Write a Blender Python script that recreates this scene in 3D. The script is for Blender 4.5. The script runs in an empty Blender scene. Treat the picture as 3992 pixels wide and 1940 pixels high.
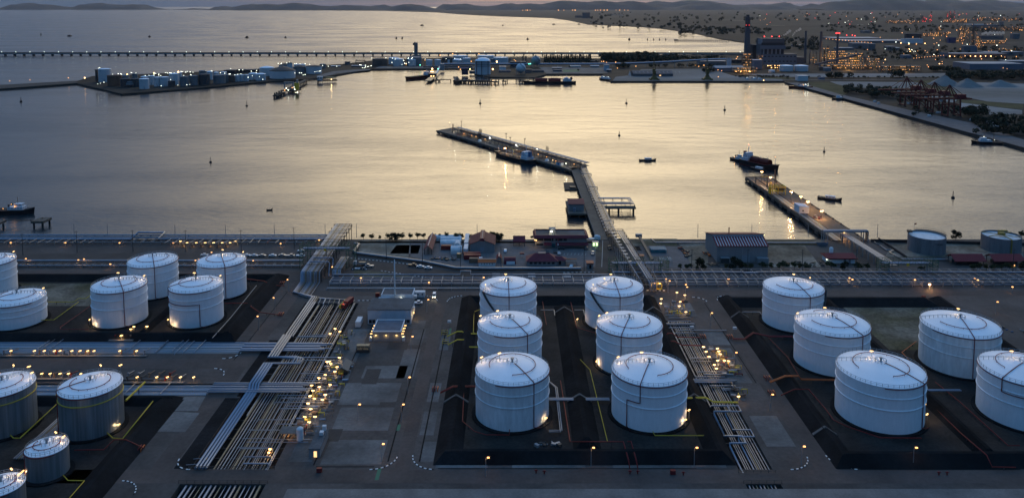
import bpy,math,random
from mathutils import Vector,Matrix
R=random.Random(7)
rad=math.radians
S=bpy.context.scene
COL=S.collection
CAMH,FPX,PX,PY,HY=150.0,3050.0,1996.0,290.0,20.0
PITCH=math.atan((PY-HY)/FPX)
CP,SP=math.cos(PITCH),math.sin(PITCH)
cam=bpy.data.cameras.new('camera');camo=bpy.data.objects.new('camera',cam);COL.objects.link(camo)
camo.location=(0,0,CAMH);camo.rotation_euler=(math.pi/2-PITCH,0,0)
cam.sensor_width=36.0;cam.sensor_fit='HORIZONTAL';cam.lens=36.0*FPX/3992
cam.shift_y=-(970.0-PY)/3992;cam.shift_x=0.0
cam.clip_start=1.0;cam.clip_end=200000
S.camera=camo
SUN_AZ=rad(1.5);SUN_EL=rad(4.0)
W=bpy.data.worlds.new("World");S.world=W;W.use_nodes=True
nt=W.node_tree;nt.nodes.clear()
def N(t,**k):
 n=nt.nodes.new(t)
 for a,b in k.items():setattr(n,a,b)
 return n
def L(a,b):nt.links.new(a,b)
def M(op,a,b=None,c=None,clamp=False):
 n=N('ShaderNodeMath',operation=op);n.use_clamp=clamp
 for i,v in enumerate((a,b,c)):
  if v is None:continue
  if isinstance(v,(int,float)):n.inputs[i].default_value=v
  else:L(v,n.inputs[i])
 return n.outputs[0]
def ramp(fac,pts,interp='EASE'):
 n=N('ShaderNodeValToRGB');cr=n.color_ramp;cr.interpolation=interp
 while len(cr.elements)<len(pts):cr.elements.new(0.5)
 for e,(p,c)in zip(cr.elements,pts):
  e.position=p;e.color=(c if isinstance(c,tuple)else(c,c,c))+(1,)
 L(fac,n.inputs[0]);return n.outputs[0]
out=N('ShaderNodeOutputWorld');bg=N('ShaderNodeBackground')
bg.inputs[1].default_value=0.1;L(bg.outputs[0],out.inputs[0])
sky=N('ShaderNodeTexSky',sky_type='NISHITA');sky.sun_disc=False
sky.sun_elevation=SUN_EL;sky.sun_rotation=SUN_AZ;sky.altitude=150
sky.air_density=1.0;sky.dust_density=2.0;sky.ozone_density=3.0
tc=N('ShaderNodeTexCoord');sx=N('ShaderNodeSeparateXYZ');L(tc.outputs['Generated'],sx.inputs[0])
az=M('SUBTRACT',M('ARCTAN2',sx.outputs[0],sx.outputs[1]),SUN_AZ)
azw=M('ARCTAN2',M('SINE',az),M('COSINE',az))
z=sx.outputs[2];zc=M('MAXIMUM',z,0.0)
SKY_GLOW,SKY_WIDE,SKY_BLUE,SKY_NISH=41.0,8.5,8.2,0.08
sgr=M('GREATER_THAN',azw,0.0)
azg=M('EXPONENT',M('MULTIPLY',M('POWER',M('DIVIDE',azw,M('ADD',rad(18.5),M('MULTIPLY',sgr,rad(8.0)))),2.0),-1.0))
azg2=M('EXPONENT',M('MULTIPLY',M('POWER',M('DIVIDE',azw,M('ADD',rad(19.0),M('MULTIPLY',sgr,rad(26.0)))),2.0),-1.0))
elg=ramp(zc,[(0,.01),(.05,.04),(.12,.30),(.21,.98),(.33,1.0),(.5,.5),(.8,.10),(1,.03)])
wz=N('ShaderNodeMapping');wz.inputs['Scale'].default_value=(3,3,26);L(tc.outputs['Generated'],wz.inputs[0])
cl=N('ShaderNodeTexNoise');cl.inputs['Scale'].default_value=1.6;cl.inputs['Detail'].default_value=6;L(wz.outputs[0],cl.inputs['Vector'])
cln=ramp(cl.outputs[0],[(.35,.78),(.65,1.15)])
def vmul(a,b):
 n=N('ShaderNodeMix',data_type='RGBA',blend_type='MULTIPLY');n.inputs[0].default_value=1
 for i,v in((6,a),(7,b)):
  if isinstance(v,tuple):n.inputs[i].default_value=v+(1,)
  elif isinstance(v,(int,float)):n.inputs[i].default_value=(v,v,v,1)
  else:L(v,n.inputs[i])
 return n.outputs[2]
def vadd(a,b):
 n=N('ShaderNodeMix',data_type='RGBA',blend_type='ADD');n.inputs[0].default_value=1
 L(a,n.inputs[6]);L(b,n.inputs[7]);return n.outputs[2]
glow=vmul(vmul((1.0,.72,.34),M('MULTIPLY',M('MULTIPLY',azg,elg),SKY_GLOW)),cln)
wide=vmul((.56,.64,.60),M('MULTIPLY',M('MULTIPLY',azg2,elg),SKY_WIDE))
back=ramp(M('ADD',M('MULTIPLY',M('COSINE',azw),.5),.5),[(0,.42),(.5,.75),(1,1.0)])
backz=M('ADD',M('MULTIPLY',back,M('SUBTRACT',1.0,zc)),zc)
vault=vmul((.165,.47,1.0),M('MULTIPLY',M('MULTIPLY',ramp(zc,[(0,.20),(.12,.30),(.45,.78),(1,1.1)]),backz),SKY_BLUE))
st=N('ShaderNodeMapping');st.inputs['Scale'].default_value=(5,5,420);L(tc.outputs['Generated'],st.inputs[0])
sn=N('ShaderNodeTexNoise');sn.inputs['Scale'].default_value=1.3;sn.inputs['Detail'].default_value=4;L(st.outputs[0],sn.inputs['Vector'])
salm=vmul((.95,.42,.22),M('MULTIPLY',M('MULTIPLY',ramp(sn.outputs[0],[(.42,0.0),(.62,1.0)]),M('MULTIPLY',ramp(zc,[(0,.2),(.003,1.0),(.02,.4),(.06,0.0)]),azg2)),2.6))
tot=vadd(vadd(vadd(glow,wide),vadd(vault,salm)),vmul(sky.outputs[0],SKY_NISH))
L(tot,bg.inputs[0])
sl=bpy.data.lights.new('sun','SUN');so=bpy.data.objects.new('sun',sl);COL.objects.link(so)
sl.energy=0.06;sl.angle=rad(80);sl.color=(1.0,.72,.45)
so.rotation_euler=(math.pi/2-rad(12),0,math.pi-SUN_AZ)
so.location=(0,0,800)
S.view_settings.view_transform='Standard';S.view_settings.look='None'
S.view_settings.exposure=0.0;S.view_settings.gamma=1.0
S.view_settings.use_curve_mapping=False
S.cycles.use_denoising=True
S.cycles.max_bounces=4;S.cycles.diffuse_bounces=2;S.cycles.glossy_bounces=2;S.cycles.transmission_bounces=2
S.cycles.volume_bounces=0;S.cycles.sample_clamp_indirect=4.0;S.cycles.caustics_reflective=False;S.cycles.caustics_refractive=False
def g(x,y,z=0.0):
 u,w=x-PX,PY-y
 dx,dy,dz=u,w*SP+FPX*CP,w*CP-FPX*SP
 t=(z-CAMH)/dz
 return Vector((dx*t,dy*t,z))
def ppm(Y):return FPX/(Y*CP+CAMH*SP)
ORG={}
LABELS={}
class MB:
 def __init__(s):s.v=[];s.f=[];s.sm=[];s.mi=[];s.m=0
 def add(s,vs,fs,smooth=False):
  o=len(s.v);s.v+=[tuple(p)for p in vs]
  for f in fs:
   s.f.append(tuple(i+o for i in f));s.sm.append(smooth);s.mi.append(s.m)
  return s
 def box(s,x,y,z,sx,sy,sz,rz=0.0):
  c,n=math.cos(rz),math.sin(rz);vs=[]
  for k in(-.5,.5):
   for j in(-.5,.5):
    for i in(-.5,.5):
     a,b=i*sx,j*sy
     vs.append((x+a*c-b*n,y+a*n+b*c,z+k*sz))
  return s.add(vs,[(0,2,3,1),(4,5,7,6),(0,1,5,4),(2,6,7,3),(0,4,6,2),(1,3,7,5)])
 def b0(s,x0,x1,y0,y1,z0,z1):return s.box((x0+x1)/2,(y0+y1)/2,(z0+z1)/2,x1-x0,y1-y0,z1-z0)
 def bar(s,p,q,w,h=None):
  h=h or w;p,q=Vector(p),Vector(q);d=q-p
  if d.length<1e-6:return s
  d.normalize();up=Vector((0,0,1))if abs(d.z)<.95 else Vector((0,1,0))
  a=d.cross(up).normalized();b=a.cross(d)
  vs=[c+a*(i*w/2)+b*(j*h/2)for c in(p,q)for i,j in((-1,-1),(1,-1),(1,1),(-1,1))]
  return s.add(vs,[(0,1,2,3),(7,6,5,4),(0,4,5,1),(1,5,6,2),(2,6,7,3),(3,7,4,0)])
 def tube(s,pts,r,n=6,cap=True,closed=False):
  pts=[Vector(p)for p in pts];k=len(pts);vs=[];fs=[]
  prev=None
  for i,p in enumerate(pts):
   if closed:t=pts[(i+1)%k]-pts[i-1]
   else:t=(pts[min(i+1,k-1)]-pts[max(i-1,0)])
   t.normalize()
   sc=1.0
   if 0<i<k-1:
    e=(pts[i+1]-pts[i]).normalized();cs=max(.5,t.dot(e));sc=min(1.4,1/cs)
   up=Vector((0,0,1))if abs(t.z)<.9 else(prev or Vector((1,0,0)))
   a=t.cross(up)
   if a.length<1e-4:a=t.cross(Vector((1,0,0)))
   a.normalize();b=a.cross(t);prev=b
   vs+=[p+a*(r*sc*math.cos(2*math.pi*j/n))+b*(r*math.sin(2*math.pi*j/n))for j in range(n)]
  for i in range(k if closed else k-1):
   i2=(i+1)%k
   for j in range(n):
    j2=(j+1)%n
    fs.append((i*n+j,i*n+j2,i2*n+j2,i2*n+j))
  s.add(vs,fs,n>4)
  if cap and not closed and n>2:
   s.add([vs[j]for j in range(n)],[tuple(range(n))]);s.add([vs[(k-1)*n+j]for j in range(n)],[tuple(range(n-1,-1,-1))])
  return s
 def lathe(s,x,y,prof,n=24,smooth=True,a0=0.0,a1=None):
  full=a1 is None;a1=a0+2*math.pi if full else a1
  m=n if full else n+1;vs=[];fs=[]
  for r,zz in prof:
   for j in range(m):
    t=a0+(a1-a0)*j/n
    vs.append((x+r*math.cos(t),y+r*math.sin(t),zz))
  for i in range(len(prof)-1):
   for j in range(n):
    j2=(j+1)%m
    fs.append((i*m+j,i*m+j2,(i+1)*m+j2,(i+1)*m+j))
  return s.add(vs,fs,smooth)
 def disc(s,x,y,zz,r,n=24,up=True):
  vs=[(x+r*math.cos(2*math.pi*j/n),y+r*math.sin(2*math.pi*j/n),zz)for j in range(n)]
  return s.add(vs,[tuple(range(n))if up else tuple(range(n-1,-1,-1))])
 def cyl(s,x,y,z0,z1,r,n=16,r2=None,top=True):
  s.lathe(x,y,[(r,z0),(r if r2 is None else r2,z1)],n)
  if top:s.disc(x,y,z1,r if r2 is None else r2,n)
  return s
 def hcyl(s,p,q,r,n=12):return s.tube([p,q],r,n)
 def poly(s,pts):return s.add(pts,[tuple(range(len(pts)))])
 def prism(s,pts,z0,z1):
  n=len(pts)
  a=sum(pts[i][0]*pts[(i+1)%n][1]-pts[(i+1)%n][0]*pts[i][1]for i in range(n))
  if a<0:pts=pts[::-1]
  vs=[(p[0],p[1],z0)for p in pts]+[(p[0],p[1],z1)for p in pts]
  fs=[tuple(range(n-1,-1,-1)),tuple(range(n,2*n))]+[(i,(i+1)%n,n+(i+1)%n,n+i)for i in range(n)]
  return s.add(vs,fs)
 def ridge(s,p,q,base,top,h,z0=0.0,e0=True,e1=True):
  """earth bank of trapezoid section from p to q"""
  p,q=Vector((p[0],p[1],0)),Vector((q[0],q[1],0));d=(q-p).normalized();a=Vector((-d.y,d.x,0))
  k=(base-top)/2
  vs=[]
  for c,sg,e in((p,1,e0),(q,-1,e1)):
   t=c+d*(sg*k if e else 0)
   vs+=[c-a*base/2+Vector((0,0,z0)),t-a*top/2+Vector((0,0,z0+h)),t+a*top/2+Vector((0,0,z0+h)),c+a*base/2+Vector((0,0,z0))]
  return s.add(vs,[(0,1,2,3),(7,6,5,4),(0,4,5,1),(1,5,6,2),(2,6,7,3)])
 def build(s,name,mat,parent=None,kind=None,label=None,cat=None,group=None):
  me=bpy.data.meshes.new(name)
  o3=ORG.get(parent.name,(0,0,0))if parent else(0,0,0)
  vs=s.v if o3==(0,0,0)else[(p[0]-o3[0],p[1]-o3[1],p[2]-o3[2])for p in s.v]
  me.from_pydata(vs,[],s.f)
  me.polygons.foreach_set('use_smooth',s.sm)
  mats=mat if isinstance(mat,(list,tuple))else[mat]
  for mm in mats:me.materials.append(mm)
  if len(mats)>1:me.polygons.foreach_set('material_index',s.mi)
  o=bpy.data.objects.new(name,me);COL.objects.link(o)
  if parent:o.parent=parent;ORG[o.name]=o3
  if kind:o['kind']=kind
  if label:tag(o,label,cat,group)
  return o
def tag(o,label,cat=None,group=None):
 o['label']=label
 if cat:o['category']=cat
 if group:o['group']=group
 return o
def thing(name,label,cat,loc=(0,0,0),rz=0.0,group=None,world=True):
 """an Empty at the thing's base; world=True means its parts are given in world coordinates"""
 o=bpy.data.objects.new(name,None);COL.objects.link(o);o.empty_display_size=.5
 o.location=loc;o.rotation_euler=(0,0,rz);tag(o,label,cat,group)
 ORG[o.name]=(loc[0],loc[1],loc[2])if world and rz==0 else(0,0,0)
 return o
KIDS={}
def kids(o):return list(o.children)
def dup(root,loc,rz,label,group=None,scale=None):
 def cp(o,par):
  c=o.copy();COL.objects.link(c)
  if par:c.parent=par
  for ch in kids(o):cp(ch,c)
  return c
 r=cp(root,None);r.location=loc;r.rotation_euler=(0,0,rz);r['label']=label
 if group:r['group']=group
 if scale:r.scale=(scale,)*3 if isinstance(scale,(int,float))else scale
 return r
class Proto:
 """first use moves the built thing itself, later uses copy it"""
 def __init__(s,root):s.root=root;s.used=False
 def put(s,loc,rz,label,group=None,scale=None):
  if not s.used:
   s.used=True;r=s.root;r.location=loc;r.rotation_euler=(0,0,rz);r['label']=label
   if group:r['group']=group
   s.src=r
   if scale:r.scale=(scale,)*3 if isinstance(scale,(int,float))else scale
   return r
  r=dup(s.src,loc,rz,label,group,scale)
  if not scale:r.scale=(1,1,1)
  return r
LIGHTS=[]
def point(par,p,energy,color=(1,.62,.24),radius=.25):
 l=bpy.data.lights.new('lamp_light','POINT');l.energy=energy*(1.9 if energy>500 else .95);l.color=color;l.shadow_soft_size=radius
 o=bpy.data.objects.new('lamp_light',l);COL.objects.link(o);o.parent=par
 o3=ORG.get(par.name,(0,0,0));o.location=(p[0]-o3[0],p[1]-o3[1],p[2]-o3[2]);return o
MAT={}
def mat(name,col,rough=.7,metal=0.0,noise=0.0,scale=.3,noise2=0.0,scale2=2.0,stretch=None,bump=0.0,tint=None,spec=.12,coat=0.0):
 m=bpy.data.materials.new(name);m.use_nodes=True;t=m.node_tree;b=t.nodes['Principled BSDF']
 b.inputs['Roughness'].default_value=rough;b.inputs['Metallic'].default_value=metal
 b.inputs['Specular IOR Level'].default_value=spec
 b.inputs['Base Color'].default_value=tuple(col)+(1,)
 MAT[name]=m
 if noise or noise2:
  def nn(ty):return t.nodes.new(ty)
  ge=nn('ShaderNodeNewGeometry');mp=nn('ShaderNodeMapping');t.links.new(ge.outputs['Position'],mp.inputs[0])
  if stretch:mp.inputs['Scale'].default_value=stretch
  fac=None
  for amt,sc,dt in((noise,scale,5),(noise2,scale2,3)):
   if not amt:continue
   n=nn('ShaderNodeTexNoise');n.inputs['Scale'].default_value=sc;n.inputs['Detail'].default_value=dt;n.inputs['Roughness'].default_value=.6
   t.links.new(mp.outputs[0],n.inputs['Vector'])
   r=nn('ShaderNodeMapRange');r.inputs[1].default_value=.3;r.inputs[2].default_value=.7
   r.inputs[3].default_value=1-amt;r.inputs[4].default_value=1+amt;t.links.new(n.outputs[0],r.inputs[0])
   if fac is None:fac=r.outputs[0];first=n.outputs[0]
   else:
    q=nn('ShaderNodeMath');q.operation='MULTIPLY';t.links.new(fac,q.inputs[0]);t.links.new(r.outputs[0],q.inputs[1]);fac=q.outputs[0]
  mx=nn('ShaderNodeMix');mx.data_type='RGBA';mx.blend_type='MULTIPLY';mx.inputs[0].default_value=1
  if tint:
   m2=nn('ShaderNodeMix');m2.data_type='RGBA';m2.inputs[6].default_value=tuple(col)+(1,);m2.inputs[7].default_value=tuple(tint)+(1,)
   n3=nn('ShaderNodeTexNoise');n3.inputs['Scale'].default_value=scale*.35;n3.inputs['Detail'].default_value=4;t.links.new(mp.outputs[0],n3.inputs['Vector'])
   r3=nn('ShaderNodeMapRange');r3.inputs[1].default_value=.42;r3.inputs[2].default_value=.6;t.links.new(n3.outputs[0],r3.inputs[0])
   t.links.new(r3.outputs[0],m2.inputs[0]);t.links.new(m2.outputs[2],mx.inputs[6])
  else:mx.inputs[6].default_value=tuple(col)+(1,)
  t.links.new(fac,mx.inputs[7]);t.links.new(mx.outputs[2],b.inputs['Base Color'])
  if bump:
   bp=nn('ShaderNodeBump');bp.inputs['Strength'].default_value=bump;bp.inputs['Distance'].default_value=.3
   t.links.new(first,bp.inputs['Height']);t.links.new(bp.outputs[0],b.inputs['Normal'])
 return m
def emit(name,col,strength):
 m=bpy.data.materials.new(name);m.use_nodes=True;b=m.node_tree.nodes['Principled BSDF']
 b.inputs['Base Color'].default_value=(.5,.5,.5,1);b.inputs['Emission Color'].default_value=tuple(col)+(1,);b.inputs['Emission Strength'].default_value=strength
 MAT[name]=m;return m
concrete=mat('concrete_yard',(.078,.066,.060),.9,noise=.30,scale=.05,noise2=.16,scale2=.6,tint=(.055,.050,.047))
pale=mat('pale_slab',(.15,.135,.125),.9,noise=.22,scale=.12,noise2=.12,scale2=1.2,tint=(.15,.135,.125))
soil=mat('dry_soil',(.115,.095,.070),.95,noise=.45,scale=.07,noise2=.3,scale2=.5,tint=(.20,.18,.15))
weeds=mat('weedy_ground',(.060,.055,.030),.95,noise=.5,scale=.08,noise2=.35,scale2=.6,tint=(.13,.115,.09))
asph=mat('asphalt',(.052,.046,.043),.88,noise=.22,scale=.09,noise2=.12,scale2=.9)
roadc=mat('concrete_road',(.080,.063,.056),.88,noise=.2,scale=.07,noise2=.12,scale2=.7,tint=(.062,.052,.048))
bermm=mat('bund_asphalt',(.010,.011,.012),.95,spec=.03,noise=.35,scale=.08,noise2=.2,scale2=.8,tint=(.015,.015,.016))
bundf=mat('bund_floor',(.030,.026,.023),.95,noise=.4,scale=.09,noise2=.3,scale2=.9,tint=(.018,.017,.017))
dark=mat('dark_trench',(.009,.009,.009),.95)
kerbw=mat('kerb_white',(.62,.62,.60),.7)
kerbk=mat('kerb_black',(.03,.03,.03),.8)
line=mat('line_paint',(.45,.45,.44),.7)
rock=mat('rock_bank',(.075,.07,.062),.95,noise=.5,scale=.5,noise2=.3,scale2=2)
white=mat('white_tank_paint',(.72,.73,.75),.55,noise=.05,scale=.08,noise2=.05,scale2=1.1,stretch=(1,1,.25))
whiteold=mat('weathered_tank_paint',(.60,.62,.63),.6,noise=.16,scale=.13,noise2=.12,scale2=.9,stretch=(1,1,.22))
roofw=mat('white_roof_paint',(.78,.79,.81),.5,noise=.05,scale=.15)
clad=mat('insulation_cladding',(.23,.26,.28),.42,metal=.55,noise=.30,scale=.45,noise2=.2,scale2=1.6,stretch=(1,1,.03))
greyst=mat('grey_steel',(.27,.28,.29),.5,metal=.3)
galv=mat('galvanised_pipe',(.20,.21,.23),.36,metal=.6,noise=.12,scale=.4)
pipeb=mat('blue_grey_pipe',(.20,.24,.30),.38,metal=.55)
pipet=mat('tan_pipe',(.22,.18,.12),.5,metal=.2)
rust=mat('rusty_pipe',(.20,.13,.09),.7,metal=.2)
steeld=mat('dark_steel',(.055,.058,.06),.6,metal=.3)
green=mat('green_steel',(.035,.095,.062),.55)
red=mat('red_paint',(.17,.020,.018),.5)
reddk=mat('dark_red_paint',(.17,.025,.028),.55)
yellow=mat('yellow_paint',(.50,.36,.04),.5)
orange=mat('orange_paint',(.42,.10,.03),.5)
bluep=mat('blue_paint',(.03,.11,.23),.5)
teal=mat('teal_paint',(.05,.22,.26),.5)
maroon=mat('maroon_roof',(.125,.026,.036),.6,noise=.15,scale=.6)
maroonr=mat('maroon_ribs',(.16,.05,.058),.6)
ridgec=mat('ridge_cap',(.42,.27,.22),.6)
wallg=mat('grey_cladding',(.20,.20,.205),.7,noise=.08,scale=.2,noise2=.06,scale2=1.5,stretch=(1,1,.2))
wallb=mat('pale_blue_wall',(.36,.42,.48),.7,noise=.10,scale=.3,stretch=(1,1,.3))
wallw=mat('white_wall',(.60,.62,.64),.7,noise=.08,scale=.3)
roofd=mat('dark_flat_roof',(.075,.082,.09),.85,noise=.25,scale=.2,noise2=.15,scale2=1.2)
roofb=mat('blue_grey_roof',(.085,.105,.135),.8,noise=.2,scale=.3)
glass=mat('window_glass',(.02,.025,.03),.12)
doorg=mat('door_grey',(.22,.24,.26),.6)
tarp=mat('white_tarp',(.55,.56,.57),.75,noise=.15,scale=.5)
silver=mat('container_white',(.52,.53,.54),.55,noise=.1,scale=.6)
carw=mat('white_car_paint',(.62,.63,.64),.3)
card=mat('dark_car_paint',(.05,.055,.06),.3)
cars=mat('silver_car_paint',(.34,.35,.36),.3,metal=.4)
rubber=mat('tyre_rubber',(.02,.02,.02),.9)
leaf=mat('leaf',(.030,.042,.018),.8,noise=.4,scale=.5)
leafd=mat('dark_leaf',(.016,.022,.012),.85,noise=.4,scale=.3)
leafo=mat('olive_leaf',(.055,.055,.022),.8,noise=.35,scale=.6)
bark=mat('bark',(.06,.045,.035),.9)
deck=mat('jetty_deck',(.10,.085,.070),.85,noise=.2,scale=.15,noise2=.12,scale2=1.1)
decke=mat('jetty_edge',(.045,.042,.038),.85,noise=.2,scale=.3)
hullk=mat('dark_hull',(.016,.017,.021),.5)
hullr=mat('red_hull',(.075,.012,.012),.5)
shipw=mat('ship_white',(.55,.57,.60),.5)
craner=mat('crane_red',(.115,.022,.022),.55)
crano=mat('crane_ochre',(.12,.085,.03),.6)
farland=mat('far_land',(.015,.015,.013),.95,noise=.5,scale=.004,noise2=.45,scale2=.03,stretch=(.35,1,1),tint=(.028,.026,.022))
sandm=mat('pale_sand',(.19,.185,.18),.95,noise=.25,scale=.012,noise2=.15,scale2=.1,stretch=(.3,1,1),tint=(.12,.115,.105))
grassm=mat('rough_grass',(.038,.042,.018),.95,noise=.5,scale=.03,noise2=.3,scale2=.2)
hillm=mat('hill_forest',(.030,.034,.036),.95,noise=.35,scale=.002,noise2=.2,scale2=.012)
warm=emit('sodium_lamp',(1.0,.42,.09),3.2)
fluo=emit('fluorescent_lamp',(1.0,.56,.15),3.0)
cool=emit('cool_white_lamp',(.95,1.0,.82),6.0)
redl=emit('red_beacon',(1.0,.04,.03),5.0)
greenl=emit('green_lamp',(.15,1.0,.6),5.0)
flood=emit('flood_lamp',(1.0,.52,.18),9.0)
litw=emit('lit_window',(1.0,.58,.2),1.6)
# ================================================================ SETTING
WZ=-3.0
def struct(name,mb,m,label=None):return mb.build(name,m,None,'structure',label)
def water_material():
 m=bpy.data.materials.new('sea_water');m.use_nodes=True;t=m.node_tree;b=t.nodes['Principled BSDF']
 def nn(ty,**k):
  n=t.nodes.new(ty)
  for a,c in k.items():setattr(n,a,c)
  return n
 b.inputs['Base Color'].default_value=(.010,.020,.026,1);b.inputs['IOR'].default_value=1.333
 b.inputs['Specular IOR Level'].default_value=.5
 ge=nn('ShaderNodeNewGeometry')
 def noise(sc,stretch,det,rot=0.0,rough=.5):
  mp=nn('ShaderNodeMapping');mp.inputs['Scale'].default_value=stretch;mp.inputs['Rotation'].default_value=(0,0,rot)
  t.links.new(ge.outputs['Position'],mp.inputs[0])
  n=nn('ShaderNodeTexNoise');n.inputs['Scale'].default_value=sc;n.inputs['Detail'].default_value=det;n.inputs['Roughness'].default_value=rough
  t.links.new(mp.outputs[0],n.inputs['Vector']);return n.outputs[0]
 w1=noise(.22,(.55,1.25,1),3,rad(14));w2=noise(.9,(.7,1.2,1),2,rad(-22));w3=noise(.045,(.5,1.2,1),2,rad(6))
 def ma(op,a,c):
  n=nn('ShaderNodeMath',operation=op)
  for i,v in enumerate((a,c)):
   if isinstance(v,(int,float)):n.inputs[i].default_value=v
   else:t.links.new(v,n.inputs[i])
  return n.outputs[0]
 h=ma('ADD',ma('ADD',ma('MULTIPLY',w1,1.0),ma('MULTIPLY',w2,.28)),ma('MULTIPLY',w3,2.2))
 slick=noise(.0042,(.55,1.6,1),5,rad(-9),.62)
 sr=nn('ShaderNodeMapRange');sr.inputs[1].default_value=.43;sr.inputs[2].default_value=.60;sr.inputs[3].default_value=.55;sr.inputs[4].default_value=1.15
 t.links.new(slick,sr.inputs[0])
 bp=nn('ShaderNodeBump');bp.inputs['Distance'].default_value=1.0;t.links.new(h,bp.inputs['Height'])
 t.links.new(ma('MULTIPLY',sr.outputs[0],.34),bp.inputs['Strength']);t.links.new(bp.outputs[0],b.inputs['Normal'])
 rr=nn('ShaderNodeMapRange');rr.inputs[1].default_value=.43;rr.inputs[2].default_value=.60;rr.inputs[3].default_value=.13;rr.inputs[4].default_value=.24
 t.links.new(slick,rr.inputs[0]);t.links.new(rr.outputs[0],b.inputs['Roughness'])
 return m
seam=water_material()
b=MB();b.poly([(-60000,300,WZ),(60000,300,WZ),(60000,60000,WZ),(-60000,60000,WZ)])
struct('water',b,seam)
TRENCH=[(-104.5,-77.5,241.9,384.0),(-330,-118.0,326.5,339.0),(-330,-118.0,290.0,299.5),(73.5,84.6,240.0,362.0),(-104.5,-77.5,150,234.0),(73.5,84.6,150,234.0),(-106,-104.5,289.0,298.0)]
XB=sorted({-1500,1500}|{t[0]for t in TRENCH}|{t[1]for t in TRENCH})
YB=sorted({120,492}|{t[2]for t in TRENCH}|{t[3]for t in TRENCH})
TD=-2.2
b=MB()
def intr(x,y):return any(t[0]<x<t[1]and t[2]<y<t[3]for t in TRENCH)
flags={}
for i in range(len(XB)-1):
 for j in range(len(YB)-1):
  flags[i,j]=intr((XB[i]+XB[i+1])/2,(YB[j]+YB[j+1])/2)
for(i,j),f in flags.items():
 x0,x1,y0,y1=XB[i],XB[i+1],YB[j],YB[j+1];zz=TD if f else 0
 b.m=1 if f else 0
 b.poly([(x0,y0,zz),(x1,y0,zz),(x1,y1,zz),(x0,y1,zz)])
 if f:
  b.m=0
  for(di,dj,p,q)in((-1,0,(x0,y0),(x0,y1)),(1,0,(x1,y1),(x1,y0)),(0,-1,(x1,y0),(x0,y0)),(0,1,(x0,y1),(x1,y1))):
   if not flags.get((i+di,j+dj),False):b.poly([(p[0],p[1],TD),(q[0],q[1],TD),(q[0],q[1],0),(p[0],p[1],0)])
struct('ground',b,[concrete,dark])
b=MB()
n=90
top=[];bot=[]
for i in range(n+1):
 x=-1500+3000*i/n
 top.append((x,492+R.uniform(-.3,.3),0));bot.append((x,499+R.uniform(-1.2,1.2),-4.5))
for i in range(n):b.add([top[i],top[i+1],bot[i+1],bot[i]],[(3,2,1,0)])
struct('shore_bank',b,rock)
def sheet(name,rects,m,z):
 b=MB()
 for x0,x1,y0,y1 in rects:b.poly([(x0,y0,z),(x1,y0,z),(x1,y1,z),(x0,y1,z)])
 return struct(name,b,m)
def sheetp(name,polys,m,z):
 b=MB()
 for p in polys:b.poly([g(x,y,z)for x,y in p][::-1])
 return struct(name,b,m)
sheet('front_road',[(-160,-104.5,234.3,241.6),(-104.5,170,234.3,241.6)],roadc,.03)
sheet('front_verge',[(-70,180,226,231.5)],pale,.02)
sheet('center_road',[(-38.2,-33.2,241.6,394)],roadc,.03)
sheet('right_road',[(98.5,105.2,241.6,394)],roadc,.03)
sheet('left_road',[(-117.5,-110.5,241.6,418)],roadc,.03)
sheet('left_cross_road',[(-330,-117.5,312.5,321.5)],roadc,.03)
sheet('yard_road',[(-110.5,330,394,401)],roadc,.04)
sheet('left_yard_road',[(-330,-117.5,424,431)],roadc,.035)
sheetp('public_road',[[(-40,988),(1100,988),(1367,1010),(1591,1032),(1703,1050),(2000,1060),(4040,1066),(4040,1085),(2000,1083),(1679,1081),(1479,1050),(1367,1040),(1150,1024),(-40,1024)]],asph,.05)
sheet('coast_track',[(-330,330,484,487.5)],roadc,.03)
sheetp('depot_yard',[[(1600,935),(2370,935),(2370,1040),(2010,1050),(1760,1035),(1600,1000)],[(2390,960),(2660,960),(2700,1045),(2420,1045)]],pale if False else mat('depot_paving',(.115,.106,.105),.9,noise=.2,scale=.1,noise2=.12,scale2=.8),.03)
sheetp('jetty_approach',[[(2325,925),(2385,925),(2375,1058),(2320,1058)]],asph,.04)
sheetp('gravel_patch',[[(1545,955),(1640,955),(1630,988),(1520,988)]],pale,.03)
sheetp('dry_field',[[(1395,935),(1600,935),(1590,1020),(1400,990)],[(2990,945),(3130,945),(3200,1040),(2990,1040)],[(2640,940),(2760,940),(2760,1040),(2700,1040)],[(3480,950),(3990,950),(3990,1000),(3450,1000)]],soil,.03)
sheetp('scrub_field',[[(1380,1050),(1480,1058),(1660,1085),(1380,1082)],[(2395,930),(2640,930),(2640,958),(2395,958)],[(2990,935),(3230,935),(3200,955),(2990,955)]],weeds,.05)
sheet('center_bund_floor',[(-21,70,248,386)],bundf,.03)
sheet('right_bund_floor',[(110,216,247,386)],bundf,.03)
sheet('left_bund_floor',[(-330,-129,342,420)],bundf,.03)
sheet('lower_left_bund_floor',[(-330,-130,150,287)],bundf,.03)
sheet('weedy_bund_floor',[(165,208,330,384),(-330,-205,380,412)],weeds,.05)
sl_=[(-63,-43,244.5,259),(-64,-44,265,281),(-66,-44,283,300),(-61,-43.5,304,315),(-74,-66,246,258),(-47,-40,304,331),(-46,-40,335,352),(-32.5,-27.5,262,278),(-32.5,-28,285,300),(-30.5,-26,246,258),(-76,-66,318,352),(-32,-28,330,352),(-54,-41,353,362),(87,97,255,275),(87,96,300,332),(88,97,335,350)]
for q in sl_:sheet('concrete_slab',[q],mat('slab_concrete',(.135,.128,.122),.9,noise=.25,scale=.1,noise2=.15,scale2=.7,tint=(.085,.08,.076))if 'slab_concrete' not in MAT else MAT['slab_concrete'],.035)
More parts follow.
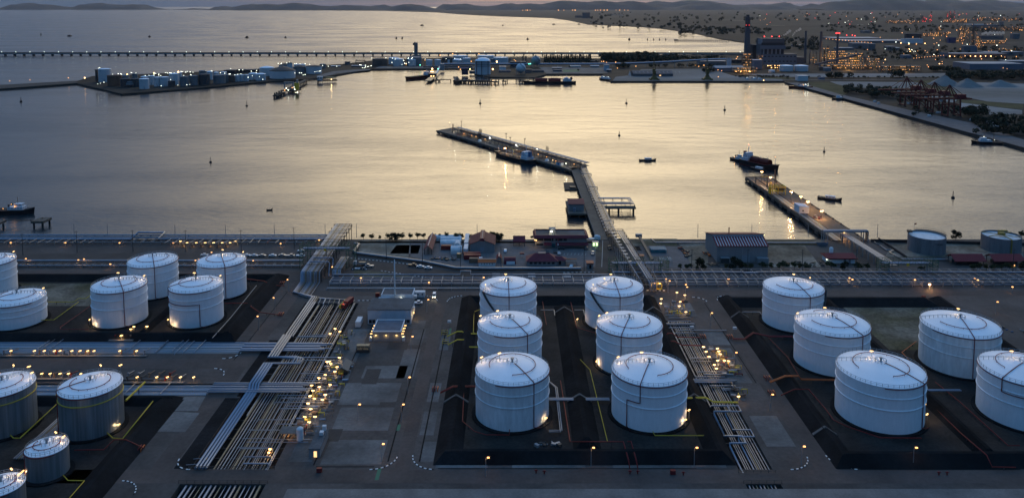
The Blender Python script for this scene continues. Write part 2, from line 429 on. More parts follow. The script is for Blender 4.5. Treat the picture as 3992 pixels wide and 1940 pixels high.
sheet('stained_patch',[(-60,-54,299,312),(-55,-46,330,338),(-66,-60,258,266),(-75,-68,262,276),(-50,-44,281,285)],asph,.045)
sheet('verge_slab',[(-25,-8,242.5,245),(0,24,242.5,245.2),(33,70,242.5,245.2),(108,128,241.9,244),(135,160,241.9,244.2)],MAT['slab_concrete'],.045)
sheetp('loading_slab',[[(622,1600),(778,1608),(722,1682),(560,1680)],[(700,1545),(800,1545),(770,1600),(680,1600)]],MAT['slab_concrete'],.05)
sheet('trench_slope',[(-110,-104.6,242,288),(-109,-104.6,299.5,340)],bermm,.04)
dr=[(-41.2,-40.7,246,352),(-30.8,-30.3,246,352),(-65.2,-64.8,244,262),(-68,-67.5,285,330),(-25.6,-25.2,262,352),(106.2,106.8,250,384),(97.2,97.6,300,384),(-24,60,242.0,242.35),(112,165,241.4,241.7),(-118.3,-117.9,320,400),(-64,-45,243.0,243.4)]
sheet('drain_channel',dr,dark,.055)
def bund(name,segs,label):
 b=MB()
 for s_ in segs:b.ridge(*s_)
 o=struct(name,b,bermm);return o
bund('earth_bund',[((-21.2,244),(-21.2,391.5),9.4,1.4,2.8),],'')
bund('earth_bund',[((25.6,252),(25.6,379),9.6,1.4,2.8)],'')
bund('earth_bund',[((69.2,244),(69.2,391.5),8.8,1.4,2.8)],'')
bund('earth_bund',[((-25.8,248.2),(73.5,248.2),8.4,1.3,2.85)],'')
bund('earth_bund',[((-25.8,386.2),(73.5,386.2),10.8,1.4,2.85)],'')
bund('earth_bund',[((109.6,242),(109.6,391),8.6,1.4,2.9)],'')
bund('earth_bund',[((159.2,246),(159.2,390),7.6,1.3,2.7)],'')
bund('earth_bund',[((105.6,246.6),(250,246.6),9.6,1.4,2.95)],'')
bund('earth_bund',[((105.6,384),(214,384),12.0,1.4,2.95)],'')
bund('earth_bund',[((217,246),(217,390),9,1.4,2.8)],'')
bund('earth_bund',[((-129.3,338),(-129.3,424.6),11,1.4,2.9)],'')
bund('earth_bund',[((-340,342.6),(-124,342.6),7.2,1.2,2.4)],'')
bund('earth_bund',[((-340,419),(-124,419),9.4,1.4,2.7)],'')
bund('earth_bund',[((-169.6,346),(-169.6,414),5,.9,1.6)],'')
bund('earth_bund',[((-130.5,190),(-130.5,287),10.6,1.4,2.8)],'')
bund('earth_bund',[((-340,285.2),(-126,285.2),7,1.3,2.2)],'')
def crossover(p,half,w,h,along='x'):
 b=MB()
 for s0 in(-1,1):
  if along=='x':b.bar((p[0]+s0*half,p[1],.25),(p[0],p[1],h+.35),w,.35)
  else:b.bar((p[0],p[1]+s0*half,.25),(p[0],p[1],h+.35),w,.35)
 return b
for i,(p,hf)in enumerate([((25.6,285),4.6),((-21.2,284.5),4.6),((69.2,285),4.4),((25.6,371),4.6),((69.2,371),4.2),((109.6,262),4.2),((109.6,365),4.2)]):
 crossover(p,hf,1.1,2.8).build('bund_steps',MAT['slab_concrete'],None,None,'pale concrete steps over the '+['middle bund beside the nearest centre tanks','left centre bund beside the nearest tank','right centre bund near the pipe trench','middle bund by the farthest centre tanks','right centre bund by the farthest tanks','bund beside the right road, near end','bund beside the right road, far end'][i],'steps')
def kerb(name,pts,step=.9,w=.35):
 b=MB();acc=0
 for a,c in zip(pts[:-1],pts[1:]):
  a,c=Vector(a),Vector(c);d=(c-a).length;k=max(1,round(d/step))
  for i in range(k):
   b.m=(acc%2);acc+=1
   p,q=a.lerp(c,i/k),a.lerp(c,(i+1)/k);b.bar((p.x,p.y,.07),(q.x,q.y,.07),w,.16)
 return struct(name,b,[kerbw,kerbk])
def arc(cx,cy,r,a0,a1,n=7):return[(cx+r*math.cos(rad(a0+(a1-a0)*i/n)),cy+r*math.sin(rad(a0+(a1-a0)*i/n)),0)for i in range(n+1)]
for c in[arc(-46.2,249.6,8,-90,0),arc(-25.2,249.6,8,180,270),arc(90.5,249.6,8,-90,0),arc(113,249.6,8,180,270),arc(-123.5,327.5,6,-90,0),arc(-123.5,306.5,6,90,0),arc(-104.5,247.6,6,180,270),arc(-123.5,228.6,7,90,0),arc(-46,386,8,90,0),arc(-25,386,8,180,90),arc(93,386,6,90,0),arc(111,388,6,180,90)]:
 kerb('kerb',c)
kerb('kerb',[g(1367,1006),g(1480,1016),g(1591,1029)],1.2);kerb('kerb',[g(2195,1062),g(2325,1061)],1.2);kerb('kerb',[g(1485,1055),g(1680,1084)],1.2)
kerb('kerb',[g(1395,1171),g(1480,1171)],1.1);kerb('kerb',[g(2520,1132),g(2600,1132)],1.1)
b=MB()
for x0 in(1922,2060,2198):
 for i in range(8):
  x=x0+i*3.7;b.poly([g(x,1082,.07),g(x+1.5,1082,.07),g(x-.5,1064,.07),g(x-2,1064,.07)])
for i in range(8):
 x=2184+i*14;b.bar(g(x,994,.06),g(x+3,986,.06),.15,.01)
b.bar(g(2350,930,.07),g(2346,1040,.07),.2,.01)
for c in((-110+2.5,320,0),):pass
struct('road_marking',b,line)
sheet('green_crossing',[(-43.6,-42.4,236,242.5),(-41,-39.9,265,269),(-29,-28.2,346,353)],mat('green_floor_paint',(.03,.13,.08),.7),.06)
def rail(p,q,h=1.1,step=2.5):
 b=MB();p,q=Vector(p),Vector(q);n=max(1,round((q-p).length/step))
 for i in range(n+1):
  c=p.lerp(q,i/n);b.bar(c,c+Vector((0,0,h)),.12)
 for hh in(h,h*.55):b.bar(p+Vector((0,0,hh)),q+Vector((0,0,hh)),.1)
 return b
for p,q,w in[((-105,241.7,0),(-77,241.7,0),'dark bridge railing on the far side of the front road over the wide pipe trench'),((-105,234.2,0),(-77,234.2,0),'dark bridge railing on the near side of the front road over the wide pipe trench'),((73,239.8,0),(85,239.8,0),'dark bridge railing on the far side of the front road over the narrow trench'),((73,234.2,0),(85,234.2,0),'dark bridge railing on the near side of the front road over the narrow trench'),((-117.8,326,0),(-117.8,340,0),'low railing where the far left pipes pass under the road'),((-117.8,289.5,0),(-117.8,300,0),'low railing where the near left pipes pass under the road')]:
 rail(p,q).build('bridge_railing',steeld,None,None,w,'railing')
# ================================================================ STORAGE TANKS
def ringpts(cx,cy,r,z,a0,a1,n):return[(cx+r*math.cos(rad(a0+(a1-a0)*i/n)),cy+r*math.sin(rad(a0+(a1-a0)*i/n)),z)for i in range(n+1)]
def storage_tank(label,X,Y,r,H,line_a,arc_a=(-90,195),stair=None,shell=white,rise=None,lamps=(),walk=150,rings=(.77,.52),group='tall white tanks',reroute=None,foot=True,ringmat=None):
 t=thing('storage_tank',label,'storage tank',(X,Y,0),0,group)
 rise=rise or r*.17
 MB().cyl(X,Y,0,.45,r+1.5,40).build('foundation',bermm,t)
 s=MB();s.lathe(X,Y,[(r,.45),(r,H)],64);s.build('shell',shell,t)
 prof=[(r+.12,H-.12),(r+.12,H),(r,H+.05)]+[(r*(1-k/7),H+.05+rise*math.sin(k/7*1.45)/math.sin(1.45))for k in range(1,7)]+[(.01,H+.05+rise)]
 MB().lathe(X,Y,prof,64).build('roof',roofw,t)
 for f in rings:
  MB().lathe(X,Y,[(r,H*f-.12),(r+.28,H*f-.10),(r+.28,H*f+.06),(r,H*f+.12)],64,False).build('ring_beam',ringmat or shell,t)
 def rz(q):return H+.05+rise*math.sin((1-q/r)*1.45)/math.sin(1.45)
 hr=MB();n=max(28,int(r*3.4))
 for i in range(n):
  a=2*math.pi*i/n;p=(X+(r-.15)*math.cos(a),Y+(r-.15)*math.sin(a));hr.bar((*p,H),(*p,H+1.15),.09)
 for zz in(.6,1.15):hr.tube(ringpts(X,Y,r-.15,H+zz,0,360,64)[:-1],.055,4,False,True)
 hr.build('handrail',greyst,t)
 MB().tube(ringpts(X,Y,r+.28,H-.35,line_a-60,line_a+120,30),.14,5).build('rim_pipe',reddk,t)
 la=rad(line_a);cx,cy=math.cos(la),math.sin(la)
 fl=MB();pts=[(X+cx*q,Y+cy*q,rz(q)+.25)for q in(1.6,r*.35,r*.7,r)]+[(X+cx*(r+.3),Y+cy*(r+.3),H-.1)]
 fl.tube(pts,.15,5)
 if reroute:
  a1,f=reroute
  pts=[(X+cx*(r+.25),Y+cy*(r+.25),H),(X+cx*(r+.25),Y+cy*(r+.25),H*f)]+ringpts(X,Y,r+.25,H*f,line_a,a1,10)[1:]+[(X+(r+.25)*math.cos(rad(a1)),Y+(r+.25)*math.sin(rad(a1)),.9)]
  ea=a1
 else:
  pts=[(X+cx*(r+.25),Y+cy*(r+.25),H),(X+cx*(r+.25),Y+cy*(r+.25),.9)];ea=line_a
 ex=rad(ea+9);pts.append((X+(r+1.6)*math.cos(ex),Y+(r+1.6)*math.sin(ex),.6))
 fl.tube(pts,.15,5);fl.build('fire_line',reddk,t)
 ar=MB();ap=[(X+r*.63*math.cos(rad(a)),Y+r*.63*math.sin(rad(a)),rz(r*.63)+.45)for a in[arc_a[0]+(arc_a[1]-arc_a[0])*i/30 for i in range(31)]]
 ar.tube(ap,.13,5)
 for p in ap[::3]:ar.bar((p[0],p[1],p[2]-.5),p,.12)
 ar.build('roof_pipe',reddk,t)
 v=MB()
 for i in range(10):
  a=i/10*2*math.pi;p=(X+1.9*math.cos(a),Y+1.9*math.sin(a));v.bar((*p,rz(1.9)-.1),(*p,rz(1.9)+1.1),.09)
 v.tube(ringpts(X,Y,1.9,rz(1.9)+1.1,0,360,16)[:-1],.07,4,False,True)
 v.cyl(X,Y,rz(0)-.2,rz(0)+1.3,.35,10).cyl(X,Y,rz(0)+1.3,rz(0)+1.7,.6,10)
 v.build('vent_platform',greyst,t)
 wk=MB();wa=rad(walk);ca,sa=math.cos(wa),math.sin(wa)
 for sd in(-.45,.45):
  ps=[(X+ca*q-sa*sd,Y+sa*q+ca*sd,rz(q)+1.1)for q in(2,r*.4,r*.7,r-.3)]
  wk.tube(ps,.06,4)
  for k in range(9):
   q=2+(r-2.3)*k/8;wk.bar((X+ca*q-sa*sd,Y+sa*q+ca*sd,rz(q)),(X+ca*q-sa*sd,Y+sa*q+ca*sd,rz(q)+1.1),.08)
 wk.build('roof_walkway',greyst,t)
 if stair:
  a0,a1=stair;sm=MB();nn=26
  pts=[(X+(r+.55)*math.cos(rad(a0+(a1-a0)*i/nn)),Y+(r+.55)*math.sin(rad(a0+(a1-a0)*i/nn)),H-(H-.8)*i/nn)for i in range(nn+1)]
  for p,q in zip(pts[:-1],pts[1:]):sm.bar(p,q,.95,.22);sm.bar((p[0],p[1],p[2]+1),(q[0],q[1],q[2]+1),.08);sm.bar(p,(p[0],p[1],p[2]+1),.06)
  sm.build('stair',steeld,t)
 for(a,q,h,e)in lamps:
  p=(X+q*math.cos(rad(a)),Y+q*math.sin(rad(a)));z0=rz(q)if q<r else .4
  if q>r and h>H*.5:z0=H-1
  lp=MB().tube([(*p,z0),(*p,z0+h)],.06,4).build('lamp_pole',greyst,t)
  lh=MB().box(p[0],p[1],z0+h+.1,1.15,.38,.22,rad(a+60)).build('lamp_head',fluo,t)
  if e:point(t,(p[0],p[1],z0+h-.35),e,(1,.66,.34),.2)
 return t
RL=lambda e=260:[(120,4.2,2.2,e)]
storage_tank('white tank at the back left of the six centre tanks, slanted stair down its front',-1.8,361.5,13.4,17.2,-88,(-170,20),(-148,-78),white,None,[(110,3.5,2.4,280),(-150,12.2,2.4,160),(-134,14.6,1.2,90)],-150)
storage_tank('white tank in the middle of the left centre column',-.9,317.6,13.4,17.2,-58,(-170,20),None,white,None,[(150,6,2.4,220),(172,12.5,2.2,160)],160)
storage_tank('nearest white tank of the left centre column, stained shell and lamp at its foot',.1,276.85,13.5,17.2,-56,(-90,195),None,whiteold,None,[(150,5.5,2.6,260),(165,11.8,2.2,200),(-33,14.4,1.9,260)],160)
storage_tank('white tank at the back right of the six centre tanks, slanted stair and left lamps',48.5,361.2,13.65,17.2,-86,(-170,20),(-148,-78),white,None,[(110,3.5,2.4,260),(-150,12.2,2.4,180),(-165,5,2.2,160),(-175,17.5,1.2,420),(-128,14.8,1.0,160)],-150)
storage_tank('white tank in the middle of the right centre column, small red flag on top',49.2,317.6,13.6,17.2,-112,(-170,20),None,white,None,[(165,9.5,2.4,220),(172,12.6,2.2,160),(-165,14.6,2.0,420)],165)
storage_tank('nearest white tank of the right centre column, yellow pipe loop at its foot',50.4,276.5,13.6,17.2,-113,(-80,200),None,white,None,[(120,4.5,2.4,260),(165,11.5,2.4,160),(-37,14.5,2.0,300),(-20,14.6,3.6,200)],165,reroute=(-134,.62))
storage_tank('rearmost white tank of the right hand group, stair slanting down its right side',133.4,360.6,13.75,17.2,-78,(-170,-10),(-18,-70),white,None,[(70,4.5,2.4,260),(15,9,2.2,200),(-22,14.6,-4.4,200)],10)
storage_tank('big white tank behind the foremost right hand tank, partly hidden by it',134.6,318.5,14.85,17.2,-62,(-170,120),None,white,None,[(110,4.5,2.4,260),(165,13.8,2.2,160)],160)
storage_tank('foremost big white tank of the right hand group, two lamps at its right foot',135.3,276.6,15.1,17.2,-50,(-90,195),None,white,None,[(110,4.5,2.4,240),(-20,15.9,2.2,320),(-8,16.0,4.2,220)],155)
storage_tank('streaked white tank standing alone at the far right of the bund',187.6,317.1,14.95,17.2,-100,(-170,20),None,whiteold,None,[(70,5,2.4,240)],160)
storage_tank('white tank cut by the right edge of the photo, dark line stepping down it',188.4,276.6,15.0,17.2,-150,(-90,195),None,white,None,[(120,5,2.4,160)],150,reroute=(-118,.72))
LG='white tanks of the left bund'
storage_tank('white tank at the back left of the four left tanks, line down its right front',-188,399.2,12.15,17.2,-62,(150,420),None,white,None,[],20,group=LG)
storage_tank('white tank at the back right of the four left tanks, beside the bund corner',-152,399.2,12.1,17.2,-62,(150,420),None,white,None,[(100,4,2.4,240),(30,11,2.2,160)],20,group=LG)
storage_tank('white tank at the front left of the four left tanks, plain line down its front',-187.9,363.8,12.1,17.2,-55,(150,420),None,white,None,[(120,4.5,2.4,240),(20,11,2.4,220),(-122,13.2,1.6,320),(-142,13.2,2.6,220)],20,group=LG)
storage_tank('white tank at the front right of the four left tanks, line stepping across its front',-151.1,363.8,12.05,17.2,-158,(150,420),None,white,None,[(120,4.5,2.4,240),(20,11,2.4,220),(-122,13.2,1.6,320),(-142,13.2,2.6,220)],20,group=LG,reroute=(-62,.66))
storage_tank('white tank cut by the left edge in the rear row of the left bund',-273.6,399.2,12.1,17.2,-55,(150,420),None,white,None,[(30,11,2.4,220)],20,group=LG)
storage_tank('low white tank cut by the left edge in the front row',-235.6,361.5,12.1,11.6,-150,(150,420),None,white,2.0,[(25,11,2.4,220)],20,group=LG)
SG='grey clad tanks'
storage_tank('tall grey clad tank with white roof beside the yellow pipe loop',-150.1,267.8,10.3,15.6,-152,(160,420),None,clad,1.5,[(75,5,3.6,320),(-15,11.2,1.8,300),(-2,11.2,8.2,120)],60,(.80,),SG,ringmat=yellow)
storage_tank('tall grey clad tank with white roof cut by the left edge',-181.6,267.8,10.3,15.6,-152,(160,420),None,clad,1.5,[(75,5,3.6,300),(20,9.4,2.4,160),(-8,11.0,8.2,120)],60,(.80,),SG,ringmat=yellow)
storage_tank('small grey clad tank in the lower left with a lamp at its foot',-149.4,239.8,6.15,9.05,-160,(160,420),None,clad,.9,[(80,4,1.8,160),(20,4.8,1.8,160),(-150,6.9,2.2,220)],30,(),SG)
storage_tank('small grey clad tank in the lower left corner of the photo',-151.0,219.6,6.15,9.05,-160,(160,420),None,clad,.9,[(80,4,1.8,140),(20,4.8,1.8,140),(140,4,1.8,120)],30,(),SG)
wallc=mat('grey_tank_wall',(.155,.155,.16),.8,noise=.25,scale=.2,noise2=.15,scale2=1,stretch=(1,1,.15))
def floating_tank(label,X,Y,r,H,kind):
 t=thing('floating_roof_tank',label,'storage tank',(X,Y,0),0,'open topped grey tanks')
 MB().lathe(X,Y,[(r,0),(r,H),(r-.35,H),(r-.35,H-1.0)],56,False).build('shell',wallc,t)
 MB().disc(X,Y,H-1.0,r-.35,56).build('floating_roof',tarp,t)
 b=MB()
 if kind==0:
  for k in range(16):
   a=rad(100-7*k);p=(X+(r+.4)*math.cos(a),Y+(r+.4)*math.sin(a))
   a2=rad(100-7*(k+1));q=(X+(r+.4)*math.cos(a2),Y+(r+.4)*math.sin(a2))
   b.bar((*p,H+.2),(*q,H+.2),.8,.3);b.bar((*p,H),(*p,H+1.6),.12);b.bar((*p,H+1.5),(*q,H+1.5),.1)
  b.box(X-r*.75,Y+r*.5,H+.8,2.6,2,1.4)
  b.build('rim_walkway',rust,t)
  f=MB().bar((X-2.5,Y+r,H),(X-2.5,Y+r,H+4.6),.1);f.build('flag_pole',greyst,t)
  MB().box(X-1.7,Y+r,H+3.9,1.5,.06,.9,.3).build('flag',red,t)
 else:
  c=mat('tank_crane_yellow',(.24,.17,.04),.6)
  b.box(X,Y,H+.8,3.4,2.6,1.4);b.box(X+2.6,Y+3,H+1.6,5.4,1.6,.8)
  for a in(-160,-40,30,145):b.bar((X,Y,H+.3),(X+(r-.4)*math.cos(rad(a)),Y+(r-.4)*math.sin(rad(a)),H+.1),.5,.35)
  b.bar((X-.6,Y-r-.3,H+.2),(X-.6,Y-r-.3,0),.7,.5);b.bar((X,Y,H+.4),(X-.6,Y-r-.3,H+.2),.6,.4)
  b.build('roof_frame',c,t)
 return t
t=floating_tank('grey open topped tank by the sea wall with a red flag',254.6,469.5,10.6,9.7,0)
floating_tank('grey open topped tank with yellow frame at the far right by the sea wall',301.8,471.9,10.9,9.0,1)
def lettering(par,txt,p,size,m,rz=0.0,name='lettering',tilt=90):
 cu=bpy.data.curves.new(name,'FONT');cu.body=txt;cu.size=size;cu.align_x='CENTER';cu.extrude=.02
 tmp=bpy.data.objects.new(name,cu);COL.objects.link(tmp);cu.materials.append(m);me=bpy.data.meshes.new_from_object(tmp);bpy.data.objects.remove(tmp);bpy.data.curves.remove(cu)
 o=bpy.data.objects.new(name,me);COL.objects.link(o);o.parent=par
 o3=ORG.get(par.name,(0,0,0));o.location=(p[0]-o3[0],p[1]-o3[1],p[2]-o3[2]);o.rotation_euler=(rad(tilt),0,rz);return o
# ================================================================ PIPE RACKS AND PIPEWAYS
PM=[pipeb,galv,pipet,greyst,rust]
def loop_pts(a,c,off,at,width,z):
 """straight run a->c along x or y with one U-shaped expansion loop"""
 a,c=Vector(a),Vector(c);d=(c-a).normalized();n=Vector((-d.y,d.x,0))*off
 p,q=a+d*at,a+d*(at+width)
 return[a,p,p+n,q+n,q,c]
t=thing('pipeway','wide trench of parallel silver and tan pipes left of the centre yard','pipeline',(-91,313,0))
runs=[]
for x,r,m in[(-102.6,.46,pipeb),(-101.4,.46,pipeb),(-100.25,.42,pipeb),(-99.2,.38,pipeb)]:
 pts=[(x,241.4,.6),(x,293,.6),(x,294.5,2.4),(x,312,2.4),(x+11.5,312,2.4),(x+11.5,317.5-(x+101)*.6,2.4),(x,317.5,2.4),(x,340,2.4),(x,341.5,.9),(x,383,.9)]
 MB().tube(pts,r,7).build('pipe',m,t)
R.seed(11)
x=-97.9;k=0
while x<-78.6:
 r=R.choice([.14,.17,.2,.24,.34,.42])if x<-88 else R.choice([.12,.14,.17,.2,.26])
 m=R.choice([galv,galv,pipet,greyst,pipeb,rust])if r<.3 else R.choice([pipet,pipet,galv])
 y0=241.4 if R.random()<.8 else R.uniform(246,285);y1=384.0 if R.random()<.8 else R.uniform(320,380)
 z=R.choice([-.6,-.6,-.3,.1])-.2
 if x>-85 and R.random()<.75:y0,y1,z=241.4,384,-.1
 MB().tube([(x,y0,z),(x,(y0+y1)/2,z),(x,y1,z)],r,6).build('pipe',m,t)
 x+=r*2+R.choice([.05,.1,.2,.45,.7]);k+=1
sp=MB()
for y in range(244,384,6):sp.b0(-104.2,-77.8,y-.15,y+.15,-1.55,-1.15);[sp.b0(xx-.12,xx+.12,y-.12,y+.12,-2.2,-1.3)for xx in(-103.5,-97,-91,-85,-78.5)]
sp.build('pipe_support',steeld,t)
def cross(y,x0,x1,z,r,m,hooks=(0,0)):
 pts=[(x0,y,z),(x1,y,z)]
 if hooks[0]:pts=[(x0,y,z-hooks[0])]+pts
 if hooks[1]:pts=pts+[(x1,y,z-hooks[1])]
 MB().tube(pts,r,6).build('cross_pipe',m,t)
for i,y in enumerate([326.9,328.0,329.2,330.6,332.0,333.3,334.6]):cross(y,-118,-84+(i%3)*2.3,1.1+.1*(i%2),.38 if i%2 else .28,pipeb,(0,1.4))
for i,y in enumerate([290.8,292.2,293.4,294.8,296.4,297.8]):cross(y,-118,-82+(i%3)*2.0,1.0,.32 if i%2 else .24,pipeb,(0,1.2))
for i,(y,x0,x1,r)in enumerate([(321,-97,-72,.24),(318.5,-88,-72.5,.18),(308.6,-84.5,-71,.16),(306.6,-86,-71.5,.16),(304.8,-83,-71,.15),(302.8,-85,-70.5,.15),(300.6,-82.5,-70.8,.16),(298.8,-92,-70,.2),(288.6,-90,-71,.2),(286.6,-88,-71,.15),(285.2,-84,-70,.15),(283.4,-90,-71.5,.2),(280.6,-84,-69.8,.16),(278.8,-86,-72,.18),(271,-92,-79,.14),(268,-84,-70,.14),(264,-93,-82,.14),(258,-84,-69,.14),(256.4,-91,-70,.12),(252.5,-92,-81,.14),(247.6,-89,-80,.24),(243.8,-88,-79.8,.24),(342,-97,-84,.3),(344,-92,-80,.2)]):
 cross(y,x0,x1,.75,r,[pipeb,greyst,galv][i%3],(.8 if i%3 else 0,.9 if i%2 else 0))
MB().tube([(-92.6,258.4,.9),(-82.6,258.4,.9),(-82.2,253.0,.9),(-93.2,253.0,.9)],.13,5).build('cross_pipe',galv,t)
MB().tube([(-105.5,246.8,.5),(-101,246.8,.9),(-101,243.4,.9),(-106.5,243.4,.5)],.12,5).build('cross_pipe',galv,t)
t=thing('pipeway','end of the wide pipe trench passing under the front road at the bottom edge','pipeline',(-91,210,0))
for i in range(16):
 x=-102.5+i*1.55;MB().tube([(x,234.6,-.7),(x,165,-.7)],[.45,.4,.25,.18,.32][i%5],6).build('pipe',[pipeb,pipeb,galv,pipet][i%4],t)
t=thing('pipe_rack','elevated pipe rack running from the risers to the sea wall behind the green gantry','pipe rack',(-108,440,0))
A0,B0=Vector((-109.2,413.5,6.2)),Vector((-111.0,506,6.2))
R.seed(5)
for i in range(13):
 f=-4.9+i*.82;r=[.42,.40,.3,.22,.3,.2,.36,.18,.22,.3,.2,.2,.24][i];m=[pipeb,pipeb,galv,pipet,galv,greyst,pipeb,galv,pipet,galv,galv,rust,galv][i]
 a=A0+Vector((f,0,0));c=B0+Vector((f,0,0))
 xx=[-102.6,-101.4,-100.25,-99.2][i]if i<4 else-104+i*.9
 zb=.9 if i<4 else .4
 pts=[c,a,(a.x,a.y-1.2,5.6),(a.x,a.y-1.6,1.4),(a.x,a.y-2.2,zb+.2),(a.x,397-i*.6,zb),(xx+(i>3)*(i-4)*1.6,390-(i>3)*i*.25,zb),(xx+(i>3)*(i-4)*1.6,383.2,zb if i<4 else-.3)]
 MB().tube(pts,r,7).build('pipe',m,t)
fr=MB()
for k in range(12):
 y=414.5+k*8;cx=A0.x+(B0.x-A0.x)*k/11
 for dx in(-5.6,5.6):fr.bar((cx+dx,y,-.1 if y<490 else-5),(cx+dx,y,7.0),.35)
 for zz in(5.6,3.6):fr.bar((cx-5.6,y,zz),(cx+5.6,y,zz),.3)
 if k%2:fr.bar((cx-5.6,y,7),(cx+5.6,y,7),.2)
for dx in(-5.6,5.6):fr.bar(A0+Vector((dx,0,-.9)),B0+Vector((dx,0,-.9)),.3)
fr.build('frame',steeld,t)
MB().tube([(-112,431,6.8),(-112,431,8),(-101.5,431,8),(-101,431,7.2),(-101,428,2)],.3,6).build('bypass_pipe',pipeb,t)
MB().tube([(-112.5,424,6.8),(-112.5,424,8),(-102,424,8),(-101.4,424,7.2),(-101.4,421,1),(-96,421,.9)],.34,6).build('bypass_pipe',pipeb,t)
t=thing('pipe_rack','short sloping bundle of pipes between the green gantry and the long mid rack','pipe rack',(-94,425,0))
for i in range(6):MB().tube([(-98.5+i*.8,441,5.2),(-99.4+i*.8,423,3.6),(-99+i*.8,420.6,1.4)],.3,6).build('pipe',[galv,galv,pipeb,pipet][i%4],t)
b=MB()
for y in(424,432,440):b.bar((-100,y,0),(-100,y,4.6),.25);b.bar((-94,y,0),(-94,y,4.6),.25);b.bar((-100,y,4.2),(-94,y,4.2),.25)
b.build('frame',steeld,t)
def lattice(mb,x0,x1,y0,y1,z0,z1,step,w=.16,axis='x'):
 n=max(1,round((x1-x0)/step))
 for y in(y0,y1):
  for z in(z0,z1):mb.bar((x0,y,z),(x1,y,z),w)
  for i in range(n+1):
   x=x0+(x1-x0)*i/n;mb.bar((x,y,z0),(x,y,z1),w*.8)
   if i<n:
    x2=x0+(x1-x0)*(i+1)/n;mb.bar((x,y,z0 if i%2 else z1),(x2,y,z1 if i%2 else z0),w*.7)
 for i in range(n+1):
  x=x0+(x1-x0)*i/n
  for z in(z0,z1):mb.bar((x,y0,z),(x,y1,z),w*.8)
def tower(mb,x0,x1,y0,y1,z1,n,w=.2):
 for x in(x0,x1):
  for y in(y0,y1):mb.bar((x,y,0),(x,y,z1),w)
 for i in range(n):
  za,zb=z1*i/n,z1*(i+1)/n
  for y in(y0,y1):mb.bar((x0,y,za),(x1,y,zb),w*.6);mb.bar((x0,y,zb),(x1,y,zb),w*.6)
  for x in(x0,x1):mb.bar((x,y0,za),(x,y1,zb),w*.6);mb.bar((x,y0,zb),(x,y1,zb),w*.6)
def gantry(label,x0,x1,y0,y1,h,cols,pipe_mat=pipeb):
 t=thing('pipe_gantry',label,'pipe gantry',((x0+x1)/2,y0,0),0,'green lattice gantries over the public road')
 a=MB();tower(a,x0,x0+4.6,y0,y1,h,5);a.build('tower',green,t)
 a=MB();tower(a,x1-4.6,x1,y0,y1,h,5);a.build('tower',green,t)
 a=MB();lattice(a,x0,x1,y0,y1,h-2.9,h,3.3);a.build('truss',green,t)
 for i,(dy,r)in enumerate(((1.2,.42),(2.6,.25),(3.7,.25))):MB().tube([(x0+1.5,y0+dy,h-2.1),(x1-3,y0+dy,h-2.1)],r,7).build('pipe',pipe_mat,t)
 for c in cols:MB().bar((c,(y0+y1)/2,0),(c,(y0+y1)/2,h-2.9),.6).build('column',greyst,t)
 MB().box((x0+x1)/2-1,y0-.15,h-2.4,1.5,.1,1.5).build('sign',yellow,t)
 return t
gantry('green gantry over the road at the foot of the left pipe rack',-121.5,-90.2,436.5,443.5,13.2,[-107])
gantry('green gantry over the road by the main jetty pipe rack, with grey columns',54.3,87.3,424.5,430.0,8.6,[59,80,83.5])
gantry('green gantry over the road at the right, near the two open topped tanks',205.5,237.3,424.5,430.0,8.6,[211,232.5])
def xrack(label,x0,x1,ys,z,supp,mats,h=0,loops=(),lamp=(),name='pipe_rack',frame=greyst,group=None):
 t=thing(name,label,'pipe rack',((x0+x1)/2,ys[0][0],0),0,group)
 for i,(y,r,zz)in enumerate(ys):
  pts=[(x0,y,zz),(x1,y,zz)]
  for(li,at,w,off,up)in loops:
   if li==i:
    xa,xb=at,at+w
    pts=[(x0,y,zz),(xa,y,zz),(xa,y+off,zz+up),(xb,y+off,zz+up),(xb,y,zz),(x1,y,zz)]
  MB().tube(pts,r,7).build('pipe',mats[i%len(mats)],t)
 fr=MB();ymin,ymax=min(q[0]for q in ys)-.6,max(q[0]for q in ys)+.6;n=int((x1-x0)/supp)
 zt=max(q[2]for q in ys)
 for k in range(n+1):
  x=x0+(x1-x0)*k/n
  for y in(ymin,ymax):fr.bar((x,y,-.2),(x,y,zt+h),.22)
  for zz in sorted({round(q[2]-q[1]-.1,1)for q in ys}):fr.bar((x,ymin,zz),(x,ymax,zz),.22)
  if h:fr.bar((x,ymin,zt+h),(x,ymax,zt+h),.16)
 if h:
  for y in(ymin,ymax):fr.bar((x0,y,zt+h),(x1,y,zt+h),.14)
 fr.build('frame',frame,t)
 for(lx,ly,lz)in lamp:
  MB().bar((lx,ly,0),(lx,ly,lz),.1).build('lamp_pole',greyst,t)
  MB().box(lx,ly,lz+.15,.8,.5,.35).build('lamp_head',warm,t)
  point(t,(lx,ly,lz-.5),140,(1,.5,.16),.2)
 return t
ms=[galv,pipeb,galv,pipeb,pipeb,galv]
lam=lambda pts,z=3:[(g(x,y,z).x,g(x,y,z).y,z)for x,y in pts]
xrack('long pipe rack behind the centre tanks, left half up to the six centre tanks',-98,55,[(418.5,.42,2.6),(416.6,.2,1.6),(414.6,.24,1.6),(412.6,.3,1.4),(410.6,.2,1.0),(408.8,.26,1.0)],2,5.4,ms,0,[(0,-28.4,5.6,2.4,1.2),(2,-19.6,5.2,-3.2,1.2),(3,-10,4.2,-3,1.2)],lam([(1407,1084),(1672,1101),(1886,1082)],3.2))
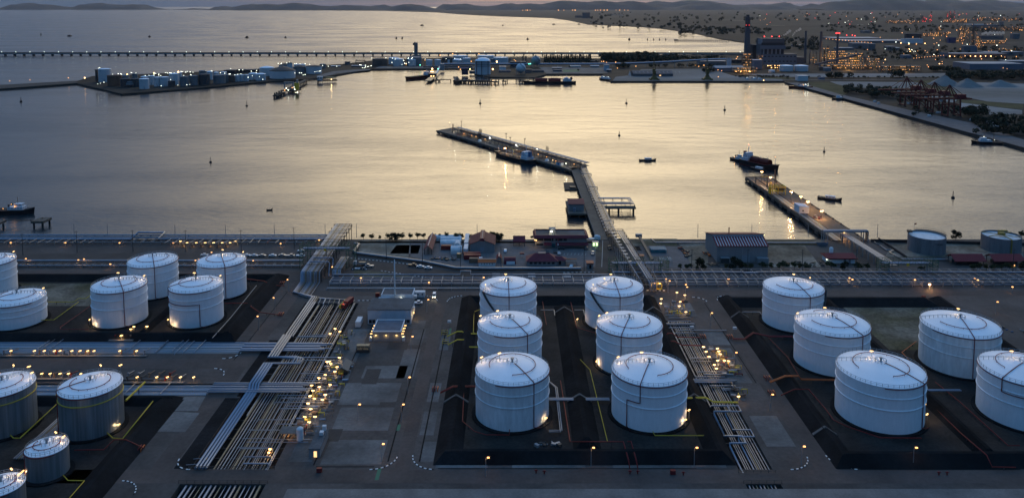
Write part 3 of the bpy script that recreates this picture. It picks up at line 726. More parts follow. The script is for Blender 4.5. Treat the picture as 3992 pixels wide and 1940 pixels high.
xrack('long pipe rack behind the tanks, right half with tall side frames',55.5,340,[(421.5,.55,2.9),(418.5,.26,1.8),(416.4,.2,1.6),(414.2,.26,1.6),(412,.22,1.2),(409.8,.3,1.2),(407.5,.2,1.0)],2,5.4,[pipeb,galv,galv,pipeb,greyst,galv,pipeb],1.7,[(0,128,7,-3,.8)],lam([(2598,1087),(2840,1088),(3312,1084),(3323,1090),(3567,1091),(3799,1086),(3812,1092),(3947,1119),(2674,1110)],3.4))
xrack('low pipe pair on the near side of the long mid rack',-98,-10,[(402.6,.2,.7),(403.6,.2,.7)],1,7,[galv,greyst])
t=thing('flood_lamp','bright orange flood lamp standing before the right pipe rack','lamp',tuple(g(3623,1128)))
p=g(3623,1128);MB().bar(p,p+Vector((0,0,2.6)),.15).build('pole',greyst,t);MB().box(p.x,p.y,2.8,1.0,.5,.6).build('lamp_head',flood,t);point(t,(p.x,p.y-.6,2.6),900,(1,.5,.18),.25)
for i,x in enumerate((2548,2570)):
 p=g(x,1126);t=thing('pump_skid',['left one of two yellow lit pump skids behind the centre tanks','right one of two yellow lit pump skids behind the centre tanks'][i],'pump',tuple(p),0,'yellow pump skids')
 b=MB();b.box(p.x,p.y,.3,3,2,.4);[b.bar((p.x+a,p.y+c,0),(p.x+a,p.y+c,3.2),.15)for a in(-1.3,1.3)for c in(-.8,.8)];b.bar((p.x-1.3,p.y-.8,3.1),(p.x+1.3,p.y-.8,3.1),.2);b.bar((p.x-1.3,p.y+.8,3.1),(p.x+1.3,p.y+.8,3.1),.2)
 b.build('frame',yellow,t);MB().hcyl((p.x-1,p.y,1),(p.x+1,p.y,1),.55).build('pump_body',steeld,t)
 MB().box(p.x,p.y-.9,3.4,.9,.4,.25).build('lamp_head',fluo,t);point(t,(p.x,p.y-1.2,2.9),300,(1,.6,.2),.2)
xrack('broad rack of blue grey pipes along the sea wall with one tall loop',-330,-118,[(494,.5,2.2),(491,.3,2.0),(489.3,.25,2.0),(487.4,.2,2.0),(484,.62,2.6),(481.2,.2,1.4)],2,6,[pipeb,galv,pipeb,galv,pipeb,greyst],0,[(4,-241,17,9.5,1.5)],lam([(42,946),(255,947),(466,947),(676,947),(1094,950),(1244,936)],2.2))
t=thing('pipe_branch','row of slanting branch pipes with yellow lit valves on the sea wall rack','pipe branches',(-210,482,0))
R.seed(3)
for x in list(range(18,1120,33)):
 if 380<x<640:continue
 p=g(x,947,2.5);q=p+Vector((R.uniform(-1,1),10,0));MB().tube([(p.x,p.y-1,2.9),(q.x,q.y-R.uniform(0,5),2.9)],.17,5).build('pipe',R.choice([galv,pipeb,galv,red if x>1040 else galv]),t)
t=thing('valve_manifold','row of lit valves below the sea wall rack, left of the left gantry','valves',tuple(g(800,960)))
for x in(716,752,787,820,853,884):
 p=g(x,962);b=MB();b.hcyl((p.x-1.2,p.y+3,1.2),(p.x-.2,p.y-1.2,1.2),.5);b.cyl(p.x,p.y-1,0,2.1,.5,8);b.box(p.x,p.y-.3,.25,2,3,.5);b.build('valve',rust,t)
 MB().box(p.x+2,p.y+.5,2.5,1.3,.5,.3,.3).build('lamp_head',fluo,t);point(t,(p.x+1.4,p.y-.4,2.1),160,(1,.62,.2),.2)
for x in(704,917):
 p=g(x,955);MB().box(p.x,p.y,2.5,1.2,.5,.3,.3).build('lamp_head',fluo,t);point(t,(p.x,p.y-.4,2.1),120,(1,.62,.2),.2)
xrack('big silver pipe pair along the left public road, behind the left tanks',-330,-121.6,[(443.0,.75,2.2),(438.2,.5,.9)],1,5.2,[galv,galv],0,(),lam([(430,1030)],2.5))
def ltrench(label,y0,y1,x1,seed,n):
 t=thing('pipeway',label,'pipeline',(-220,(y0+y1)/2,0));R.seed(seed)
 y=y0
 while y<y1:
  r=R.choice([.16,.2,.26,.34,.42]);MB().tube([(-330,y,-.3),(x1,y,-.3)],r,6).build('pipe',R.choice([pipeb,galv,pipeb,greyst]),t);y+=2*r+R.choice([.05,.1,.3,.6])
 for i in range(n):
  x=R.uniform(-300,-135);ya=R.uniform(y0,y0+3);yb=R.uniform(y1-2,y1+3)
  MB().tube([(x,ya-2.6,-.3),(x,ya-2.2,.55),(x+.4,yb,.55),(x+.4,yb+.5,-.3)],.15,5).build('cross_pipe',R.choice([galv,pipeb]),t)
 b=MB()
 for k in range(36):b.b0(-330+k*6,-329.7+k*6,y0,y1,-1.0,-.7)
 b.build('pipe_support',steeld,t)
 return t
ltrench('sunken band of blue pipes between the left tanks and the cross road',327.2,338.6,-118.2,21,24)
ltrench('sunken band of blue pipes below the cross road, right of the tall grey tanks',290.6,299.2,-118.2,22,22)
def manifold(label,y,xs,lx,h=2.0):
 t=thing('valve_manifold',label,'valves',(sum(xs)/len(xs),y,0));R.seed(int(y))
 for x in xs:
  b=MB();b.tube([(x,y+5,.5),(x,y+1,1.3),(x,y,1.3),(x,y-1.4,.3)],.2,5);b.cyl(x,y,.2,1.9,.32,8);b.box(x,y,2.0,.7,.7,.1);b.build('valve',R.choice([rust,galv,red,steeld]),t)
 MB().bar((min(xs)-2,y-2,.35),(max(xs)+2,y-2,.35),1.6,.4).build('plinth',MAT['slab_concrete'],t)
 for x in lx:
  MB().bar((x,y-1,0),(x,y-1,h),.09).build('lamp_pole',greyst,t);MB().box(x,y-1,h+.15,1.0,.4,.28,.9).build('lamp_head',fluo,t);point(t,(x,y-1.6,h-.3),95,(1,.58,.2),.2)
X_=lambda x,y,z=0:g(x,y,z).x
manifold('lit valve row along the near edge of the upper left pipe band',325.4,[X_(x,1385)for x in(10,40,150,190,215,245,268,300,330,345,470,520,560)],[X_(x,1381,2)for x in(24,116,155,217,264,296,326,351,452,518,195)])
manifold('lit valve row at the far edge of the lower left pipe band',304.6,[X_(x,1452)for x in(80,120,160,195,235,268,300,520,560,600,640,680)],[X_(x,1440,2)for x in(18,95,137,184,216,254,287,335)])
manifold('lit valve row right of the tall grey clad tank',301.6,[X_(x,1490)for x in(490,525,545,600,640,665,700)],[X_(x,1482,2)for x in(523,600,642,693,745)])
manifold('slanting lit valve row between the two nearest left tanks and the pipe band',341,[X_(x,1330)for x in(440,470,500)],[X_(x,y,2)for x,y in((450,1328),(468,1312),(486,1297))])
for i,(x,y)in enumerate([(510,1283),(522,1273),(573,1272)]):
 p=g(x,y,2);t=thing('bund_lamp',['lamp on the pipe bridge, first one behind the left bund wall','lamp on the pipe bridge, second one behind the left bund wall','lamp on the pipe bridge nearest the front right left-bund tank'][i],'lamp',(p.x,p.y,0),0,'lamps on the left bund pipe bridge')
 MB().bar((p.x,p.y,0),(p.x,p.y,2),.1).build('pole',greyst,t);MB().box(p.x,p.y,2.1,1.1,.4,.25).build('lamp_head',fluo,t);point(t,(p.x,p.y-.5,1.7),160,(1,.62,.22),.2)
t=thing('pipeway','narrow trench of bright silver pipes between the centre and right tanks','pipeline',(79,300,0));R.seed(9)
for i,(x,r,m)in enumerate([(74.5,.3,pipeb),(76.0,.2,galv),(76.7,.2,galv),(77.5,.18,galv),(78.6,.25,pipeb),(79.6,.2,galv),(80.2,.26,pipet),(80.9,.2,galv),(81.6,.18,galv),(82.6,.22,galv),(83.6,.16,greyst)]):
 pts=[(x,239.8,-.2),(x,361.5,-.2)]
 if i in(0,4):pts=[(x,239.8,-.2),(x,255+i,-.2),(x,255.5+i,.9),(x+5.5,255.5+i,.9),(x+5.5,260+i,.9),(x-.9,260+i,.9),(x,260.5+i,-.2),(x,276,-.2),(x,276.5,.9),(x+6,276.5,.9),(x+6,280.5,.9),(x,280.5,.9),(x,281,-.2),(x,361.5,-.2)]
 MB().tube(pts,r,6).build('pipe',m,t)
for i,(y,x0,x1,r)in enumerate([(299.5,60,88,.2),(300.4,60,89,.2),(301.3,60,90,.2),(302.2,60,87,.2),(304,74,86,.3),(306.2,78,90,.3),(308.5,76,88,.2),(296.5,78,87,.3),(294.6,82,88,.18),(293.4,82,88,.18),(318,76,84,.25),(321,76,85,.3),(340.4,75,80,.18),(346.5,74.5,84,.28),(349.6,76,99,.24),(352.4,73,83,.22),(356,60,86,.2),(357.2,60,86,.3),(360,74,85,.2),(364,75,86,.2),(367.5,74.5,86,.2),(371.5,75,88,.2)]):
 MB().tube([(x0,y,.5),(x1,y,.5),(x1,y,-.3)],r,6).build('cross_pipe',[pipeb,galv,greyst][i%3],t)
b=MB()
for y in range(243,362,5):b.b0(73.7,84.4,y-.12,y+.12,-.95,-.6)
b.build('pipe_support',steeld,t)
t=thing('pipeway','end of the narrow pipe trench under the front road at the bottom right','pipeline',(79,215,0))
for i in range(8):MB().tube([(74.6+i*1.15,234.6,-.6),(74.6+i*1.15,165,-.6)],[.3,.2,.2,.25][i%4],6).build('pipe',[pipeb,galv,pipet][i%3],t)
def lamp_on(t,x,y,z,e=180,m=None,w=1.15):
 p=g(x,y,z)
 MB().bar((p.x,p.y,0),(p.x,p.y,z),.09).build('lamp_pole',greyst,t);MB().box(p.x,p.y,z+.12,w,.4,.25,R.uniform(-.4,.4)).build('lamp_head',m or fluo,t)
 if e:point(t,(p.x,p.y-.4,z-.3),e,(1,.6,.24),.2)
def process(label,xr,yr,lamps,seed,n,base=True):
 """pump and valve skid: vessels, short pipes, platforms"""
 c=((xr[0]+xr[1])/2,(yr[0]+yr[1])/2,0);t=thing('pump_station',label,'pump station',c);R.seed(seed)
 if base:MB().b0(xr[0],xr[1],yr[0],yr[1],.0,.12).build('plinth',MAT['slab_concrete'],t)
 for i in range(n):
  x,y=R.uniform(*xr),R.uniform(*yr);k=R.random()
  if k<.3:MB().hcyl((x-1,y,.8),(x+1,y+R.uniform(-.5,.5),.8),R.uniform(.3,.5),8).build('pump_body',R.choice([rust,steeld,pipeb,galv]),t)
  elif k<.75:
   h=R.uniform(.8,2.0);w=R.uniform(1,3.2);pts=[(x,y,.1),(x,y,h),(x+w,y,h),(x+w,y,.1)]if R.random()<.5 else[(x,y,.1),(x,y,h),(x,y+w,h),(x,y+w,.1)]
   MB().tube(pts,R.choice([.12,.16,.22]),5).build('pipe',R.choice([galv,pipeb,rust,galv,yellow,red]),t)
  else:
   b=MB();b.box(x,y,1.2,1.8,1.2,.12);[b.bar((x+a,y+d,0),(x+a,y+d,2.1),.09)for a in(-.85,.85)for d in(-.55,.55)];b.bar((x-.85,y-.55,2.1),(x+.85,y-.55,2.1),.08);b.bar((x-.85,y+.55,2.1),(x+.85,y+.55,2.1),.08);b.build('platform',R.choice([greyst,steeld,yellow]),t)
 for q in lamps:lamp_on(t,*q)
 return t
process('lit pump station at the far end of the narrow pipeway',(76,90),(366,384),[(2639,1140,3),(2578,1165,3),(2576,1182,3),(2652,1176,3),(2648,1193,3),(2674,1216,2.4),(2670,1150,1.5)],31,26)
process('lit pump station halfway along the narrow pipeway',(85.5,93),(306,329),[(2743,1352,2.6),(2797,1358,2.6),(2802,1369,2.6),(2808,1380,2.6),(2764,1390,2.4),(2753,1370,2.4),(2798,1405,2.2),(2824,1405,2.4),(2840,1407,2.2),(2785,1422,2.2),(2793,1436,2.0)],32,42)
process('small yellow railed valve station right of the narrow pipeway',(84.8,89),(286,296),[(2879,1545,2.4)],33,12)
process('dim valve cluster near the blue grey workshop, right of the wide pipeway',(-78,-72),(322,346),[(1306,1281,2.5,200),(1287,1300,2.5,200),(1325,1292,1.6,60)],34,26)
process('lit pump cluster right of the wide pipeway beside the dark green shed',(-77,-66),(300,317),[(1284,1409,2.2,150),(1323,1394,2.4,200),(1275,1410,2.2,200),(1314,1430,2.4,200),(1306,1448,2.4,160),(1290,1417,1.6,80),(1268,1461,2,80)],35,40)
process('lit pump cluster right of the wide pipeway, middle of three',(-77,-67.5),(278,298),[(1243,1473,2.4,220),(1245,1508,2.4,200),(1220,1522,2,120),(1209,1543,2.2,220),(1268,1538,2.2,200),(1257,1558,2.2,200),(1226,1553,1.8,80),(1215,1502,1.5,60),(1287,1499,1.6,80)],36,46)
process('lit pump cluster right of the wide pipeway, nearest of three',(-78,-68),(262,277),[(1201,1572,2.2,200),(1211,1594,2.2,220),(1205,1645,2,120),(1188,1625,2,80),(1228,1624,2,80),(1146,1664,2.4,220)],37,26)
p=g(1205,1700)
t=thing('pump_shed','open pump shed with pale roof beside a white upright tank','shed',(-76,259.5,0))
b=MB();[b.bar((x,y,0),(x,y,2.8),.15)for x in(-80,-74.6)for y in(258.5,262)];b.build('post',steeld,t);MB().b0(-80.6,-74,257.8,262.6,2.8,3.0).build('roof',MAT['slab_concrete'],t)
b=MB();[b.hcyl((-79.5+i*1.7,259,.8),(-79.5+i*1.7,261,.8),.4,8)for i in range(4)];b.build('pump_body',rust,t);point(t,(-77.5,258.6,2.3),160,(1,.55,.2),.2)
t=thing('upright_tank','small white upright tank beside the pump shed','tank',(-73.2,258.2,0));MB().cyl(-73.2,258.2,.6,4.6,1.15,16).lathe(-73.2,258.2,[(1.15,4.6),(.8,5.0),(.01,5.15)],16).build('shell',tarp,t)
b=MB();[b.bar((-73.2+.9*math.cos(a),258.2+.9*math.sin(a),0),(-73.2+.9*math.cos(a),258.2+.9*math.sin(a),.7),.15)for a in(0,1.57,3.14,4.71)];b.build('leg',steeld,t)
for i,q in enumerate([(1052,1749),(1048,1762)]):
 pp=g(q[0],q[1],1);t=thing('trench_lamp',['upper','lower'][i]+' of two orange lamps at the near end of the wide pipeway','lamp',(pp.x,pp.y,0),0,'orange lamps at the pipeway end');MB().box(pp.x,pp.y,1,.8,.5,.35).build('lamp_head',warm,t);MB().bar((pp.x,pp.y,0),(pp.x,pp.y,1),.1).build('pole',greyst,t);point(t,(pp.x+.5,pp.y-.4,.9),200,(1,.5,.15),.2)
def line_over(label,pts,r,m,cat='pipe',posts=True,name='fire_pipe',group='red fire lines over the bunds',pairs=0):
 pts=[Vector(p)for p in pts]
 t=thing(name,label,cat,(pts[0].x,pts[0].y,0),0,group)
 MB().tube(pts,r,6).build('pipe',m,t)
 if pairs:MB().tube([p+Vector((.0,pairs,.0))for p in pts],r,6).build('pipe',m,t)
 if posts:
  b=MB()
  for a,c in zip(pts[:-1],pts[1:]):
   n=int((c-a).length/5)
   for i in range(1,n+1):p=a.lerp(c,i/(n+1));b.bar((p.x,p.y,-.05),(p.x,p.y,p.z),.22)
  if b.v:b.build('post',steeld,t)
 return t
def bundpts(pix):return[g(x,y,z)for x,y,z in pix]
RG='red fire lines over the bunds'
line_over('pair of red pipes climbing the centre left bund to the nearest tank',bundpts([(1718,1527,.8),(1748,1512,3.4),(1766,1503,3.6),(1810,1503,1.2),(1855,1503,1.2)]),.2,red,pairs=-.8)
line_over('long red pipe down the right side of the left centre tanks to the front bund',bundpts([(2112,1156,1.2),(2130,1265,1.2)]),.14,red)
line_over('red pipe from the rear bund down between the two centre columns',bundpts([(2221,1160,1.0),(2248,1275,1.2),(2330,1300,1.2)]),.14,red)
line_over('red pipe along the foot of the nearest left centre tank',bundpts([(1809,1503,1.3),(1803,1640,1.3),(1850,1680,1.3),(1895,1693,1.3),(1985,1694,1.3),(1987,1670,1.3)]),.15,red)
line_over('red and yellow pipes crossing the near end of the middle bund',bundpts([(2185,1482,1.2),(2222,1720,1.2),(2340,1720,3.4),(2430,1720,1.2),(2450,1790,3.4),(2455,1825,.5)]),.17,red)
line_over('second red pipe down the front bund beside the first',bundpts([(2446,1719,1.2),(2460,1719,1.2),(2480,1790,3.4),(2487,1828,.5)]),.17,red)
line_over('long yellow pipe along the middle bund beside the right centre tanks',bundpts([(2262,1400,1.2),(2300,1440,1.2),(2368,1718,1.2)]),.15,yellow,name='foam_pipe',group='yellow foam lines')
line_over('yellow pipe loop around the foot of the nearest right centre tank',bundpts([(2545,1680,1.0),(2553,1696,1.3),(2764,1696,1.3),(2697,1552,1.3)]),.16,yellow,name='foam_pipe',group='yellow foam lines')
line_over('yellow pipes over the right centre bund to the narrow pipeway',bundpts([(2680,1552,2.0),(2752,1550,3.4),(2782,1567,1.6),(2878,1569,1.4)]),.2,yellow,name='foam_pipe',group='yellow foam lines',pairs=.7)
line_over('upper yellow pipe over the left centre bund to the middle tank',bundpts([(1742,1312,.8),(1783,1292,3.4),(1800,1292,3.4),(1818,1301,1.4),(1864,1301,1.4)]),.18,yellow,name='foam_pipe',group='yellow foam lines',pairs=.6)
line_over('lower yellow pipe over the left centre bund to the middle tank',bundpts([(1746,1344,.8),(1783,1324,3.4),(1800,1324,3.4),(1824,1325,1.4),(1828,1353,1.4),(1864,1353,1.4)]),.18,yellow,name='foam_pipe',group='yellow foam lines',pairs=.6)
line_over('yellow pipe up the left side of the rear left centre tank',bundpts([(1872,1205,1.2),(1848,1215,1.2),(1845,1300,1.2)]),.15,yellow,name='foam_pipe',group='yellow foam lines')
line_over('upper red pipe over the right centre bund beside the middle tank',bundpts([(2588,1312,1.2),(2605,1298,3.4),(2620,1298,3.4),(2640,1312,1.4),(2730,1315,1.0)]),.24,reddk)
line_over('lower red pipe over the right centre bund beside the middle tank',bundpts([(2588,1329,1.2),(2630,1329,3.4),(2658,1344,1.4),(2745,1346,1.0)]),.24,reddk)
line_over('upper red pipe over the left bund of the right group',bundpts([(2855,1318,.8),(2900,1319,.9),(2935,1295,3.4),(3000,1309,1.4),(3090,1309,1.4),(3100,1318,1.2)]),.22,reddk,pairs=-.8)
line_over('middle red pipe over the left bund of the right group',bundpts([(3000,1487,.8),(3060,1463,3.4),(3112,1462,3.2),(3122,1476,1.4),(3258,1478,1.2)]),.22,orange,pairs=-.7)
line_over('lower red pipe over the left bund of the right group',bundpts([(3044,1540,.8),(3098,1516,3.4),(3152,1516,1.4),(3218,1592,1.2),(3250,1636,1.2),(3300,1660,1.2),(3430,1704,1.2),(3592,1706,1.2)]),.2,red)
line_over('long red pipe along the bund between the right hand tank columns',bundpts([(3612,1556,1.2),(3745,1686,1.2),(3846,1772,3.3),(3868,1818,1.2),(3960,1820,1.0)]),.17,red)
line_over('long red pipe left of the tank cut by the right edge',bundpts([(3646,1488,1.2),(3742,1565,1.2),(3930,1735,1.2),(3975,1735,1.2)]),.17,red)
line_over('red pipe beside the rear tank of the right group',bundpts([(2990,1309,1.2),(3070,1390,1.2),(3122,1476,1.2)]),.15,red)
line_over('short red pipe past the left side of the streaked tank',bundpts([(3572,1330,1.2),(3516,1372,1.2),(3545,1402,1.2)]),.15,orange)
line_over('red pipe on the right bund of the four left tanks',bundpts([(875,1181,1.2),(980,1181,1.2),(978,1194,3.2),(1010,1216,1.2),(1100,1228,.8)]),.2,red)
line_over('second red pipe over the right bund of the left tanks',bundpts([(950,1085,3.0),(1030,1095,3.2),(1060,1112,1.2),(1110,1113,.8)]),.2,red)
line_over('long red pipe in the right hand lane of the left bund',bundpts([(1000,1112,1.2),(900,1236,1.2),(828,1316,2.6)]),.16,greyst,group='left bund lines')
line_over('red pipe leading to the front left tank of the left bund',bundpts([(355,1190,1.2),(235,1275,1.2),(235,1282,1.2),(345,1283,1.2)]),.14,reddk)
line_over('yellow pipe zigzag from the front left tank to the low white tank',bundpts([(352,1150,1.2),(335,1163,1.2),(305,1163,1.2),(288,1176,1.2),(186,1176,1.2)]),.16,yellow,name='foam_pipe',group='yellow foam lines')
line_over('yellow pipe in front of the low white tank',bundpts([(306,1176,1.2),(210,1246,1.2),(130,1247,1.2),(128,1262,.6)]),.16,yellow,name='foam_pipe',group='yellow foam lines')
line_over('long yellow pipe loop around the tall grey clad tank',bundpts([(415,1683,1.0),(440,1706,1.2),(478,1708,1.2),(597,1561,1.2),(485,1560,1.2)]),.18,yellow,name='foam_pipe',group='yellow foam lines')
line_over('broad yellow pipe bridge over the lower left pipe band',bundpts([(565,1488,2.4),(490,1560,2.4)]),.42,yellow,name='foam_pipe',group='yellow foam lines')
line_over('yellow pipe between the two tall grey clad tanks',bundpts([(225,1536,1.2),(192,1557,1.2),(115,1557,1.2)]),.3,yellow,name='foam_pipe',group='yellow foam lines')
line_over('slanting yellow pipe left of the tall grey clad tank',bundpts([(226,1569,1.4),(78,1706,1.2),(52,1706,1.2),(38,1692,1.0)]),.18,yellow,name='foam_pipe',group='yellow foam lines')
line_over('yellow pipe zigzag in front of the small grey clad tanks',bundpts([(246,1850,.8),(265,1871,1.2),(329,1872,1.2),(270,1940,1.2)]),.15,yellow,name='foam_pipe',group='yellow foam lines')
line_over('red pipe over the right bund of the grey clad tanks',bundpts([(290,1753,1.2),(405,1751,1.2),(445,1712,1.8),(490,1712,3.2),(560,1745,1.0)]),.18,red)
t=thing('pipe_bundle','bundle of straight silver pipes between the two tall grey clad tanks','pipes',(-165,268,0))
for i in range(7):MB().tube([(-164.5+i*.8,286,1.0),(-164.5+i*.8,246,1.0)],.26,6).build('pipe',[galv,pipeb,pipet,galv][i%4],t)
b=MB();[b.bar((-165.2,y,.6),(-158.6,y,.6),.25)for y in range(248,286,6)];b.build('pipe_support',steeld,t)
for i,(x0,x1,y)in enumerate([(14,24.5,284.5),(26.6,36.9,284.5)]):
 t=thing('pipe_bundle',['three silver pipes crossing from the nearest left centre tank to the middle bund','three silver pipes crossing from the middle bund to the nearest right centre tank'][i],'pipes',(x0,y,0))
 for k in range(3):MB().tube([(x0,y-1+k*.7,1.6),(x1,y-1+k*.7,1.6)],.2,6).build('pipe',pipeb,t)
t=thing('pipe_bundle','bent silver pipe pair right of the nearest left centre tank','pipes',(16,276,0))
for k in range(2):MB().tube([(13,262+k,1.2),(17+k*.6,262+k,1.2),(17+k*.6,294,1.2),(14.2,299,1.6)],.22,6).build('pipe',galv,t)
t=thing('pipe_bundle','two silver pipes between the foremost right hand tank and the edge tank','pipes',(162,290,0))
for k in range(2):MB().tube([(150,291+k*.8,1.4),(174,291+k*.8,1.4)],.26,6).build('pipe',pipeb,t)
for i,(x0,x1,y)in enumerate([(14,20.6,371.5),(30.6,35,371.5),(110,120.5,369)]):
 line_over(['silver pipe from the rear left centre tank to the middle bund','silver pipe from the middle bund to the rear right centre tank','silver pipe from the right road bund to the rear right hand tank'][i],[(x0,y,1.4),(x1,y,1.4),(x1,y-7,1.4)],.2,galv,name='supply_pipe',group='silver supply pipes')
line_over('big grey pipe bending along the far kerb of the public road',bundpts([(1382,949,1.0),(1400,952,1.0),(1378,980,1.0),(1392,986,1.0),(1500,1000,1.0),(1648,1018,1.0),(1775,1044,1.0),(1900,1046,1.0),(2265,1046,1.0)]),.85,galv,name='ground_pipe',group='ground pipes')
line_over('white pipe pair along the sea wall right of the red roofed warehouse',bundpts([(2990,946,.8),(3228,947,.8)]),.3,galv,name='ground_pipe',group='ground pipes',pairs=1.2)
line_over('white pipe pair left of the red roofed warehouse',bundpts([(2540,932,.8),(2556,945,.8),(2755,945,.8)]),.3,galv,name='ground_pipe',group='ground pipes',pairs=1.2)
# ================================================================ BUILDINGS OF THE DEPOT AND YARD
def rect_from(xl,xr,yb):
 a,c=g(xl,yb),g(xr,yb);return a.x,c.x,a.y
def windows(t,face,x0,x1,y,z0,z1,n,gap=.25,frame=True,m=None,name='window'):
 w=(x1-x0)/n
 for i in range(n):MB().b0(x0+w*i+gap/2,x0+w*(i+1)-gap/2,y-.06,y+.02,z0,z1).build(name,m or glass,t)
def gable(label,x0,x1,y0,y1,h,rise,axis,wallm,roofm,cat='building',ribs=0,cap=True,name='warehouse',group=None,over=.5,open_=False):
 t=thing(name,label,cat,((x0+x1)/2,y0,0),0,group);b=MB()
 if open_:
  for x in(x0,(x0+x1)/2,x1):
   for y in(y0,y1):MB().bar((x,y,0),(x,y,h),.3).build('post',steeld,t)
 else:
  b.b0(x0,x1,y0,y1,0,h)
  if axis=='x':xm=None;ym=(y0+y1)/2;[b.add([(x,y0,h),(x,y1,h),(x,ym,h+rise*.96)],[(0,1,2)])for x in(x0,x1)]
  else:xm=(x0+x1)/2;[b.add([(x0,y,h),(x1,y,h),(xm,y,h+rise*.96)],[(0,1,2)])for y in(y0,y1)]
  b.build('wall',wallm,t)
 r=MB();k=rise/((y1-y0)/2 if axis=='x' else(x1-x0)/2);o=over
 if axis=='x':
  ym=(y0+y1)/2;prof=[(y0-o,h-o*k),(ym,h+rise),(y1+o,h-o*k)]
  for q in range(2):
   (ya,za),(yb,zb)=prof[q],prof[q+1]
   r.add([(x0-o,ya,za),(x1+o,ya,za),(x1+o,yb,zb),(x0-o,yb,zb),(x0-o,ya,za+.25),(x1+o,ya,za+.25),(x1+o,yb,zb+.25),(x0-o,yb,zb+.25)],[(3,2,1,0),(4,5,6,7),(0,1,5,4),(1,2,6,5),(2,3,7,6),(3,0,4,7)])
 else:
  xm=(x0+x1)/2;prof=[(x0-o,h-o*k),(xm,h+rise),(x1+o,h-o*k)]
  for q in range(2):
   (xa,za),(xb,zb)=prof[q],prof[q+1]
   r.add([(xa,y0-o,za),(xb,y0-o,zb),(xb,y1+o,zb),(xa,y1+o,za),(xa,y0-o,za+.25),(xb,y0-o,zb+.25),(xb,y1+o,zb+.25),(xa,y1+o,za+.25)],[(3,2,1,0),(4,5,6,7),(0,1,5,4),(1,2,6,5),(2,3,7,6),(3,0,4,7)])
 r.build('roof',roofm,t)
 if cap:
  if axis=='x':MB().bar((x0-o,(y0+y1)/2,h+rise+.28),(x1+o,(y0+y1)/2,h+rise+.28),.7,.18).build('ridge_cap',ridgec,t)
  else:MB().bar(((x0+x1)/2,y0-o,h+rise+.28),((x0+x1)/2,y1+o,h+rise+.28),.7,.18).build('ridge_cap',ridgec,t)
 for i in range(ribs):
  if axis=='y':
   y=y0+(y1-y0)*(i+.5)/ribs
   for s0 in(0,1):
    xa,xb=(x0-o,(x0+x1)/2-.9)if s0==0 else((x0+x1)/2+.9,x1+o)
    za=h-o*k+.31 if s0==0 else h+rise-.9*k+.31;zb=h+rise-.9*k+.31 if s0==0 else h-o*k+.31
    MB().bar((xa,y,za),(xb,y,zb),.22,.1).build('roof_rib',maroonr,t)
 return t
x0,x1,y0=rect_from(1831,1928,983)
t=gable('grey gabled workshop with a ribbed maroon roof and raised ridge, beside white tents',x0,x1,y0,y0+17.5,5.0,3.0,'y',wallg,maroon,ribs=11,cap=False)
xm=(x0+x1)/2
MB().b0(xm-1.35,xm+1.35,y0-.4,y0+17.8,7.0,8.7).build('raised_ridge',maroon,t);MB().b0(xm-.2,xm+.2,y0-.45,y0+17.8,8.7,8.9).build('ridge_cap',ridgec,t)
MB().b0(xm-1.6,xm+1.6,y0-.25,y0+.1,5,8.2).build('gable_front',wallg,t)
MB().b0(xm-1.1,xm+1.1,y0-.12,y0+.02,0,3.0).build('door',doorg,t)
x0,x1,y0=rect_from(2087,2287,965);y1=y0+13.5
t=thing('office_building','two storey grey office with maroon parapet roof, beside the main jetty road','building',((x0+x1)/2,y0,0))
MB().b0(x0,x1,y0,y1,0,6.6).build('wall',wallg,t)
r=MB();o=1.3
va=[(x0-o,y0-o,6.2),(x1+o,y0-o,6.2),(x1+o,y1+o,6.2),(x0-o,y1+o,6.2)];vb=[(x0-.1,y0-.1,7.9),(x1+.1,y0-.1,7.9),(x1+.1,y1+.1,7.9),(x0-.1,y1+.1,7.9)];vc=[(x0+.5,y0+.5,7.9),(x1-.5,y0+.5,7.9),(x1-.5,y1-.5,7.9),(x0+.5,y1-.5,7.9)]
r.add(va+vb+vc+[(p[0],p[1],7.2)for p in vc],[(i,(i+1)%4,4+(i+1)%4,4+i)for i in range(4)]+[(4+i,4+(i+1)%4,8+(i+1)%4,8+i)for i in range(4)]+[(8+i,8+(i+1)%4,12+(i+1)%4,12+i)for i in range(4)]+[(3,2,1,0)])
r.build('parapet',maroon,t);MB().b0(x0+.5,x1-.5,y0+.5,y1-.5,7.0,7.22).build('flat_roof',MAT['slab_concrete'],t)
U=lambda q:x0+(q-320)/(1055-320)*(x1-x0)
for a,c in((340,435),(442,548),(555,578),(607,710),(722,770)):MB().b0(U(a),U(c),y0-.07,y0+.02,4.3,5.9).build('window',glass,t)
MB().b0(U(335),U(435),y0-.07,y0+.02,1.4,2.6).build('window',glass,t);MB().b0(U(553),U(600),y0-.07,y0+.02,0,2.6).build('door',mat('door_teal',(.03,.10,.12),.4),t)
for q in(436,550,716,830,940):MB().b0(U(q)-.12,U(q)+.12,y0-.12,y0,0,6.2).build('pilaster',wallg,t)
for a,c in((445,552),(610,1075)):
 MB().add([(U(a),y0,3.2),(U(c),y0,3.2),(U(c),y0-2.8,2.2),(U(a),y0-2.8,2.2),(U(a),y0,3.35),(U(c),y0,3.35),(U(c),y0-2.8,2.35),(U(a),y0-2.8,2.35)],[(0,1,2,3),(7,6,5,4),(0,4,5,1),(1,5,6,2),(2,6,7,3),(3,7,4,0)]).build('awning',maroon,t)
xb=U(570);MB().b0(xb-2.0,xb+2.0,y0+5,y0+9,7.2,10.4).build('roof_hut',wallg,t);MB().bar((xb+1.8,y0+7,10.4),(xb+1.8,y0+7,14),.12).build('antenna',greyst,t)
MB().box(xb-.6,y0+4.7,9.0,1.0,.4,.3).build('lamp_head',cool,t);point(t,(xb-.6,y0+4.2,8.8),260,(1,.95,.7),.2)
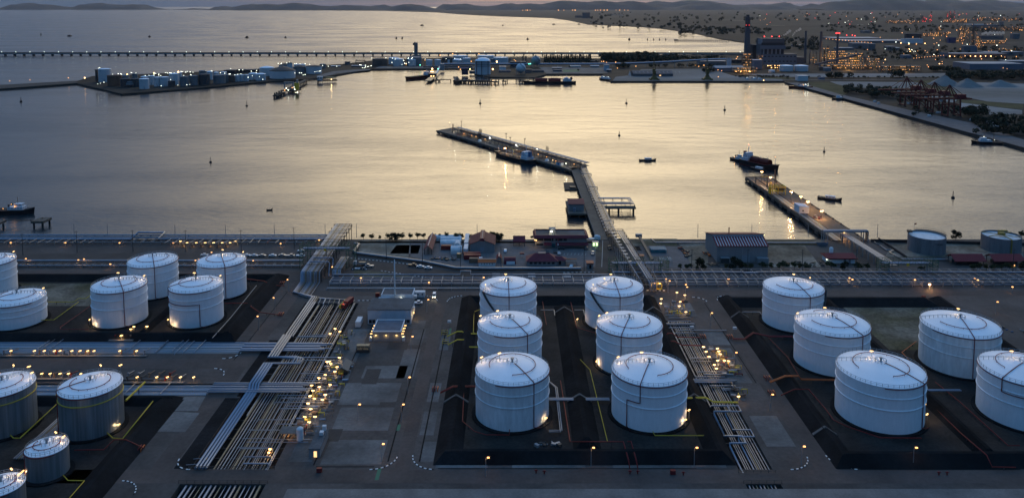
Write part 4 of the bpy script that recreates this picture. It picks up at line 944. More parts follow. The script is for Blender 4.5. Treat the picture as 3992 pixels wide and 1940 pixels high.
for dx in(-.4,.6):MB().lathe(x0+dx,y0-1.5,[(.01,4.9),(.4,5.2),(.01,5.6)],8).build('lamp_head',warm,t)
point(t,(x0+.2,y0-1.9,5.0),420,(1,.6,.2),.3)
x0,x1,y0=rect_from(2003,2045,960)
gable('small open maroon roofed pavilion left of the office',x0,x1,y0,y0+7,3.2,2.4,'x',wallg,maroon,open_=True,name='pavilion',cap=False)
def hip(t,x0,x1,y0,y1,h,rise,m,o=.7,inset=None,name='roof'):
 x0-=o;x1+=o;y0-=o;y1+=o;ym=(y0+y1)/2;k=inset or(y1-y0)/2
 MB().add([(x0,y0,h),(x1,y0,h),(x1,y1,h),(x0,y1,h),(x0+k,ym,h+rise),(x1-k,ym,h+rise)],[(0,1,5,4),(1,2,5),(2,3,4,5),(3,0,4),(3,2,1,0)]).build(name,m,t)
x0,x1,y0=rect_from(2055,2172,1036)
t=thing('gate_house','wide maroon hip roofed house beside the public road','building',((x0+x1)/2,y0,0));y1=y0+9
MB().b0(x0,x1,y0,y1,0,2.9).build('wall',wallg,t);hip(t,x0,x1,y0,y1,2.8,3.4,maroon);MB().b0((x0+x1)/2-2.2,(x0+x1)/2+2.2,(y0+y1)/2-.7,(y0+y1)/2+.7,6.0,6.5).build('ridge_cap',ridgec,t)
MB().b0(x1,x1+5,y0+2,y0+6.5,0,2.6).build('side_wing',wallg,t);hip(t,x1-3,x1+5,y0+2,y0+6.5,2.6,1.8,maroon,name='wing_roof')
windows(t,0,x0+1,x1-1,y0,1.1,2.3,6,1.0);MB().b0(x1+1,x1+2.4,y0+1.93,y0+2.02,0,2.1).build('door',dark,t)
x0,x1,y0=rect_from(2207,2250,1040);t=thing('carport','red edged flat carport right of the hip roofed house','carport',(x0,y0,0));MB().b0(x0,x1,y0,y0+5,2.6,2.9).build('roof',MAT['slab_concrete'],t);MB().b0(x0-.1,x1+.1,y0+4.6,y0+5.1,2.9,3.2).build('fascia',red,t);[MB().bar((x,y,0),(x,y,2.6),.18).build('post',greyst,t)for x in(x0+.2,x1-.2)for y in(y0+.2,y0+4.8)]
x0,x1,y0=rect_from(2289,2312,1045);t=thing('guard_booth','small red roofed guard booth at the jetty road gate','booth',(x0,y0,0));MB().b0(x0,x1,y0,y0+4,0,2.8).build('wall',wallg,t);MB().b0(x0-.5,x1+.5,y0-.6,y0+4.5,2.8,3.15).build('roof',reddk,t);MB().b0(x0+1.2,x0+2.4,y0-.06,y0+.02,0,2.0).build('door',dark,t)
x0,x1,y0=rect_from(2026,2044,1006);t=thing('bus_stop','tiny maroon roofed shelter left of the hip roofed house','shelter',(x0,y0,0));MB().b0(x0,x1,y0,y0+2.4,2.3,2.9).build('roof',maroon,t);[MB().bar((x,y0+.2,0),(x,y0+.2,2.3),.16).build('post',greyst,t)for x in(x0+.2,x1-.2)]
p=g(2321,963);t=thing('lit_kiosk','bright green lit kiosk right of the office','kiosk',tuple(p))
MB().box(p.x,p.y,.5,3.6,2.4,1).build('base',wallg,t);MB().box(p.x,p.y,3.3,4,2.8,.3).build('roof',greyst,t);MB().box(p.x-1,p.y-.2,2.1,1.2,.5,2.2).build('lit_panel',emit('green_lit_panel',(.62,1.0,.38),1.5),t);MB().box(p.x+.9,p.y-.2,2.1,1.2,.5,2.2).build('lit_panel',MAT['green_lit_panel'],t);point(t,(p.x,p.y-1.8,2.4),220,(.7,1,.45),.3)
p=g(2302,944);t=thing('canopy','low white canopy between the office and the lit kiosk','canopy',tuple(p));MB().box(p.x,p.y,2.5,4.8,2.6,.3).build('roof',tarp,t);[MB().bar((p.x+a,p.y,0),(p.x+a,p.y,2.4),.15).build('post',greyst,t)for a in(-2,2)]
for i,(x,y,r)in enumerate([(2326,932,1.6),(2333,934,1.3)]):
 p=g(x,y);t=thing('water_tank',['larger pale round tank behind the lit kiosk','smaller pale round tank behind the lit kiosk'][i],'tank',tuple(p));MB().lathe(p.x,p.y,[(r,0),(r,2),(r*.7,2.7),(.01,3)],14).build('shell',tarp,t)
x0,x1,y0=rect_from(2794,2992,1021);y1=y0+27
t=thing('warehouse','big grey warehouse with maroon roof and row of white roof strips','building',((x0+x1)/2,y0,0))
MB().b0(x0,x1,y0,y1,0,9.6).add([(x,y,zz)for x in(x0,x1)for y,zz in((y0,9.6),(y0+9.5,12.4),(y0+9.6,13.6),(y1,9.6))],[(0,1,2,3),(7,6,5,4)]).build('wall',wallg,t)
def slope(x0,x1,ya,za,yb,zb,th=.25):return MB().add([(x0,ya,za),(x1,ya,za),(x1,yb,zb),(x0,yb,zb),(x0,ya,za+th),(x1,ya,za+th),(x1,yb,zb+th),(x0,yb,zb+th)],[(3,2,1,0),(4,5,6,7),(0,1,5,4),(1,2,6,5),(2,3,7,6),(3,0,4,7)])
slope(x0-.5,x1+.5,y0-.6,9.45,y0+9.4,12.45).build('roof',maroon,t);slope(x0-.5,x1+.5,y0+9.6,13.6,y1+.6,9.5).build('rear_roof',maroon,t)
MB().b0(x0-.2,x1+.2,y0+9.4,y0+9.7,12.5,13.5).build('clerestory',wallb,t);MB().b0(x0-.6,x1+.6,y0+9.2,y0+10.4,13.7,14.1).build('ridge',maroon,t)
for i in range(18):
 x=x0+(x1-x0)*(i+.3)/18;slope(x,x+.32,y0-.5,9.8,y0+8.6,12.53,.06).build('roof_strip',tarp,t)
xd=g(2908,1021).x;MB().b0(xd-2.2,xd+2.2,y0-.1,y0+.02,0,4.3).build('door',doorg,t);MB().b0(xd-2.4,xd+2.4,y0-.14,y0-.02,4.3,4.7).build('door_hood',wallg,t)
MB().b0((x0+x1)/2-.1,(x0+x1)/2+.1,y0-.1,y0,0,9.4).build('downpipe',greyst,t)
MB().bar((x0+11,y0+15,11),(x0+11,y0+15,16.5),.5).build('vent_stack',reddk,t)
MB().b0(x0+23,x1-.5,y0-3.5,y0,0,3.2).build('side_store',wallg,t)
p=g(2828,1026);t=thing('lean_to','dark lean-to with pale roof against the big grey warehouse','shed',tuple(p));MB().box(p.x,p.y+2,1.4,4.4,3.6,2.8).build('wall',steeld,t);MB().box(p.x,p.y+2,3.0,5,4,.25).build('roof',greyst,t)
x0,x1,y0=rect_from(3226,3333,1026);t=thing('pump_house','white block with a dark red roof and a white water tank on top','building',(x0,y0,0));y1=y0+8
MB().b0(x0,x1,y0,y1,0,3.4).build('wall',wallw,t);hip(t,x0,x1,y0,y1,3.3,1.7,reddk,1.2,1.0);MB().b0(x0-1.2,x1+1.2,y0-1.25,y0-1.1,2.8,3.4).build('fascia',reddk,t)
for a in(9.5,12.2):MB().b0(x0+a,x0+a+1.3,y0-.06,y0+.02,0,2.4).build('door',pipeb,t)
MB().lathe(x0+4.4,y1-2,[(1.1,4.4),(1.15,7.2),(.7,7.7),(.01,7.9)],14).build('roof_tank',tarp,t);MB().box(x0-.6,y0-.3,2.6,.7,.4,.4).build('lamp_head',cool,t);point(t,(x0-.8,y0-.8,2.4),60,(.8,1,.8),.2)
for i,(a,c)in enumerate(((3712,3838),(3864,3990))):
 x0,x1,y0=rect_from(a+14,c-4,1034);t=gable(['long dark red roofed shed in front of the gap between the open topped tanks','long dark red roofed shed at the right edge of the photo'][i],x0,x1,y0,y0+8,3.2,2.2,'x',steeld,reddk,name='shed',cap=False,group='dark red roofed sheds',open_=True,over=1.2)
 MB().b0(x0+1,x1-1,y0+3,y0+6,0,2).build('stored_pumps',steeld,t)
x0,x1,y0=rect_from(1655,1683,992);gable('long narrow maroon roofed shed with a pale ridge, left of the white tents',x0,x1,y0,y0+26,3.4,2.0,'y',wallg,maroon,name='shed',open_=True)
def vault(label,x0,x1,y0,y1,h,along,m=None,group='white storage tents'):
 t=thing('storage_tent',label,'tent',((x0+x1)/2,y0,0),0,group);b=MB();n=10
 if along=='x':
  prof=[((y0+y1)/2-math.cos(math.pi*i/n)*(y1-y0)/2,h*(.35+.65*math.sin(math.pi*i/n)))for i in range(n+1)]
  prof=[(y0,0)]+prof+[(y1,0)];vs=[(x,y,zz)for x in(x0,x1)for y,zz in prof];k=len(prof)
 else:
  prof=[((x0+x1)/2-math.cos(math.pi*i/n)*(x1-x0)/2,h*(.35+.65*math.sin(math.pi*i/n)))for i in range(n+1)]
  prof=[(x0,0)]+prof+[(x1,0)];vs=[(x,y,zz)for y in(y0,y1)for x,zz in prof];k=len(prof)
 b.add(vs,[(i,i+1,k+i+1,k+i)for i in range(k-1)]+[tuple(range(k)),tuple(range(2*k-1,k-1,-1))]);b.build('cover',m or tarp,t)
 return t
V=lambda xl,xr,yb:rect_from(xl,xr,yb)
x0,x1,y0=V(1683,1799,934);vault('long low white tent nearest the sea',x0,x1,y0,y0+4,2.6,'x')
x0,x1,y0=V(1717,1756,947);vault('white tent behind the maroon container, left one of the joined pair',x0,x1,y0,y0+5.5,3.2,'x')
x0,x1,y0=V(1757,1798,947);vault('white tent behind the rounded tent, right one of the joined pair',x0,x1,y0,y0+5.5,3.2,'x')
x0,x1,y0=V(1716,1796,957);vault('wide white tent in front of the joined pair',x0,x1,y0,y0+4.6,3.0,'x')
x0,x1,y0=V(1768,1795,972);vault('rounded white tent end facing the road',x0,x1,y0,y0+6,4.2,'y')
x0,x1,y0=V(1757,1800,979);vault('white tent second from the road, right of the container',x0,x1,y0,y0+4,3.0,'x')
x0,x1,y0=V(1757,1799,990);vault('white tent nearest the road, raised on a trailer',x0,x1,y0,y0+4.4,3.8,'x')
def container(label,x,y,L_,rz,m,w=2.4,h=2.6,z=0.15,name='shipping_container',cat='container',group=None,doors=True):
 t=thing(name,label,cat,(x,y,z),rz,group,world=False);MB().box(0,0,h/2,L_,w,h).build('body',m,t)
 b=MB();n=int(L_/.6)
 for i in range(n):xx=-L_/2+.3+i*(L_-.6)/max(1,n-1);b.box(xx,-w/2-.03,h/2,.2,.06,h*.9);b.box(xx,w/2+.03,h/2,.2,.06,h*.9)
 b.build('corrugation',m,t)['kind']='stuff'
 if doors:MB().box(-L_/2-.04,0,h/2,.08,w*.9,h*.9).build('door',m,t)
 return t
for i,(x,y)in enumerate([(1821,943),(1819,961),(1817,985)]):
 p=g(x,y);container(['white trailer nearest the sea beside the gabled workshop','white trailer in the middle beside the gabled workshop','white trailer with stained roof nearest the road beside the gabled workshop'][i],p.x,p.y,10,1.57,silver,2.5,3.2,.9,'box_trailer','trailer','white trailers')
p=g(1740,972);container('maroon topped container in front of the white tents',p.x,p.y,6.2,0,reddk)
p=g(1842,1010);container('long dark red container at the roadside, left of the red roofed hut',p.x,p.y,10,.02,reddk,2.6,2.8)
p=g(1843,1003);container('dark red container standing behind the roadside one',p.x-.5,p.y+.6,10,.02,reddk,2.6,2.8)
p=g(1847,1022);container('rusty orange container in front of the dark red ones',p.x,p.y,5.2,0,rust,2.6,2.5)
p=g(1790,1003);container('tan cube container behind the utility pole',p.x,p.y,2.6,0,MAT['tan_pipe'],2.4,2.4)
x0,x1,y0=V(1866,1931,1038);t=gable('white hut with an orange red roof beside the roadside pipe',x0,x1,y0,y0+4,2.6,.9,'x',wallw,orange,name='hut');MB().box(x0+1,y0+4.5,2.6,2,1.6,2.6).build('water_tank',tarp,t);windows(t,0,x0+1,x1-1,y0,1,2,5,1.2)
x0,x1,y0=V(1938,1953,1022);gable('small red shed with a pale ridge line between two huts',x0,x1,y0,y0+6,2.4,1.1,'y',wallg,reddk,name='shed')
x0,x1,y0=V(1965,2011,1030);t=vault('maroon barrel roofed hut beside the pavilion road',x0,x1,y0,y0+5,3.6,'x',maroon,'barrel huts');MB().b0(x0+1.4,x1-.6,y0-.15,y0-.02,0,1.8).build('front',wallw,t)
def pile(label,x,y,w,d,n,mats,cat='scrap',name='scrap_pile',seed=1,hmax=1.6):
 p=g(x,y);t=thing(name,label,cat,tuple(p));R.seed(seed)
 for i in range(n):
  a,c=R.uniform(-w,w),R.uniform(-d,d);s_=R.uniform(.4,1.3);b=MB()
  if R.random()<.5:b.box(p.x+a,p.y+c,s_*.4,s_*R.uniform(.8,2),s_,s_*.8,R.uniform(0,3))
  elif R.random()<.5:b.hcyl((p.x+a-s_,p.y+c,s_*.4),(p.x+a+s_,p.y+c+R.uniform(-1,1),s_*.5),s_*.35,7)
  else:b.bar((p.x+a,p.y+c,.1),(p.x+a+R.uniform(-2,2),p.y+c+R.uniform(-1,1),R.uniform(.3,hmax)),.3)
  b.build('scrap_piece',R.choice(mats),t)
 return t
pile('heap of dark machine parts beside the narrow maroon shed',1712,1008,5.5,1.6,26,[steeld,rust,bluep,steeld],seed=2);pile('blue and grey scrap heap left of the dark red containers',1755,1012,5,1.4,20,[steeld,teal,greyst,steeld],seed=3)
pile('row of orange buoys and dark gear on the paved yard',2672,985,2,8,26,[orange,red,steeld,steeld],'gear','gear_pile',4);pile('orange gear against the left end of the big warehouse',2752,990,1.5,4,12,[orange,steeld,rust],'gear','gear_pile',5);pile('dark scrap and timber heap on the dry field',3130,1030,12,4,36,[steeld,rust,MAT['tan_pipe'],steeld],seed=6);pile('white bags and rubbish at the road edge by the left gantry',1400,1048,5,1.2,16,[tarp,tarp,steeld],'rubbish','rubbish_pile',7);pile('planks and dark offcuts left at the foot of the front bund',2140,1732,5,1.2,16,[greyst,steeld,greyst],'scrap','scrap_pile',8,.5)
pile('dark gear and low drums behind the big warehouse trees',2780,1033,3,3,14,[steeld,rust],'gear','gear_pile',12)
for i,(x,y,w,m)in enumerate([(2565,979,64,teal),(2595,1020,48,silver)]):
 p=g(x,y);t=thing('pallet_stack',['long stack of teal pallets on the paved yard','row of white and blue frames standing on the paved yard'][i],'stack',tuple(p))
 for k in range(8 if i==0 else 12):
  b=MB()
  if i==0:[b.box(p.x,p.y-3+k*.9,.4+j*.55,9.6,.5,.2)for j in range(4)]
  else:xx=p.x-3.3+k*.6;[b.bar((xx,p.y-2+q,0),(xx,p.y-2+q,2.2),.12)for q in(0,4)];b.bar((xx,p.y-2,2.2),(xx,p.y+2,2.2),.12);b.bar((xx,p.y-2,1.1),(xx,p.y+2,1.1),.12)
  b.build('pallet' if i==0 else 'rack_frame',[teal,MAT['blue_paint'],teal][k%3]if i==0 else[silver,teal][k%2],t)
p=g(2493,1010);t=thing('shed','tiny red roofed shed right of the main jetty pipe rack','shed',tuple(p));MB().box(p.x,p.y,1.1,4.6,2.4,2.2).build('wall',wallg,t);MB().box(p.x-1.4,p.y,2.5,2.4,3,.2).build('roof',reddk,t);MB().box(p.x+1.3,p.y,2.45,2.8,3.2,.2).build('roof',red,t)
p=g(2482,970);t=thing('pit','dark square pit by the sea wall right of the jetty','pit',tuple(p));[MB().box(p.x+a,p.y+c,.3,w_,d_,.6).build('rim',concrete,t)for a,c,w_,d_ in((-2.2,0,.3,6),(2.2,0,.3,6),(0,3,4.7,.3),(0,-3,4.7,.3))];MB().box(p.x,p.y,.08,4.1,5.7,.06).build('cover',dark,t)
t=thing('conveyor','slim covered conveyor sloping from the sea wall into the yard','conveyor',tuple(g(2530,1005)))
a,c=g(2490,917,3.4),g(2543,1012,.8);MB().bar(a,c,1.6,.8).build('gallery',steeld,t);MB().box(a.x,a.y,3.4,4,2.4,2).build('head_house',greyst,t)
p=g(3205,956);t=thing('skip','grey open skip beside the sea wall pipes','skip',tuple(p));b=MB();b.add([(p.x+sx*2.8,p.y+sy*1.2,0)for sx in(-1,1)for sy in(-1,1)]+[(p.x+sx*3.2,p.y+sy*1.4,1.7)for sx in(-1,1)for sy in(-1,1)],[(0,1,3,2),(0,4,5,1),(1,5,7,3),(3,7,6,2),(2,6,4,0)]);b.build('body',pipeb,t)
p=g(1540,1181);t=thing('mast','tall slim white mast rising beside the white control building','mast',tuple(p));b=MB();b.lathe(p.x,p.y,[(.42,0),(.34,12),(.25,22.6),(.01,22.7)],10);b.build('pole',tarp,t)
x0,x1,y0=V(1486,1609,1180);y1=y0+9.5;t=thing('control_building','white flat roofed control building at the foot of the mast','building',(x0,y0,0))
MB().b0(x0,x1,y0,y1,0,3.9).build('wall',wallw,t);b=MB();[b.b0(*q,3.9,4.3)for q in((x0,x1,y0,y0+.3),(x0,x1,y1-.3,y1),(x0,x0+.3,y0+.3,y1-.3),(x1-.3,x1,y0+.3,y1-.3))];b.build('parapet',wallw,t);MB().b0(x0+.3,x1-.3,y0+.3,y1-.3,3.9,4.0).build('flat_roof',roofd,t)
windows(t,0,x0+3,x1-1,y0,1.2,2.3,4,2.0);MB().add([(x0-1.2,y0-2.8,1.9),(x0+4.6,y0-2.8,1.9),(x0+4.6,y0,3.0),(x0-1.2,y0,3.0)],[(0,1,2,3)]).build('awning',tarp,t);MB().b0(x1-4,x1,y0-2,y0,2.5,2.7).build('awning',greyst,t);MB().lathe(g(1569,1168).x,y0-.3,[(.01,2.2),(.22,2.4),(.01,2.6)],8).build('lamp_head',cool,t);point(t,(g(1569,1168).x,y0-.7,2.4),60,(1,.95,.7),.15)
MB().b0(x1+.1,x1+1.6,y0+3,y0+5,1.2,2.4).build('air_unit',silver,t)
p=g(1637,1156);t=container('white portable cabin with two small windows',p.x,p.y,5.4,0,silver,2.6,2.8,.2,'portable_cabin','cabin');[MB().box(a,-1.4,1.6,.6,.1,.7).build('window',glass,t)for a in(-.8,1.4)]
p=g(1472,1155);t=thing('fire_box','square red fire equipment box left of the control building','box',tuple(p));MB().box(p.x,p.y,1,2,1.6,1.9).build('body',red,t)
x0,x1,y0=V(1434,1602,1262);y1=y0+14;t=thing('workshop','wide blue grey workshop with panelled front behind the low block','building',(x0,y0,0))
MB().b0(x0,x1,y0,y1,0,6.9).build('wall',wallb,t);MB().b0(x0-.3,x1+.3,y0-.3,y1+.3,6.9,7.2).build('flat_roof',roofd,t)
for i in range(5):xx=x0+.4+i*(x1-x0-.8)/5;MB().b0(xx+.2,xx+(x1-x0-.8)/5-.2,y0-.12,y0+.02,2.6,6.3).build('wall_panel',wallb,t)
for a,c in((x0+.4,x0+3.6),(x1-3.6,x1-.4)):[MB().b0(a+q*(c-a)/2+.1,a+(q+1)*(c-a)/2-.1,y0-.07,y0+.02,.4,2.1).build('window',glass,t)for q in(0,1)]
MB().box(x1+.7,y0+5,3.4,.5,1.2,.3).build('lamp_head',fluo,t);point(t,(x1+1.2,y0+4.6,3.0),260,(1,.66,.26),.2);MB().box(x1+.6,y0+6.4,5,1.1,1.8,1.6).build('air_unit',silver,t)
x0,x1,y0=V(1452,1564,1329);y1=y0+13;t=thing('switch_house','low flat roofed block with pale parapet and a ring of yellow wall lamps','building',(x0,y0,0))
MB().b0(x0,x1,y0,y1,0,4.2).build('wall',wallg,t);b=MB();[b.b0(*q,4.2,4.75)for q in((x0,x1,y0,y0+.35),(x0,x1,y1-.35,y1),(x0,x0+.35,y0+.35,y1-.35),(x1-.35,x1,y0+.35,y1-.35))];b.build('parapet',wallw,t);MB().b0(x0+.35,x1-.35,y0+.35,y1-.35,4.2,4.3).build('flat_roof',roofb,t)
for f in(.12,.48,.84):xx=x0+(x1-x0)*f;MB().box(xx,y0-.25,2.9,.5,.3,.2).build('lamp_head',fluo,t);point(t,(xx,y0-.5,2.6),70,(1,.64,.22),.12)
for i,yy in enumerate((y0+.6,y0+3.4,y0+6.6,y0+9.6)):
 for s_ in(-1,1):
  xx=(x0 if s_<0 else x1)+s_*.6;MB().box(xx,yy,3.2,1.0,.35,.22).build('lamp_head',fluo,t)
  if i%2==0:point(t,(xx,yy,2.9),130,(1,.62,.2),.15)
for s_ in(-1,1):MB().b0((x0-1.5 if s_<0 else x1+.4),(x0-.4 if s_<0 else x1+1.5),y0+.2,y0+2,0,1.6).build('air_unit',silver,t)
p=g(1395,1276);container('white container standing alone left of the workshop',p.x,p.y+3.2,6.4,1.57,silver)
p=g(1414,1374);t=thing('generator','triple tan tank on a dark blue frame in front of the low block','generator',tuple(p));[MB().box(p.x-1.8+i*1.85,p.y+1,2.6,1.7,2.2,1.1).build('tank',MAT['tan_pipe'],t)for i in range(3)];b=MB();[b.bar((p.x+a,p.y+c,0),(p.x+a,p.y+c,2.1),.25)for a in(-2.7,0,2.7)for c in(0,2)];b.box(p.x,p.y+1,.8,5.8,2.2,1).build('frame',MAT['blue_paint']if False else steeld,t)
p=g(1338,1450);gable('dark teal pitched roof shed beside the lit pump cluster',p.x-2.2,p.x+2.2,p.y-2.5,p.y+5,2.0,1.2,'y',steeld,mat('dark_teal_roof',(.015,.06,.085),.5),name='shed',cap=False)
p=g(1226,1782);t=thing('long_cabin','long dark roofed cabin with a lit doorway near the bottom road','cabin',(p.x,p.y,0));MB().b0(p.x-1.8,p.x+1.8,p.y,p.y+12,0,2.9).build('wall',wallg,t);MB().b0(p.x-2.0,p.x+2.0,p.y-.2,p.y+12.2,2.9,3.1).build('roof',roofd,t);MB().b0(p.x-.2,p.x+.8,p.y-.08,p.y+.02,.2,2.2).build('lit_door',litw,t);MB().box(p.x+.4,p.y+8.6,3.7,1.3,1.5,1.1).build('air_unit',silver,t);MB().box(p.x+.6,p.y+11.6,3.9,1.3,1.1,1.6).build('air_unit',silver,t)
for i,(x,y)in enumerate([(1245,1838),(2623,1846),(3600,1162)]):
 p=g(x,y);t=thing('fire_box',['flat red box on the near edge of the yard','square red box beside the front road, right of the pipe stands','small red box by the yard road at the right'][i],'box',tuple(p));MB().box(p.x,p.y,.7,1.6,1,1.4).build('body',red,t);MB().box(p.x,p.y-.53,.7,1.3,.08,1.1).build('door',reddk,t)
for i,(x,y)in enumerate([(2456,1845),(2486,1845),(2122,1845),(2090,1842),(2664,1850),(3692,1850),(3660,1850)]):
 p=g(x,y);t=thing('hydrant',['red hydrant at the foot of the left red bund pipe','red hydrant at the foot of the right red bund pipe','red hydrant by the front road below the middle bund','rusty stub beside the hydrant below the middle bund','dark valve right of the square red box','red hydrant below the right bund','rusty stub below the right bund'][i],'hydrant',tuple(p));MB().cyl(p.x,p.y,0,1.2,.22,8).build('post',red,t);MB().hcyl((p.x-.6,p.y,.9),(p.x+.6,p.y,.9),.16,8).build('outlet',reddk,t)
for i,(x,y)in enumerate([(1697,1520),(2846,1316),(2992,1478),(3008,1535),(1100,1106),(1095,1228),(545,1752),(2740,1315)]):
 p=g(x,y);t=thing('valve_skid',['red valve skid left of the centre left bund','red valve skid on the right road verge, far end','red valve skid on the right road verge, middle','red valve skid on the right road verge, near end','red valve skid at the far left bund corner','red valve skid beside the left bund road','red valve skid by the pale loading slab','dark red valve skid at the end of the upper bund pipe'][i],'valves',tuple(p));b=MB();R.seed(40+i)
 for k in range(3):MB().tube([(p.x-1+k,p.y-1.4,.1),(p.x-1+k,p.y-1.4,1.0),(p.x-1+k,p.y+1.4,1.0),(p.x-1+k,p.y+1.4,.1)],.16,5).build('pipe',[red,reddk,orange][k%3],t)
 b.bar((p.x-1.4,p.y,.8),(p.x+1.4,p.y,.8),.2);b.build('frame',steeld,t)
for i,(x,y)in enumerate([(1733,1304),(1736,1340)]):
 p=g(x,y);t=thing('foam_skid',['upper yellow framed foam skid left of the centre left bund','lower yellow framed foam skid left of the centre left bund'][i],'valves',tuple(p));b=MB();[b.bar((p.x+a,p.y+c,0),(p.x+a,p.y+c,1.8),.13)for a in(-1.3,1.3)for c in(-1,1)];[b.bar((p.x-1.3,p.y+c,z),(p.x+1.3,p.y+c,z),.12)for c in(-1,1)for z in(.9,1.8)];b.build('frame',yellow,t);MB().hcyl((p.x-1,p.y,.8),(p.x+1,p.y,.8),.4,8).build('vessel',steeld,t)
for i,(x,y)in enumerate([(1752,1270),(2697,1292),(2864,1296)]):
 p=g(x,y);t=thing('white_cabinet',['white cabinet on a post left of the centre left bund','pair of white cabinets beside the narrow pipeway','white cabinets on the right bund'][i],'cabinet',tuple(p));b=MB();b.box(p.x,p.y,2.2,1.6,.8,1);b.build('box',silver,t);MB().bar((p.x,p.y,0),(p.x,p.y,1.8),.2).build('post',greyst,t)
# ================================================================ VEHICLES
def car(kind,paint):
 t=thing('parked_car','','car',(0,0,0),0,None,world=False)
 if kind=='pickup':L_,H_=5.2,1.75
 elif kind=='van':L_,H_=4.6,2.0
 else:L_,H_=4.5,1.45
 h=L_/2;w=.88
 if kind=='sedan':prof=[(-h,.35),(-h,.8),(-h+.3,.92),(-h+.9,.95),(-h+1.5,H_),(-h+2.9,H_),(h-1.1,.95),(h-.2,.8),(h,.65),(h,.35)]
 elif kind=='pickup':prof=[(-h,.45),(-h,1.05),(-.2,1.05),(-.1,1.1),(0,H_),(1.3,H_),(1.8,1.08),(h-.1,.98),(h,.75),(h,.45)]
 else:prof=[(-h,.35),(-h,1.0),(-h+.15,H_),(.9,H_),(h-.9,1.15),(h-.1,.95),(h,.7),(h,.35)]
 b=MB();n=len(prof)
 vs=[(x,s_*(w if z<1.0 else w*.84),z)for s_ in(-1,1)for x,z in prof]
 b.add(vs,[tuple(range(n-1,-1,-1)),tuple(range(n,2*n))]+[(i,(i+1)%n,n+(i+1)%n,n+i)for i in range(n)]);b.build('body',paint,t)
 g_=MB()
 x0,x1=(-h+1.45,h-1.7)if kind=='sedan' else((.1,1.4)if kind=='pickup' else(-h+.3,.8))
 for s_ in(-1,1):g_.box((x0+x1)/2,s_*w*.88,(H_+.95)/2+.03,x1-x0,.06,(H_-.98)*.8)
 g_.build('side_window',glass,t)
 g2=MB();xa,za,xb,zb=(h-1.14,.99,-h+2.95,H_-.04)if kind=='sedan' else((1.76,1.13,1.33,H_-.04)if kind=='pickup' else(h-.93,1.2,.95,H_-.06))
 g2.add([(xa+.04,-w*.78,za),(xa+.04,w*.78,za),(xb+.04,w*.74,zb),(xb+.04,-w*.74,zb)],[(0,1,2,3)]);g2.build('windscreen',glass,t)
 for sx in(-h+.85,h-.85):
  for sy in(-1,1):MB().hcyl((sx,sy*w-.1,.34),(sx,sy*w+.1,.34),.34,10).build('wheel',rubber,t)
 return t
PC={}
for kind in('sedan','pickup','van'):
 for nm,pm in(('white',carw),('dark',card),('silver',cars)):PC[kind,nm]=None
def put_car(kind,nm,x,y,rz,label,group=None):
 if PC[kind,nm]is None:PC[kind,nm]=Proto(car(kind,dict(white=carw,dark=card,silver=cars)[nm]))
 p=g(x,y);return PC[kind,nm].put((p.x,p.y,.06),rz,label,group)
GA,GB='cars parked along the left public road','cars queuing on the public road'
for kind,nm,x,y,rz,lb in[('sedan','white',20,1001,0,'white saloon first from the left edge on the public road'),('sedan','white',797,997,0,'dim white car seen past the rear left tank'),('sedan','white',962,998,0,'white saloon half hidden by the rear right left-bund tank'),('sedan','white',991,999,0,'white saloon right of the rear right left-bund tank'),('sedan','silver',1022,999,0,'silver saloon second from the hidden white one'),('sedan','white',1063,999,0,'white saloon parked left of the gantry, nearest it'),('sedan','silver',1100,998,0,'silver saloon parked next to the gantry tower'),('pickup','silver',1132,1000,0,'silver pickup partly behind the left gantry tower'),('pickup','white',1172,1000,0,'white pickup parked under the left gantry'),('sedan','white',1174,981,0,'white saloon parked on the verge behind the left gantry')]:put_car(kind,nm,x,y,rz,lb,GA)
for kind,nm,x,y,rz,lb in[('pickup','dark',1608,1037,-.12,'dark pickup leading three cars on the bend of the public road'),('sedan','white',1639,1042,-.12,'white saloon in the middle of three cars on the bend'),('sedan','white',1670,1047,-.12,'white saloon last of three cars on the bend')]:put_car(kind,nm,x,y,rz,lb,GB)
for kind,nm,x,y,rz,lb in[('pickup','silver',1440,1040,3.0,'silver pickup behind the crane truck by the left gantry'),('sedan','silver',2179,990,1.57,'silver car in the marked bay by the hip roofed house'),('sedan','dark',2164,984,1.57,'dark car beside the marked bays by the hip roofed house'),('sedan','dark',2135,984,1.57,'dark car just behind the hip roofed house'),('pickup','silver',2311,991,1.4,'pickup with white cab crossing the office car park'),('pickup','dark',2376,970,1.57,'dark pickup beside the jetty pipe rack columns'),('sedan','white',1970,980,1.57,'white van-like car right of the gabled workshop'),('sedan','white',2228,1040,1.3,'white car parked by the red edged carport'),('pickup','white',1627,1184,0,'white pickup parked right of the control building'),('sedan','dark',2000+1045/3.68,971,1.57,'dark car under the right end of the office awning'),('sedan','dark',2188,972,0,'dark car under the office awning')]:put_car(kind,nm,x,y,rz,lb)
r=put_car('van','white',1693,1157,-1.57,'white van with lit headlights driving on the yard road')
for sy in(-.6,.6):MB().box(2.33,sy,.75,.1,.42,.28).build('headlight',emit('headlight',(1,.8,.45),14)if 'headlight' not in MAT else MAT['headlight'],r)
l_=bpy.data.lights.new('headlight_beam','SPOT');l_.energy=900;l_.color=(1,.75,.45);l_.spot_size=rad(70);l_.shadow_soft_size=.15;o_=bpy.data.objects.new('headlight_beam',l_);COL.objects.link(o_);o_.parent=r;o_.location=(2.5,0,.8);o_.rotation_euler=(0,rad(-80),0)
